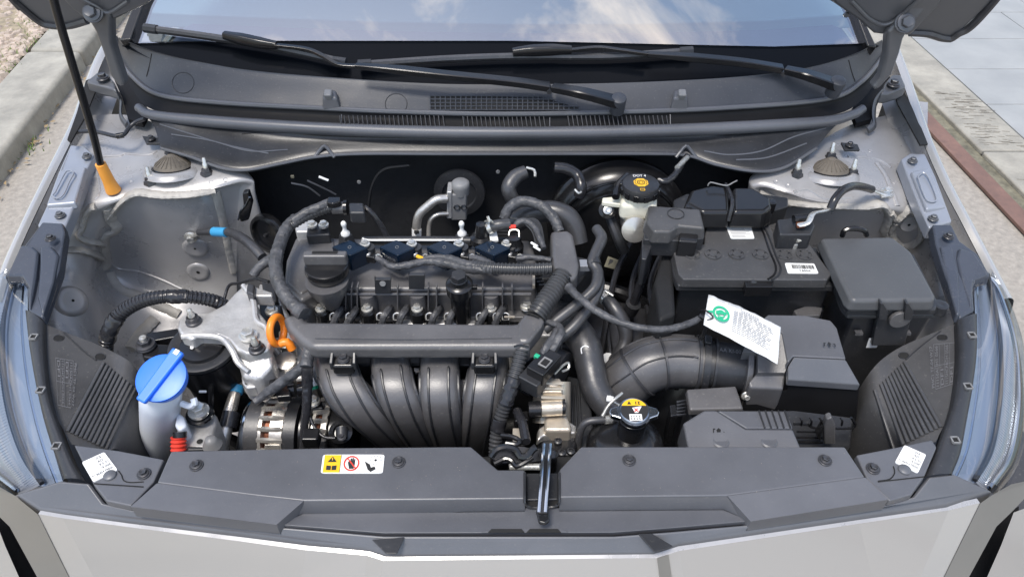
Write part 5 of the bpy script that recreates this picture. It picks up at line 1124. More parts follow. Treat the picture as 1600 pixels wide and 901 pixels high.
# ================================================================== HARNESSES AND HOSES
def run(name, lab, cat, segs, group=None):
    a = W(*segs[0][1][0]); t = thing(name, lab, cat, a, group)
    for (pn, pts, rpx, kind, m) in segs:
        P = PW(pts); rr_ = [pr(r, p) for r, p in zip(rpx, P)] if isinstance(rpx, list) else pr(rpx, P[0])
        obj(pn, MB().tube(P, rr_, 14, kind=kind), m, t)
    return t
run('wire_harness', 'taped grey wire harness descending the left side of the valve cover into the duct', 'wire harness', [
    ('main_bundle', [(462, 340, .905), (446, 360, .900), (437, 382, .895), (431, 405, .89), (432, 430, .885), (442, 455, .878), (458, 475, .872), (476, 492, .868)], [8, 9.5, 9.5, 10.5, 10.5, 10.5, 10.5, 13], 'tape', 'tape'),
    ('upper_bundle', [(458, 345, .91), (478, 332, .917), (500, 323, .922), (516, 316, .924)], 7, 'tape', 'tape'),
    ('corrugated_lead', [(456, 352, .905), (476, 340, .91), (498, 330, .915), (518, 324, .918)], 7, 'rib', 'conduit'),
    ('side_bundle', [(432, 402, .89), (418, 408, .885), (404, 418, .88), (396, 430, .872)], [9, 8, 7, 7], 'tape', 'tape'),
    ('thin_wire', [(350, 468, .80), (358, 446, .815), (375, 442, .83), (400, 436, .86), (420, 440, .872)], 2.4, 'plain', 'vinyl')])
t = thing('harness_connector', 'black barrel connector joining the taped harness near the firewall', 'connector', W(540, 322, .91))
obj('barrel', MB().tube(PW([(519, 325, .915), (541, 324, .915)]), pr(9.5, W(520, 325, .91)), 20), 'matte', t)
obj('flange', MB().tube(PW([(538, 324, .915), (543, 324, .915)]), pr(12, W(520, 325, .91)), 20), 'gloss', t)
obj('connector_block', MB().prism(PW([(544, 316), (568, 316), (570, 332), (546, 332)], .925), .02), 'plastic', t, bevel=.003)
obj('lock_lever', MB().prism(PW([(512, 307), (532, 307), (532, 314), (520, 318), (510, 316)], .932), .01), 'gloss', t, bevel=.002)
obj('tail_lead', MB().tube(PW([(570, 324, .915), (580, 332, .91), (594, 350, .89), (606, 372, .865)]), pr(4.5, W(570, 324, .91)), 10), 'vinyl', t)
run('wire_harness', 'black taped harness hanging from the left end of the duct over the alternator', 'wire harness', [
    ('stub', [(485, 540, .85), (481, 556, .845), (478, 574, .84)], [11, 10, 10], 'tape', 'tape'),
    ('left_tail', [(480, 566, .84), (462, 582, .83), (436, 600, .815), (412, 618, .80), (398, 628, .795)], [9, 8, 8.5, 8, 6], 'tape', 'tape'),
    ('down_tail', [(480, 572, .84), (480, 600, .815), (479, 640, .785), (475, 672, .76), (474, 700, .74)], [9, 8, 7, 6, 6], 'tape', 'vinyl'),
    ('plug_wire', [(484, 650, .775), (492, 668, .77), (506, 682, .765), (524, 684, .765)], 2.6, 'plain', 'vinyl')])
run('wire_harness', 'grey corrugated harness feeding the ignition coils from the upright duct', 'wire harness', [
    ('corrugated_trunk', [(862, 419, .895), (830, 420, .893), (795, 420, .892), (760, 418, .890), (738, 414, .888)], 9, 'rib', 'conduit'),
    ('front_branch', [(770, 420, .890), (735, 420, .886), (700, 412, .884), (668, 408, .883), (638, 414, .882), (612, 416, .881), (598, 408, .882), (588, 402, .884)], [8, 8, 6.5, 6.5, 6, 6, 5, 4.5], 'tape', 'tape'),
    ('middle_branch', [(752, 417, .890), (725, 412, .889), (704, 404, .888), (686, 402, .886), (662, 404, .884)], [7, 7, 6, 5.5, 4.5], 'tape', 'tape'),
    ('short_branch', [(770, 416, .890), (756, 408, .889), (744, 403, .887), (734, 403, .885)], [7, 6, 5, 4], 'tape', 'tape'),
    ('right_branch', [(862, 406, .893), (838, 403, .890), (824, 402, .888), (806, 404, .886)], [4, 4.5, 5, 4.5], 'tape', 'tape')])
run('wire_harness', 'thick corrugated harness slanting between the upright duct and the branch duct', 'wire harness', [
    ('corrugated_trunk', [(880, 430, .888), (866, 452, .884), (850, 474, .878), (838, 492, .87)], 15, 'rib', 'conduit')])
run('wire_harness', 'glossy corrugated harness dropping from the duct to the bonnet catch', 'wire harness', [
    ('corrugated_trunk', [(815, 545, .858), (808, 575, .84), (796, 610, .82), (783, 650, .79), (775, 685, .765), (774, 712, .745)], [11, 11, 11, 10.5, 10, 10], 'rib', 'conduit'),
    ('tape_wrap', [(803, 590, .835), (796, 612, .822), (790, 630, .81)], 11.6, 'tape', 'vinyl'), ('tape_wrap', [(781, 655, .790), (777, 672, .778)], 11.2, 'tape', 'vinyl')])
run('wire_harness', 'long thin taped cable sagging from the upright duct to the paper tag', 'wire harness', [
    ('cable', [(888, 448, .89), (904, 464, .892), (930, 484, .89), (960, 500, .885), (1000, 512, .882), (1040, 514, .88), (1075, 506, .88), (1098, 494, .88)], [7, 6, 6, 5.5, 5.5, 5.5, 5.5, 4.5], 'tape', 'tape'),
    ('cable_clip', [(1092, 492, .885), (1104, 500, .88), (1100, 520, .86), (1094, 528, .85)], 4.5, 'plain', 'gloss')])
run('wire_harness', 'black arched harness looping over the hoses above the upright duct', 'wire harness', [
    ('arch', [(788, 342, .89), (796, 324, .905), (815, 315, .915), (838, 318, .915), (856, 330, .91), (868, 346, .90), (874, 362, .89)], [8, 8.5, 8.5, 8, 8, 8, 8], 'tape', 'tape'),
    ('inner_loop', [(802, 356, .90), (812, 346, .908), (824, 346, .908), (836, 356, .904), (843, 372, .90), (850, 388, .895)], [4.5, 5, 5, 5, 4.5, 4], 'tape', 'tape')])
t = thing('ribbon_wires', 'fan of fine black wires curving down left of the upright duct', 'wires', W(820, 370, .88))
for i in range(9):
    obj('wire', MB().tube(PW([(797+i*2, 340+i*.5, .90), (815+i*2.4, 346-i*.5, .905), (832+i*1.6, 362-i*1.2, .90), (838+i*1.5, 386-i*1, .89)]), .0013, 6), 'conduit', t)
run('wire_harness', 'black wrapped harness arching over the left inner fender beside the engine mount', 'wire harness', [
    ('loop', [(166, 560, .775), (166, 540, .80), (172, 514, .825), (190, 488, .845), (222, 470, .86), (260, 463, .865), (300, 464, .86), (335, 470, .845), (358, 482, .82)], [10, 10, 11, 11, 10.5, 10, 10, 10, 10], 'rib', 'vinyl'),
    ('tape_wrap', [(166, 535, .803), (173, 513, .827), (184, 495, .842)], 12, 'tape', 'vinyl'), ('tape_wrap', [(262, 463, .866), (292, 463, .862)], 11, 'tape', 'vinyl')])
t = run('battery_cable', 'black cable with a light blue tape band bolted to the left inner fender', 'cable', [
    ('cable', [(310, 363, .80), (335, 362, .81), (358, 363, .82), (378, 372, .83), (396, 386, .835), (410, 402, .83)], [5, 6, 7, 8, 8, 8], 'plain', 'rubber'),
    ('blue_band', [(334, 362, .811), (354, 363, .819)], 7.6, 'plain', 'bluetape')])
h, n = hit(TL, 299, 368)
if h is not None:
    bolt(h+n*.003, .0065, t, 'zinc', n); obj('cable_lug', MB().tube([h+n*.004, W(312, 363, .80)], .006, 8, flat=.6), 'zinc', t)
run('small_cable', 'thin black wire crossing the top of the left inner fender', 'cable', [
    ('wire', [(112, 212, .915), (125, 206, .922), (150, 206, .925), (182, 213, .925), (194, 210, .925), (203, 198, .93), (214, 190, .935), (226, 186, .94)], 3.2, 'plain', 'vinyl'),
    ('cover', [(182, 213, .925), (193, 211, .925)], 4.6, 'plain', 'gloss')])
# coolant hoses on the right of the engine
run('heater_hose', 'upper heater hose with a clip, running from the firewall side down under the thin cable', 'hose', [
    ('hose', [(932, 357, .90), (940, 372, .90), (932, 392, .895), (926, 410, .89), (934, 425, .885), (930, 448, .88), (908, 470, .87), (880, 492, .86), (850, 515, .845)], [8, 9, 9, 9, 9, 8.5, 8.5, 8.5, 8.5], 'plain', 'rubber'),
    ('hose_clamp', [(927, 404, .89), (930, 416, .888)], 10.5, 'plain', 'plastic')], 'heater hoses right of the engine')
run('heater_hose', 'lower heater hose running beside the upper one towards the throttle', 'hose', [
    ('hose', [(934, 425, .876), (936, 448, .872), (922, 478, .862), (896, 510, .85), (870, 532, .835), (852, 548, .82)], 8.5, 'plain', 'rubber')], 'heater hoses right of the engine')
run('heater_hose', 'bent rubber hose with a white clamp behind the intake elbow', 'hose', [
    ('hose', [(944, 462, .82), (960, 482, .815), (974, 505, .80), (978, 530, .78), (968, 552, .765), (952, 570, .75)], [10, 11, 11.5, 11, 10, 9], 'plain', 'rubber'),
    ('white_clamp', [(942, 460, .823), (948, 467, .821)], 12, 'plain', 'zinc'), ('clamp_ear', [(946, 455, .835), (958, 462, .832)], 2, 'plain', 'zinc'), ('end_band', [(952, 560, .76), (948, 566, .75)], 11, 'plain', 'white')], 'heater hoses right of the engine')
run('radiator_hose', 'fat black radiator hose curving down from the engine to the radiator cap', 'hose', [
    ('hose', [(876, 492, .80), (896, 512, .815), (915, 540, .815), (922, 572, .80), (930, 605, .785), (948, 634, .77), (966, 652, .76)], [20, 23, 25, 24, 23, 22, 21], 'plain', 'rubber'),
    ('cast_neck', [(860, 486, .79), (880, 496, .80)], 24, 'plain', 'plastic'),
    ('wire_clamp', [(952, 618, .81), (962, 630, .805), (975, 634, .80)], 2.2, 'plain', 'zinc'), ('wire_clamp', [(941, 650, .81), (950, 634, .815), (962, 622, .82), (972, 614, .82)], 2.6, 'plain', 'zinc'),
    ('clamp_pad', [(948, 622, .815), (958, 624, .815)], 5, 'plain', 'white')])
for pl in ([(909, 552), (908, 544), (914, 540), (920, 542)],): obj('chalk_mark', MB().tube(PW(pl, .842), .0008, 5), 'white', en)
run('overflow_hose', 'slim black overflow hose bending from the radiator cap neck down to the cover', 'hose', [
    ('hose', [(962, 655, .80), (935, 656, .803), (915, 660, .80), (906, 676, .785), (903, 700, .76)], 6, 'plain', 'rubber'), ('clamp', [(945, 655.5, .8035), (956, 655, .802)], 7, 'plain', 'zinc')])
run('firewall_hose', 'bent grey hose rising to the firewall behind the engine', 'hose', [
    ('hose', [(822, 268, .92), (806, 276, .915), (795, 292, .905), (799, 308, .89), (812, 324, .87), (818, 342, .85)], [10, 12, 12, 11, 11, 10], 'plain', 'rubber'), ('white_clip', [(823, 262, .93), (835, 266, .93), (836, 276, .925)], 2.2, 'plain', 'zinc')], 'hoses at the firewall')
run('firewall_hose', 'dark brake booster hose with white marks near the brake fluid tank', 'hose', [
    ('hose', [(866, 262, .92), (885, 264, .918), (902, 274, .91), (908, 292, .90), (905, 306, .885)], 9, 'plain', 'vinyl'), ('white_marks', [(898, 296, .912), (904, 302, .908), (908, 300, .908)], 2, 'plain', 'zinc')], 'hoses at the firewall')
run('firewall_hose', 'fat soft grey hose curving behind the upright duct', 'hose', [
    ('hose', [(800, 350, .86), (830, 335, .88), (860, 330, .89), (885, 338, .885), (898, 356, .87), (904, 380, .85)], [16, 17, 17, 17, 16, 15], 'plain', 'rubber')], 'hoses at the firewall')
# heater valve with aluminium pipes on the firewall
av = thing('ac_valve', 'grey air conditioning valve with two bare metal pipes on the dark firewall', 'valve', W(716, 315, .86))
obj('valve_block', slab([(704, 304), (729, 304), (729, 345), (704, 345)], .985, .03), 'gprint', av, bevel=.003)
obj('valve_flange', slab([(698, 300), (706, 300), (706, 342), (698, 342)], .983, .03), 'alu', av, bevel=.002)
c = YP(719, 297, .985); obj('valve_top', MB().lathe([(.0135, -.014), (.0145, 0), (.0145, .006), (.011, .009), (0, .010)], c+V((0, .012, 0)), V((0, 0, 1)), 24), 'gprint', av, ang=50)
for px in (714, 725): c = YP(px, 324, .984); obj('recess', MB().tube([c+V((math.cos(a)*.0045, 0, math.sin(a)*.0045)) for a in [k*PI/6 for k in range(13)]], .001, 5), 'plastic', av)
obj('pipe', MB().tube([YP(x, y, d) for x, y, d in ((698, 310, .985), (682, 312, .98), (668, 322, .975), (655, 335, .97), (651, 352, .965), (651, 372, .96))], .0072, 14), 'alu2', av)
obj('pipe', MB().tube([YP(x, y, d) for x, y, d in ((700, 334, .985), (685, 335, .98), (674, 342, .975), (670, 356, .97), (670, 378, .96))], .0038, 12), 'alu2', av)
obj('pipe_sticker', MB().tube([YP(651, 357, .964), YP(651, 368, .961)], .0079, 14), 'white', av)
obj('sticker_lines', MB().tube([YP(651, 360, .9555), YP(651, 365, .953)], .0042, 4), 'print', av)
for k in range(4): obj('heat_pipe', MB().tube([YP(735+k*3, 372-k*6+5, .985), YP(800, 372-k*5+4, .985)], .0012, 6), 'dsteel', av)
gr_ = thing('firewall_grommet', 'round black grommet plate on the firewall behind the metal valve', 'grommet', YP(718, 300, 1.06)); obj('plate', MB().lathe([(.045, 0), (.044, .006), (.030, .008), (.028, .004), (0, .004)], YP(718, 300, 1.07), V((0, -1, .1)), 40), 'plastic', gr_, ang=50)
bbm = MB(); 
bb = thing('brake_booster', 'large round black brake booster behind the brake fluid tank', 'brake booster', YP(960, 330, 1.04))
obj('booster_shell', MB().lathe([(.125, 0), (.125, .012), (.118, .018), (.115, .030), (.095, .045), (.088, .047), (.070, .052), (.03, .056), (0, .057)], YP(962, 345, 1.075), V((0, -1, .12)), 56), 'gloss', bb, ang=40)
for r in (.108, .092): obj('pressed_ring', MB().tube([YP(962, 345, 1.075)+V((math.cos(a)*r, -.036-.010*(r < .1), math.sin(a)*r)) for a in [k*PI/20 for k in range(41)]], .002, 6), 'gloss', bb)
for px, py in ((778, 268), (561, 284)): obj('firewall_button', MB().lathe([(.0035, 0), (.003, .002), (0, .002)], YP(px, py, 1.07), V((0, -1, 0)), 16), 'gprint', fwp)
obj('moulded_rib', MB().tube([YP(x, y, 1.07) for x, y in ((575, 330), (582, 290), (600, 265), (640, 258))], .003, 6), 'pad', fwp)
obj('firewall_wire', MB().tube([YP(x, y, 1.0) for x, y in ((480, 282), (510, 296), (525, 304))], .0016, 6), 'dsteel', fwp); obj('firewall_wire', MB().tube([YP(x, y, 1.0) for x, y in ((455, 286), (480, 292), (500, 306))], .0016, 6), 'dsteel', fwp)
obj('cable_tag', MB().tube([YP(498, 276, .995), YP(513, 282, .995)], .002, 6), 'white', fwp); obj('yellow_dot', MB().box(YP(457, 276, .99), (.005, .003, .004)), 'moss', fwp)
dsk = thing('black_disc', 'dark round pulley shaped disc between the left inner fender and the engine', 'disc', YP(424, 360, .98))
obj('disc_rim', MB().lathe([(.034, 0), (.036, .006), (.034, .014), (.028, .016), (.026, .010), (.008, .012), (0, .012)], YP(424, 362, 1.0), V((-.5, -1, .2)), 36), 'gloss', dsk, ang=40)
obj('centre_pin', MB().lathe([(.003, .012), (.003, .017), (0, .018)], YP(424, 362, 1.0), V((-.5, -1, .2)), 12), 'dsteel', dsk)
sb = thing('black_bracket', 'small glossy black bracket with a hook on the side of the left suspension tower', 'bracket', YP(384, 325, 1.0))
obj('bracket_plate', slab([(378, 302), (388, 300), (394, 318), (388, 345), (376, 348), (371, 338), (380, 322)], .975, .012), 'gloss', sb, bevel=.003); obj('hook', MB().tube([YP(x, y, .97) for x, y in ((372, 343), (376, 330), (384, 320), (390, 308))], .002, 6), 'steel', sb)

# ---- brake fluid tank
bf = thing('brake_fluid_tank', 'cream brake fluid tank with a black cap bearing a yellow octagon symbol', 'fluid tank', W(1000, 330, .82))
bc = W(1001, 289, .935)
tb = obj('tank_body', MB().prism([bc+V((x, y, z)) for x, y, z in ((-.030, -.022, -.020), (.024, -.026, -.020), (.030, .02, -.014), (-.026, .03, -.014))], .030, .001), 'cream', bf, bevel=.008, seg=4)
obj('tank_neck', MB().lathe([(.0245, -.03), (.0245, -.008)], bc, V((0, 0, 1)), 32), 'cream', bf)
obj('tank_foot', MB().prism([bc+V((x, y, -.048)) for x, y in ((-.022, -.022), (.022, -.022), (.022, .02), (-.022, .02))], .022, -.002), 'cream', bf, bevel=.005)
obj('tank_arm', MB().prism([bc+V((x, y, -.028)) for x, y in ((-.056, -.004), (-.026, -.010), (-.026, .012), (-.054, .008))], .008), 'cream', bf, bevel=.002)
mb = MB(); mb.lathe([(.027, -.014), (.0285, -.012), (.0285, -.002), (.027, .003), (.025, .004), (0, .004)], bc, V((0, 0, 1)), 40); bcap = obj('cap', mb, 'plastic', bf, ang=40)
for k in range(12): a = k*PI/6+.2; obj('cap_lug', MB().box(bc+V((math.cos(a)*.0285, math.sin(a)*.0285, -.007)), (.004, .008, .011), Matrix.Rotation(a, 3, 'Z')), 'gloss', bcap, bevel=.001)
zq = bc.z+.0043
q = [V((bc.x-.03, bc.y+.03, zq)), V((bc.x+.03, bc.y+.03, zq)), V((bc.x+.03, bc.y-.03, zq)), V((bc.x-.03, bc.y-.03, zq))]
obj('yellow_symbol', polys(q, [circ(.5, .5, .19, 1, 8, PI/8, PI/8+2*PI)], .0002), 'yellow', bcap)
obj('symbol_lines', polys(q, ringp(.5, .5, .045, .06, 1)+ringp(.5, .5, .085, .105, 1)+ringp(.5, .5, .14, .155, 1, 12, -.8, .8)+ringp(.5, .5, .14, .155, 1, 12, PI-.8, PI+.8), .0006), 'print', bcap)
obj('cap_lettering', text(q, 'DOT 4', (.34, .155, .66, .25), .0004, .006), 'white', bcap)
obj('book_symbol', polys(q, [[(.44, .76), (.56, .76), (.56, .78), (.44, .78)], [(.44, .84), (.56, .84), (.56, .86), (.44, .86)], [(.44, .76), (.455, .76), (.455, .86), (.44, .86)], [(.545, .76), (.56, .76), (.56, .86), (.545, .86)]], .0004), 'yellow', bcap)
mc_ = W(990, 366, .87); obj('master_cylinder', MB().lathe([(.014, -.03), (.016, 0), (.015, .03), (.020, .032), (.020, .038), (.012, .040), (0, .041)], mc_+V((0, .03, 0)), V((0, -1, .35)), 28), 'alu2', bf, ang=40)
obj('support_arm', MB().tube(PW([(946, 322, .88), (955, 345, .865), (966, 372, .845), (975, 392, .82)]), [.006, .008, .009, .009], 10), 'plastic', bf)
obj('arm_ring', MB().lathe([(.012, -.004), (.0135, .002), (.009, .004), (.006, .003), (0, .003)], W(949, 328, .89), V((0, -.8, .7)), 24), 'gloss', bf, ang=40); bolt(W(949, 328, .893), .004, bf, 'zinc', V((0, -.8, .7)))
obj('float_plug', MB().tube(PW([(962, 308, .92), (966, 290, .925), (980, 275, .925)]), .006, 10), 'gloss', bf)
run('thin_harness', 'twisted dark sensor wire from the brake fluid tank up to the cowl clip', 'cable', [('wire', [(1028, 282, .93), (1040, 284, .93), (1052, 276, .93), (1062, 262, .925), (1068, 252, .92), (1074, 244, .92)], 5, 'tape', 'vinyl'), ('white_clip', [(1058, 262, .932), (1068, 252, .928), (1074, 246, .926)], 4, 'plain', 'zinc')])
yt = thing('yellow_tag', 'crumpled yellow tag hanging in the dark beside the brake cylinder', 'tag', W(958, 408, .70)); 
q = PW([(950, 400, .74), (972, 408, .745), (968, 422, .735), (944, 416, .735)]); mm = MB(); mm.add(q+[p-V((0, 0, .0006)) for p in q], [(0, 1, 2, 3), (7, 6, 5, 4)]); obj('tag_sheet', mm, 'moss', yt); obj('tag_print', rects(q, [(.2, .2, .45, .8), (.6, .3, .85, .6)], .0008), 'print', yt)
lc = thing('down_cable', 'dark cable dropping between the brake cylinder and the battery sleeve', 'cable', W(1000, 440, .8)); obj('cable', MB().tube(PW([(1012, 400, .86), (1006, 430, .83), (996, 456, .80), (988, 480, .77)]), .007, 10), 'vinyl', lc); obj('cable_joint', MB().tube(PW([(990, 474, .78), (984, 486, .76)]), .012, 12), 'plastic', lc)
# ---- small sensors by the last coil
vs_ = thing('vacuum_sensor', 'small black sensor with silver clip and hose stub near the last ignition coil', 'sensor', W(770, 365, .88))
obj('sensor_base', MB().lathe([(.017, -.006), (.016, .002), (.010, .005), (.0075, .022), (.007, .026), (0, .027)], W(752, 372, .883), V((0, 0, 1)), 24), 'gloss', vs_, ang=40)
obj('hose_stub', MB().tube(PW([(760, 358, .895), (776, 352, .905), (796, 350, .905)]), pr(9, W(770, 352, .9)), 16), 'rubber', vs_)
obj('silver_clamp', MB().tube(PW([(764, 356, .899), (770, 354, .902)]), pr(10.3, W(770, 352, .9)), 16), 'zinc', vs_); obj('clamp_ear', MB().tube(PW([(758, 346, .91), (766, 344, .92), (772, 350, .91)]), .0016, 6), 'zinc', vs_); obj('clamp_ear', MB().tube(PW([(762, 338, .925), (765, 346, .918)]), .0022, 6), 'zinc', vs_)
obj('metal_tab', MB().prism(PW([(764, 363), (776, 361), (779, 375), (766, 376)], .888), .004), 'white', vs_, bevel=.001)
rs = thing('red_tab_plug', 'black plug with a red locking tab above the last ignition coil', 'plug', W(803, 370, .88))
obj('plug_body', MB().lathe([(.014, -.02), (.0145, -.004), (.011, 0), (.010, .012), (0, .012)], W(803, 380, .885), V((0, 0, 1)), 20), 'gloss', rs, ang=40); obj('plug_clip', MB().tube(PW([(795, 368, .897), (797, 360, .902), (810, 360, .902), (811, 370, .897)]), .0013, 6), 'zinc', rs)
obj('red_tab', MB().box(W(801, 354, .905), (.010, .006, .004)), 'red', rs, bevel=.0008)
for px, py in ((834, 382), (838, 388)): obj('white_wire_end', MB().tube(PW([(px-4, py-3, .9), (px+6, py+3, .9)]), .0018, 6), 'white', rs)
# right of engine: block, connector stack, throttle
sm = thing('sensor_block', 'black ribbed connector housing under the slanting corrugated harness', 'connector', W(860, 460, .84))
obj('housing', MB().prism(PW([(845, 436), (868, 434), (880, 446), (900, 450), (930, 405), (905, 400), (880, 395), (845, 400)], .845), .12), 'plastic', sm, bevel=.004)
obj('ledge', MB().prism(PW([(905, 405), (922, 405), (922, 416), (906, 416)], .865), .01), 'rail', sm, bevel=.001)
for k in range(4): obj('contact_fin', MB().prism(PW([(833+k*3, 428+k*5), (844+k*3, 427+k*5), (844+k*3, 430+k*5), (833+k*3, 431+k*5)], .862), .02), 'gloss', sm)
obj('brass_pin', MB().prism(PW([(832, 430), (836, 430), (836, 446), (832, 446)], .862), .006), 'beige', sm)
obj('beige_strap', MB().tube(PW([(788, 495, .832), (804, 495, .832)]), .0016, 6), 'beige', sm)
cn = thing('plug_connector', 'black two part electrical connector with a green lock below the branch duct', 'connector', W(845, 565, .84))
rot = Matrix.Rotation(-.62, 3, 'Z')
obj('connector_shell', MB().box(W(850, 572, .845), (.026, .044, .022), rot), 'gloss', cn, bevel=.002)
obj('connector_shell', MB().box(W(832, 596, .83), (.030, .024, .024), rot), 'plastic', cn, bevel=.002)
obj('connector_window', MB().box(W(852, 566, .858), (.013, .016, .003), rot), 'gprint', cn, bevel=.001); obj('window_hole', MB().box(W(852, 566, .860), (.008, .010, .002), rot), 'dark', cn)
obj('green_lock', MB().box(W(839, 557, .855), (.007, .006, .006), rot), 'green', cn, bevel=.001)
obj('round_sensor', MB().lathe([(.026, -.02), (.026, -.004), (.020, 0), (.012, .001), (0, .001)], W(831, 586, .815), V((-.3, -.5, 1)), 28), 'gloss', cn, ang=40)
obj('wire_tail', MB().tube(PW([(862, 548, .85), (870, 534, .858), (877, 520, .862), (874, 510, .862), (862, 504, .86), (850, 502, .858)]), [pr(r, W(860, 530, .85)) for r in (8, 7, 7, 5, 4.5, 4.5)], 10, kind='tape'), 'tape', cn)
obj('wire_tail', MB().tube(PW([(846, 560, .848), (852, 545, .855), (864, 528, .858), (870, 516, .858)]), .0055, 10, kind='tape'), 'tape', cn)
tbm = thing('throttle_body', 'champagne coloured cast throttle body with black motor cover', 'throttle body', W(868, 645, .74))
obj('motor_cylinder', MB().tube(PW([(862, 596, .80), (862, 660, .765)]), .0255, 22), 'beige', tbm)
obj('cast_block', MB().prism(PW([(846, 588), (876, 590), (880, 612), (846, 612)], .815), .06, .002), 'beige', tbm, bevel=.003)
obj('cast_block', MB().prism(PW([(848, 614), (884, 614), (886, 628), (846, 628)], .808), .06, .002), 'beige', tbm, bevel=.003)
obj('side_cylinder', MB().tube(PW([(846, 638, .808), (880, 636, .808)]), .0105, 18), 'beige', tbm); obj('cylinder_cap', MB().tube(PW([(878, 636, .808), (883, 636, .808)]), .011, 18), 'gloss', tbm)
obj('black_boss', MB().tube(PW([(826, 640, .80), (845, 639, .80)]), .011, 16), 'gloss', tbm)
obj('cast_block', MB().prism(PW([(852, 648), (886, 646), (892, 662), (894, 672), (850, 672)], .795), .04, .002), 'beige', tbm, bevel=.005)
for y0 in (598, 606, 620): obj('fin', MB().tube(PW([(846, y0, .818), (880, y0+1, .818)]), .0022, 6), 'beige', tbm)
obj('cover_band', MB().prism(PW([(842, 668), (860, 658), (890, 658), (900, 664), (900, 676), (850, 680), (840, 688)], .785), .012, .003), 'alu2', tbm, bevel=.003)
obj('motor_cover', MB().prism(PW([(842, 676), (852, 672), (898, 672), (902, 680), (900, 712), (846, 712)], .775), .05, .003), 'gloss', tbm, bevel=.005, seg=3)
for p in ((872, 690), (878, 708), (866, 712), (892, 706)): obj('screw', MB().lathe([(.005, 0), (.005, .003), (.003, .004), (.0028, .001), (0, .001)], W(*p, .777), V((0, 0, 1)), 16), 'plastic', tbm, ang=40)
obj('wire_clamp', MB().tube(PW([(866, 584, .82), (878, 572, .822), (888, 566, .82), (888, 576, .815), (878, 580, .815)]), .0018, 6), 'zinc', tbm)
obj('neck', MB().tube(PW([(880, 580, .79), (862, 572, .79)]), .028, 20), 'rubber', tbm)
# dark mass filling between throttle and hose
fm_ = thing('side_housing', 'dark ribbed housing between the throttle body and the radiator hose', 'housing', W(900, 640, .70)); obj('housing', MB().prism(PW([(886, 585), (905, 590), (925, 640), (930, 700), (900, 705), (888, 650)], .76), .1), 'plastic', fm_, bevel=.004)
for x in (892, 898, 904): obj('housing_rib', MB().tube(PW([(x, 600, .762), (x+3, 670, .762)]), .0018, 6), 'plastic', fm_)
# ---- radiator cap and plastic neck
rcx = W(991, 643, .842)
rcp = thing('pressure_cap', 'silver radiator cap with two ears and a black and yellow warning sticker', 'cap', rcx)
mb = MB(); mb.lathe([(0.01995, -0.0084), (0.021, -0.007), (0.021, -0.0014), (0.01995, 0.0007), (0.0175, 0.00105), (0.01715, 0.00245), (0.0161, 0.0028), (0, 0.0028)], rcx, V((0, -0.056, 1)), 44); obj('cap_disc', mb, 'steel', rcp, ang=40)
for sx in (-1, 1): obj('cap_ear', MB().prism([rcx+V((sx*a, b, 0.00035)) for a, b in ((0.0154, -0.0112), (0.021, -0.0084), (0.02835, -0.0056), (0.0308, 0), (0.02835, 0.0056), (0.021, 0.0084), (0.0154, 0.0112))], 0.007, 0.0007), 'steel', rcp, bevel=0.0014, seg=3)
zq = rcx.z+0.00294; q = [rcx+V((-0.01645, 0.01645, 0.00294+0.0014)), rcx+V((0.01645, 0.01645, 0.00294+0.0014)), rcx+V((0.01645, -0.01645, 0.00308-0.0014)), rcx+V((-0.01645, -0.01645, 0.00308-0.0014))]
dcs = obj('black_sticker', polys(q, [circ(.5, .5, .5, 1, 36)], .0002), 'print', rcp)
obj('yellow_segment', polys(q, [[(.5+.5*math.cos(a), .5-.5*math.sin(a)) for a in [PI*.13+k*(PI*.74)/16 for k in range(17)]]], .0005), 'yellow', dcs)
obj('hazard_triangle', polys(q, [[(.25, .25), (.33, .10), (.41, .25)], [(.56, .12), (.60, .12), (.60, .26), (.56, .26)], [(.64, .12), (.74, .12), (.74, .15), (.64, .15)], [(.64, .22), (.74, .22), (.74, .25), (.64, .25)], [(.67, .15), (.71, .15), (.71, .22), (.67, .22)]], .0008), 'print', dcs)
obj('white_panel', polys(q, [[(.28, .68), (.74, .68), (.74, .96), (.28, .96)], [(.42, .40), (.70, .34), (.78, .34), (.62, .62), (.5, .62)]], .0007), 'white', dcs)
obj('steam_marks', polys(q, [[(x, .74), (x+.05, .74), (x+.03, .82), (x+.06, .92), (x+.01, .92), (x+.02, .82)] for x in (.32, .42, .52, .62)], .0010), 'print', dcs)
obj('red_mark', polys(q, [[(.46, .42), (.52, .42), (.66, .58), (.6, .58)], [(.62, .42), (.66, .42), (.52, .58), (.46, .58)]], .0010), 'red', dcs)
for s_, tx, x0 in ((-1, 'HCC', 971), (1, '1.1', 1022)):
    c = rcx+V((s_*0.0238, 0, 0.00084)); qq_ = [c+V((-0.0049, 0.0035, 0)), c+V((0.0049, 0.0035, 0)), c+V((0.0049, -0.0035, 0)), c+V((-0.0049, -0.0035, 0))]
    obj('ear_lettering', text(qq_, tx, (.05, .15, .95, .85), .0002, .01), 'dsteel', rcp)
nk_ = thing('radiator_neck', 'black plastic filler neck and header tank bulge under the radiator cap', 'filler neck', rcx-V((0, 0, .06)))
obj('neck', MB().lathe([(.026, -.05), (.0175, -.045), (.017, -.010), (.0185, -.009)], rcx, V((0, 0, 1)), 30), 'gloss', nk_, ang=50)
obj('tank_bulge', MB().lathe([(.050, -.12), (.050, -.070), (.045, -.055), (.034, -.046), (.02, -.042), (0, -.042)], rcx+V((-.004, .0, 0)), V((0, 0, 1)), 40), 'gloss', nk_, ang=60)
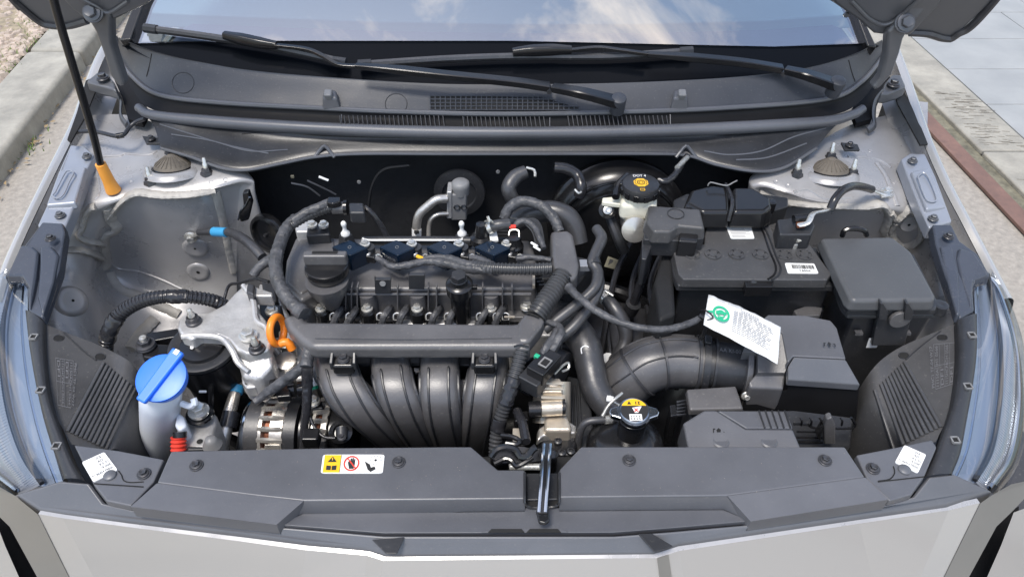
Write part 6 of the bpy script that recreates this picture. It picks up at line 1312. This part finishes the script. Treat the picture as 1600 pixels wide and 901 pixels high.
# ---- bonnet catch and safety lever
ch = thing('bonnet_catch', 'glossy black bonnet catch mechanism with a coil spring in the cover notch', 'bonnet catch', W(808, 715, .80))
obj('back_plate', MB().prism(PW([(770, 700, .825), (790, 694, .825), (836, 697, .825), (870, 700, .82), (872, 718, .815), (834, 722, .81), (776, 726, .81), (764, 716, .82)]), .03), 'gloss', ch, bevel=.004)
obj('claw', MB().tube(PW([(768, 712, .835), (776, 702, .842), (792, 698, .843), (806, 702, .84), (812, 712, .835), (824, 712, .835), (832, 702, .84), (838, 698, .842)]), .0042, 8), 'gloss', ch)
obj('claw', MB().tube(PW([(772, 724, .828), (790, 716, .83), (800, 720, .83), (806, 728, .826), (820, 722, .828), (832, 714, .83)]), .0032, 8), 'gloss', ch)
obj('spring', MB().tube([W(796+i*.32, 729, .822)+V((0, .0035*math.cos(i*1.1), .0035*math.sin(i*1.1))) for i in range(150)], .0009, 4, step=.0016), 'zinc', ch)
obj('yellow_zinc_plate', MB().prism(PW([(801, 668), (816, 668), (819, 692), (801, 692)], .80), .004), 'beige', ch, bevel=.001)
obj('release_lever', MB().tube(PW([(784, 680, .815), (800, 682, .82), (812, 688, .82), (808, 694, .82), (790, 692, .82)]), .0032, 8), 'gloss', ch)
obj('release_cable', MB().tube(PW([(808, 642, .80), (816, 660, .81), (822, 690, .815)]), .006, 10), 'vinyl', ch); obj('cable_clip', MB().prism(PW([(802, 642), (826, 640), (826, 656), (804, 658)], .79), .02), 'gloss', ch, bevel=.003)
sv = thing('safety_lever', 'glossy black secondary catch lever pointing down over the radiator cover', 'lever', W(852, 750, .84))
for dx_ in (-5, 5): obj('lever_flange', MB().tube(PW([(855+dx_, 694, .842), (853+dx_, 720, .848), (850+dx_, 760, .846), (847+dx_, 800, .840)]), .0022, 8), 'steel', sv)
obj('lever_web', MB().tube(PW([(855, 694, .840), (853, 720, .846), (850, 760, .844), (848, 802, .838)]), [.0052]*4, prof=[(a, b*.35) for a, b in RPX]), 'gloss', sv)
obj('lever_tip', MB().prism(PW([(837, 796), (857, 788), (859, 812), (852, 817), (842, 815)], .838), .006), 'gloss', sv, bevel=.002, seg=3)

# ---- alternator
al = thing('alternator', 'cast alternator with cooling slots, copper windings and black belt pulley', 'alternator', W(480, 670, .62))
ac = W(470, 676, .70); ax = V((1, -.04, 0)).normalized(); rad_ = .052
def ax_at(px): return ac+ax*(W(px, 676, .70).x-ac.x)
def seg_l(name, x0, x1, r, m, prof=None):
    a = ax_at(x0); L_ = (ax_at(x1)-a).length
    return obj(name, MB().lathe(prof or [(r*.6, 0), (r, .002), (r, L_-.002), (r*.6, L_)], a, ax, 40), m, al, ang=40)
seg_l('pulley_face', 391, 398, .050, 'steel', [(.02, 0), (.046, .001), (.050, .006), (.050, .012)])
seg_l('belt', 398, 424, .052, 'rubber'); seg_l('copper_winding', 426, 458, .044, 'copper'); seg_l('middle_band', 458, 480, .054, 'plastic'); seg_l('rear_band', 480, 500, .050, 'gloss'); seg_l('copper_winding', 500, 524, .042, 'copper'); seg_l('rear_cap', 524, 556, .046, 'gloss')
for x0, x1 in ((422, 460), (500, 524)):
    a = ax_at(x0); L_ = (ax_at(x1)-a).length; r = .054 if x0 == 422 else .050
    u = V((0, 0, 1)); v = ax.cross(u).normalized(); n_f = 22
    sh = MB(); sh.lathe([(r*.8, 0), (r, .001), (r, .005), (r*.8, .006)], a, ax, 40); kw = .018 if x0 == 422 else .008; sh.lathe([(r*.8, 0), (r, .001), (r, kw), (r*.8, kw+.001)], a+ax*(L_-kw-.001), ax, 40); obj('housing_ring', sh, 'alu2', al, ang=40)
    for k in range(n_f):
        an = k*2*PI/n_f; d = u*math.cos(an)+v*math.sin(an)
        obj('cooling_fin', MB().tube([a+d*(r-.003), a+d*(r-.001)+ax*L_*.5, a+d*(r-.003)+ax*L_], .0040, 6), 'alu2', al)
obj('wide_web', MB().prism([ax_at(432)+V((0, -.045, .034)), ax_at(456)+V((0, -.045, .034)), ax_at(456)+V((0, -.058, .004)), ax_at(430)+V((0, -.058, .004))], .01), 'alu2', al, bevel=.002)
obj('terminal_cup', MB().lathe([(.014, 0), (.016, .003), (.016, .008), (.010, .010), (.009, .004), (0, .004)], W(534, 676, .745), V((0, -.5, 1)), 26), 'gloss', al, ang=40)
obj('terminal_boot', MB().tube(PW([(534, 668, .76), (534, 684, .755)]), .008, 12), 'plastic', al); bolt(W(534, 683, .765), .0034, al, 'dsteel')
obj('top_plug', MB().box(W(487, 684, .762), (.022, .020, .02)), 'gloss', al, bevel=.003); bolt(W(491, 628, .76), .006, al, 'zinc', wash=1.5)
obj('mount_lug', MB().prism(PW([(482, 624), (502, 624), (506, 638), (480, 638)], .755), .03), 'plastic', al, bevel=.003)
ctr_ = thing('valve_solenoid', 'black segmented solenoid plugs above the alternator', 'solenoid', W(440, 606, .77))
for k in range(4): obj('segment', MB().tube(PW([(424+k*14, 607, .79), (434+k*14, 606, .79)]), .0135-(k % 2)*.003, 14), 'gloss', ctr_)
obj('segment', MB().prism(PW([(430, 600), (452, 598), (454, 618), (432, 620)], .80), .012), 'gloss', ctr_, bevel=.002)
# ---- aluminium front end & mount bracket
ft = thing('timing_cover', 'dull cast aluminium timing cover at the left end of the engine', 'timing cover', W(430, 560, .70))
obj('casting', MB().prism(PW([(404, 440), (432, 448), (446, 480), (470, 520), (486, 548), (490, 590), (430, 600), (400, 596), (392, 540), (400, 480)], .775), .12, .004), 'alu', ft, bevel=.006, seg=3)
obj('casting_pad', MB().prism(PW([(408, 436), (428, 440), (434, 470), (412, 472)], .80), .04), 'plastic', ft, bevel=.004)
obj('casting_pad', MB().prism(PW([(434, 516), (458, 512), (462, 542), (438, 544)], .795), .03), 'alu2', ft, bevel=.003)
obj('casting_pad', MB().prism(PW([(424, 560), (468, 556), (476, 590), (430, 596)], .785), .03), 'alu', ft, bevel=.006)
obj('casting_rib', MB().tube(PW([(448, 556, .79), (470, 570, .79), (476, 600, .785)]), .004, 8), 'alu', ft); obj('casting_rib', MB().tube(PW([(410, 490, .785), (418, 530, .79), (436, 556, .788)]), .004, 8), 'alu', ft)
obj('white_stub', MB().tube(PW([(490, 582, .80), (491, 604, .79)]), .005, 10), 'white', ft); obj('green_band', MB().tube(PW([(490, 603, .79), (491, 608, .787)]), .0065, 10), 'green', ft)
obj('inner_boss', MB().lathe([(.014, 0), (.014, .02), (.010, .021)], W(452, 572, .78), V((0, -.3, 1)), 20), 'alu2', ft, ang=40)
ds = thing('dipstick', 'bright orange dipstick ring on the left front of the engine', 'dipstick', W(434, 518, .84))
dc = W(433, 516, .845); u = V((.27, 0, 0))+FW*.9; v = UP
rp_ = [dc+u*math.cos(a)*.0175+v*math.sin(a)*.0185 for a in [k*2*PI/28 for k in range(29)]]
obj('ring', MB().tube(rp_, .0050, 12), 'orange', ds); obj('stem', MB().tube([dc-UP*.018+V((.004, 0, 0)), dc-UP*.016+V((.014, 0, 0)), dc-UP*.020+V((.019, 0, -.008))], .006, 12), 'orange', ds)
mk = thing('mount_bracket', 'three armed bare cast aluminium engine mount bracket', 'mount bracket', W(360, 500, .8))
mo = [(277, 512), (279, 500), (286, 492), (300, 487), (326, 487), (350, 475), (366, 458), (382, 443), (390, 446), (400, 470), (404, 486), (416, 500), (424, 530), (420, 545), (404, 552), (384, 552), (370, 545), (356, 530), (340, 523), (312, 522), (300, 530), (284, 524)]
zb2 = .842
ml = obj('bracket_plate', MB().prism(PW(mo, zb2), .020, .001), 'alu', mk, bevel=.004, seg=4)
obj('stiffening_rib', MB().tube(PW([(285, 526, .838), (312, 524, .841), (345, 528, .841), (362, 546, .838), (372, 566, .83), (388, 580, .82)]), .0042, 8), 'alu', mk)
obj('stiffening_rib', MB().tube(PW([(380, 446, .846), (396, 470, .846), (401, 500, .846), (416, 512, .846), (421, 532, .844)]), .0038, 8), 'alu', mk)
obj('lower_leg', MB().prism(PW([(368, 540, .832), (408, 552, .832), (424, 540, .832), (426, 570, .824), (405, 592, .815), (378, 588, .815), (372, 566, .82)]), .05, .002), 'alu', mk, bevel=.006, seg=4)
obj('leg_pad', MB().prism(PW([(376, 576), (402, 584), (400, 604), (384, 606), (378, 598)], .80), .02), 'alu', mk, bevel=.003)
for p in ((388, 588), (387, 597)): obj('leg_hole', MB().lathe([(.0042, 0), (.003, .0008), (0, .0006)], W(*p, .8005), V((0, 0, 1)), 14), 'dark', mk)
for (px, py, z_, studc) in ((303, 503, .8425, 1), (402, 546, .8425, 1)):
    c = W(px, py, z_); obj('mount_nut', MB().lathe([(.0110, 0), (.0108, .003), (.0085, .004), (.008, .010), (.006, .011)], c, V((0, 0, 1)), 6 if 0 else 20), 'dsteel', mk, ang=30)
    obj('hex', MB().lathe([(.0082, .003), (.0080, .011), (0, .011)], c, V((0, 0, 1)), 6), 'dsteel', mk)
    obj('stud', MB().lathe([(.0050, .01), (.0050, .016), (.0036, .018), (.0036, .023), (.002, .025), (0, .025)], c, V((0, 0, 1)), 16), 'zinc', mk, ang=40)
bolt(W(389, 527, .843), .0085, mk, 'zinc', wash=1.25)
obj('rear_foot', MB().prism(PW([(384, 441), (402, 448), (426, 456), (426, 462), (400, 462), (386, 458)], .852), .02), 'alu', mk, bevel=.003)
obj('foot_clip', MB().prism(PW([(386, 440), (398, 444), (396, 460), (384, 456)], .86), .02), 'dsteel', mk, bevel=.003)
md = thing('mount_damper', 'glossy black hydraulic engine mount with a grey rim under the bracket', 'engine mount', W(320, 570, .70))
mc2 = W(318, 541, .816)
obj('rim', MB().lathe([(.045, -.004), (.0475, .0), (.0465, .004), (.041, .0055), (.033, .003), (.025, .001), (0, .001)], mc2, V((0, -.1, 1)), 44), 'plastic', md, ang=50)
obj('rubber_core', MB().lathe([(.033, 0), (.030, .007), (.017, .009), (0, .009)], mc2, V((0, -.1, 1)), 40), 'gloss', md)
obj('body', MB().lathe([(.040, -.16), (.042, -.06), (.0445, -.05), (.0445, -.02), (.047, -.004)], mc2, V((0, -.1, 1)), 44), 'gloss', md, ang=50)
obj('outer_rib', MB().tube(PW([(337, 566, .80), (334, 580, .795), (330, 600, .78), (330, 640, .74)]), .004, 8), 'gloss', md)
obj('wing', MB().prism(PW([(220, 545), (240, 535), (285, 538), (290, 552), (255, 562), (222, 558)], .80), .02), 'gloss', md, bevel=.004, seg=3)
obj('wing_flange', MB().prism(PW([(228, 520), (278, 512), (284, 524), (230, 534)], .80), .03), 'gloss', md, bevel=.002)
bolt(W(229, 541, .802), .009, md, 'dsteel', wash=1.5, tall=1); obj('stud', MB().lathe([(.005, .01), (.005, .018), (0, .019)], W(229, 541, .802), V((0, 0, 1)), 12), 'zinc', md)
q = PW([(297, 540), (304, 540), (304, 548), (297, 548)], .823); obj('white_mark', text(q, '8', (.1, .05, .9, .95), .003, .03), 'white', md)
for p in ((302, 568), (324, 558), (310, 596)): obj('paint_mark', MB().box(W(*p, .82)+V((0, -.0, -.02)), (.010, .003, .003)), 'white', md, bevel=.001)
# ---- washer tank
wt = thing('washer_tank', 'white washer fluid filler neck with a bright blue cap at the left front', 'washer tank', W(250, 660, .70))
bc_ = W(252, 590, .865); tipb = W(247, 725, .645)
axw = (bc_-tipb).normalized()
Lw = (bc_-tipb).length
obj('neck_body', MB().lathe([(.0235, 0), (.024, Lw*.3), (.0252, Lw*.75), (.0255, Lw-.018), (.022, Lw-.012)], tipb, axw, 40), 'tank', wt, ang=60)
capn = V((.02, -.42, 1)).normalized(); cc3 = bc_
cpb = obj('blue_cap', MB().lathe([(.0285, -.012), (.030, -.006), (.0312, -.001), (.0305, .0015), (.024, .0028), (0, .003)], cc3, capn, 44), 'cap', wt, ang=40)
u = V((.42, .91, 0)); u = (u-capn*u.dot(capn)).normalized(); v = capn.cross(u).normalized()
def capslab(s0, s1, w0, w1, h0, h1):
    P = [cc3+u*s0-v*w0+capn*h1, cc3+u*s0+v*w0+capn*h1, cc3+u*s1+v*w1+capn*h1, cc3+u*s1-v*w1+capn*h1]; m = MB(); k = 4
    m.add(P+[p+capn*(h0-h1) for p in P], [(0, 1, 2, 3), (7, 6, 5, 4)]+[(i, 4+i, 4+(i+1) % 4, (i+1) % 4) for i in range(4)]); return m
obj('cap_handle', capslab(-.036, .038, .0068, .0085, .001, .0085), 'cap', wt, bevel=.0025, seg=3)
obj('cap_hinge_tab', capslab(.031, .0385, .0035, .0035, .004, .0092), 'zinc', wt, bevel=.001)
obj('side_hook', MB().tube(PW([(284, 630, .82), (296, 634, .82), (304, 630, .825), (302, 622, .83)]), .0042, 8), 'tank', wt)
obj('side_lug', MB().prism(PW([(276, 640), (288, 650), (292, 664), (280, 672), (272, 664)], .79), .03), 'tank', wt, bevel=.004)
pp_ = thing('washer_pump', 'red and black washer pump connector at the foot of the washer tank', 'pump', W(280, 690, .76))
obj('red_body', MB().tube(PW([(279, 682, .78), (279, 706, .765)]), .0092, 16, kind='rib'), 'red', pp_); obj('black_top', MB().tube(PW([(281, 674, .785), (281, 683, .78)]), .0085, 14), 'gloss', pp_)
obj('plug', MB().prism(PW([(292, 696), (324, 697), (324, 702), (292, 703)], .77), .01), 'plastic', pp_, bevel=.002); obj('hose_end', MB().lathe([(.010, 0), (.0125, .003), (.008, .012), (.006, .016), (0, .017)], W(333, 697, .775), V((0, 0, 1)), 18), 'gprint', pp_, ang=60)
al2 = thing('pipe_bracket', 'bare aluminium bracket and bolt between washer tank and silver pipe', 'bracket', W(312, 670, .70))
obj('bracket_body', MB().prism(PW([(286, 655), (296, 640), (336, 642), (340, 655), (330, 690), (334, 702), (280, 704)], .765), .06), 'alu', al2, bevel=.008, seg=4); obj('black_plate', MB().lathe([(.018, 0), (.018, .004), (.014, .006)], W(313, 648, .775), V((0, 0, 1)), 24), 'gloss', al2); bolt(W(312, 645, .783), .0095, al2, 'zinc', wash=1.3)
obj('bracket_hole', MB().lathe([(.004, 0), (0, .0005)], W(312, 689, .7662), V((0, 0, 1)), 12), 'dark', al2)
sp = thing('silver_pipe', 'silver pipe with a blue ring and a black rubber sleeve beside the alternator', 'pipe', W(360, 660, .70))
obj('pipe', MB().tube(PW([(374, 586, .75), (368, 610, .745), (360, 640, .735), (350, 680, .72), (345, 712, .70)]), [pr(9, W(360, 650, .73))]*2+[pr(10.5, W(360, 650, .73))]*3, 20), 'alu2', sp)
obj('blue_ring', MB().tube(PW([(371, 603, .7475), (368, 614, .744)]), pr(10.5, W(370, 608, .74)), 20), 'bluetape', sp); obj('rubber_sleeve', MB().tube(PW([(362, 644, .735), (356, 668, .726)]), pr(13, W(360, 650, .73)), 20), 'vinyl', sp)
obj('second_pipe', MB().tube(PW([(398, 620, .70), (388, 650, .69), (380, 690, .67), (376, 715, .65)]), .009, 14), 'plastic', sp)
# clutter in the dark gaps: brackets and pipes low in the bay
lp = thing('lower_pipes', 'dark pipes low in the bay left of the alternator', 'pipes', W(300, 600, .55))
obj('pipe', MB().tube([V((-.50, .72, .62)), V((-.42, .70, .58)), V((-.36, .66, .50))], .012, 10), 'gloss', lp); obj('pipe', MB().tube([V((.12, .95, .72)), V((.22, .92, .70)), V((.32, .90, .60))], .012, 10), 'gloss', lp)
gbx = thing('gearbox_housing', 'dark gearbox housing low between the engine and the battery', 'gearbox', V((.2, .85, .55)))
obj('casing', MB().lathe([(.02, .12), (.10, .10), (.13, .04), (.14, 0), (.14, -.1)], V((.19, .86, .58)), V((0, -.2, 1)), 28), 'dsteel', gbx, ang=50)
for k in range(5): obj('casing_rib', MB().tube([V((.12+.035*k, .76, .66)), V((.12+.035*k, .80, .70)), V((.12+.035*k, .9, .71))], .004, 6), 'dsteel', gbx)
for k in range(3): obj('shift_cable', MB().tube([V((.20+.03*k, .98, .78)), V((.17+.03*k, .92, .76-.01*k)), V((.15+.04*k, .84, .72)), V((.13+.05*k, .76, .66))], .005, 8), 'vinyl', gbx)

# ================================================================== PROP ROD
pr_ = thing('prop_rod', 'slim black bonnet prop rod with an orange sleeve standing on the left inner fender', 'prop rod', W(178, 300, .875))
h, n = hit(TL, 178, 299)
b0_ = h if h is not None else W(178, 300, .87); t1 = YP(84, 0, .97)
mid_ = YP(128, 160, .985); lowp = b0_.lerp(mid_, .30); lowp = YP(157, 256, b0_.y-.004)
d_ = (t1-YP(110, 100, .98)).normalized()
obj('rod', MB().tube([lowp+(b0_-lowp)*.2, lowp, YP(147, 215, .985), YP(128, 150, .98), YP(108, 84, .975), t1, t1+d_*.25], .0056, 14), 'gloss', pr_)
obj('orange_sleeve', MB().tube([lowp, lowp.lerp(b0_, .5), lowp.lerp(b0_, .85), b0_+V((0, 0, .002))], [.0082, .0088, .0094, .0120], 18), 'sleeve', pr_)

# ================================================================== small finishing parts
obj('duct_slot', MB().tube(PW([(868, 431, .897), (876, 429, .8975), (884, 433, .897)]), .0012, 5), 'dark', wd)
obj('duct_slot', MB().tube(PW([(822, 489, .8755), (832, 491, .876), (842, 496, .8755)]), .0012, 5), 'dark', wd)
for pl in ([(492, 528), (640, 530), (800, 528)],): obj('duct_seam', MB().tube(PW(pl, .8685), .0005, 4), 'plastic', wd)
for x in (586, 640, 700, 760): obj('duct_clip', MB().box(W(x, 543, .850), (.012, .004, .010)), 'plastic', wd, bevel=.001)
for par, tree, pts in ((inner[0], TL, [(165, 232), (172, 260), (176, 285), (205, 285), (200, 262), (330, 285), (352, 281), (200, 345), (198, 380), (330, 340), (328, 380), (150, 440), (160, 470), (135, 500)]), (inner[1], TRR, [(1360, 236), (1380, 262), (1398, 285), (1350, 290), (1365, 308), (1230, 290), (1212, 284), (1330, 345), (1290, 345), (1250, 342)])):
    for p in pts:
        h, n = hit(tree, *p)
        if h is not None: obj('spot_weld', MB().lathe([(.0042, -.0004), (.0034, .0004), (.002, -.0002), (0, -.0003)], h, n, 12), 'bay', par, ang=60)
for x0, y0 in ((186, 18), (206, 8), (1322, 22), (1352, 36)):
    c = PL(x0, y0); obj('hem_rivet', MB().lathe([(.005, 0), (.004, -.003), (0, -.0035)], c-HN*.001, HN, 12), 'hoodin', hood)
obj('pressing_bead', MB().tube([PL(120, -6, -.018), PL(150, 10, -.018), PL(170, 20, -.018), PL(200, 2, -.018)], .003, 8), 'hoodin', hood)
obj('pressing_bead', MB().tube([PL(1330, 2, -.018), PL(1362, 32, -.018), PL(1392, 36, -.018), PL(1440, -4, -.018)], .003, 8), 'hoodin', hood)
# dust and grit settled on the flat covers
mb = MB(); rnd = random.Random(3)
for i in range(110):
    px, py = rnd.uniform(270, 1330), rnd.uniform(702, 770)
    if 735 < px < 910: continue
    c = W(px, py, zt+.0003); s_ = rnd.uniform(.00015, .00045); mb.add([c+V((s_, 0, 0)), c+V((0, s_, .0002)), c+V((-s_, 0, 0)), c+V((0, -s_, .0002))], [(0, 1, 2, 3)])
obj('dust_specks', mb, 'stone', rc, kind='stuff')
# moulded lettering on the meter tube and hose
q = [W(1124, 543, .8252), W(1158, 547, .8252), W(1158, 553, .8246), W(1124, 549, .8246)]
obj('moulded_lettering', text(q, 'AA KI-00', (0, 0, 1, 1), .0004), 'emboss', tu)
obj('moulded_arrow', polys([W(1083, 552, .8285), W(1094, 553, .8285), W(1094, 561, .828), W(1083, 560, .828)], [[(0, 0), (1, .5), (0, 1), (.12, .85), (.75, .5), (.12, .15)]], .0006), 'emboss', tu)
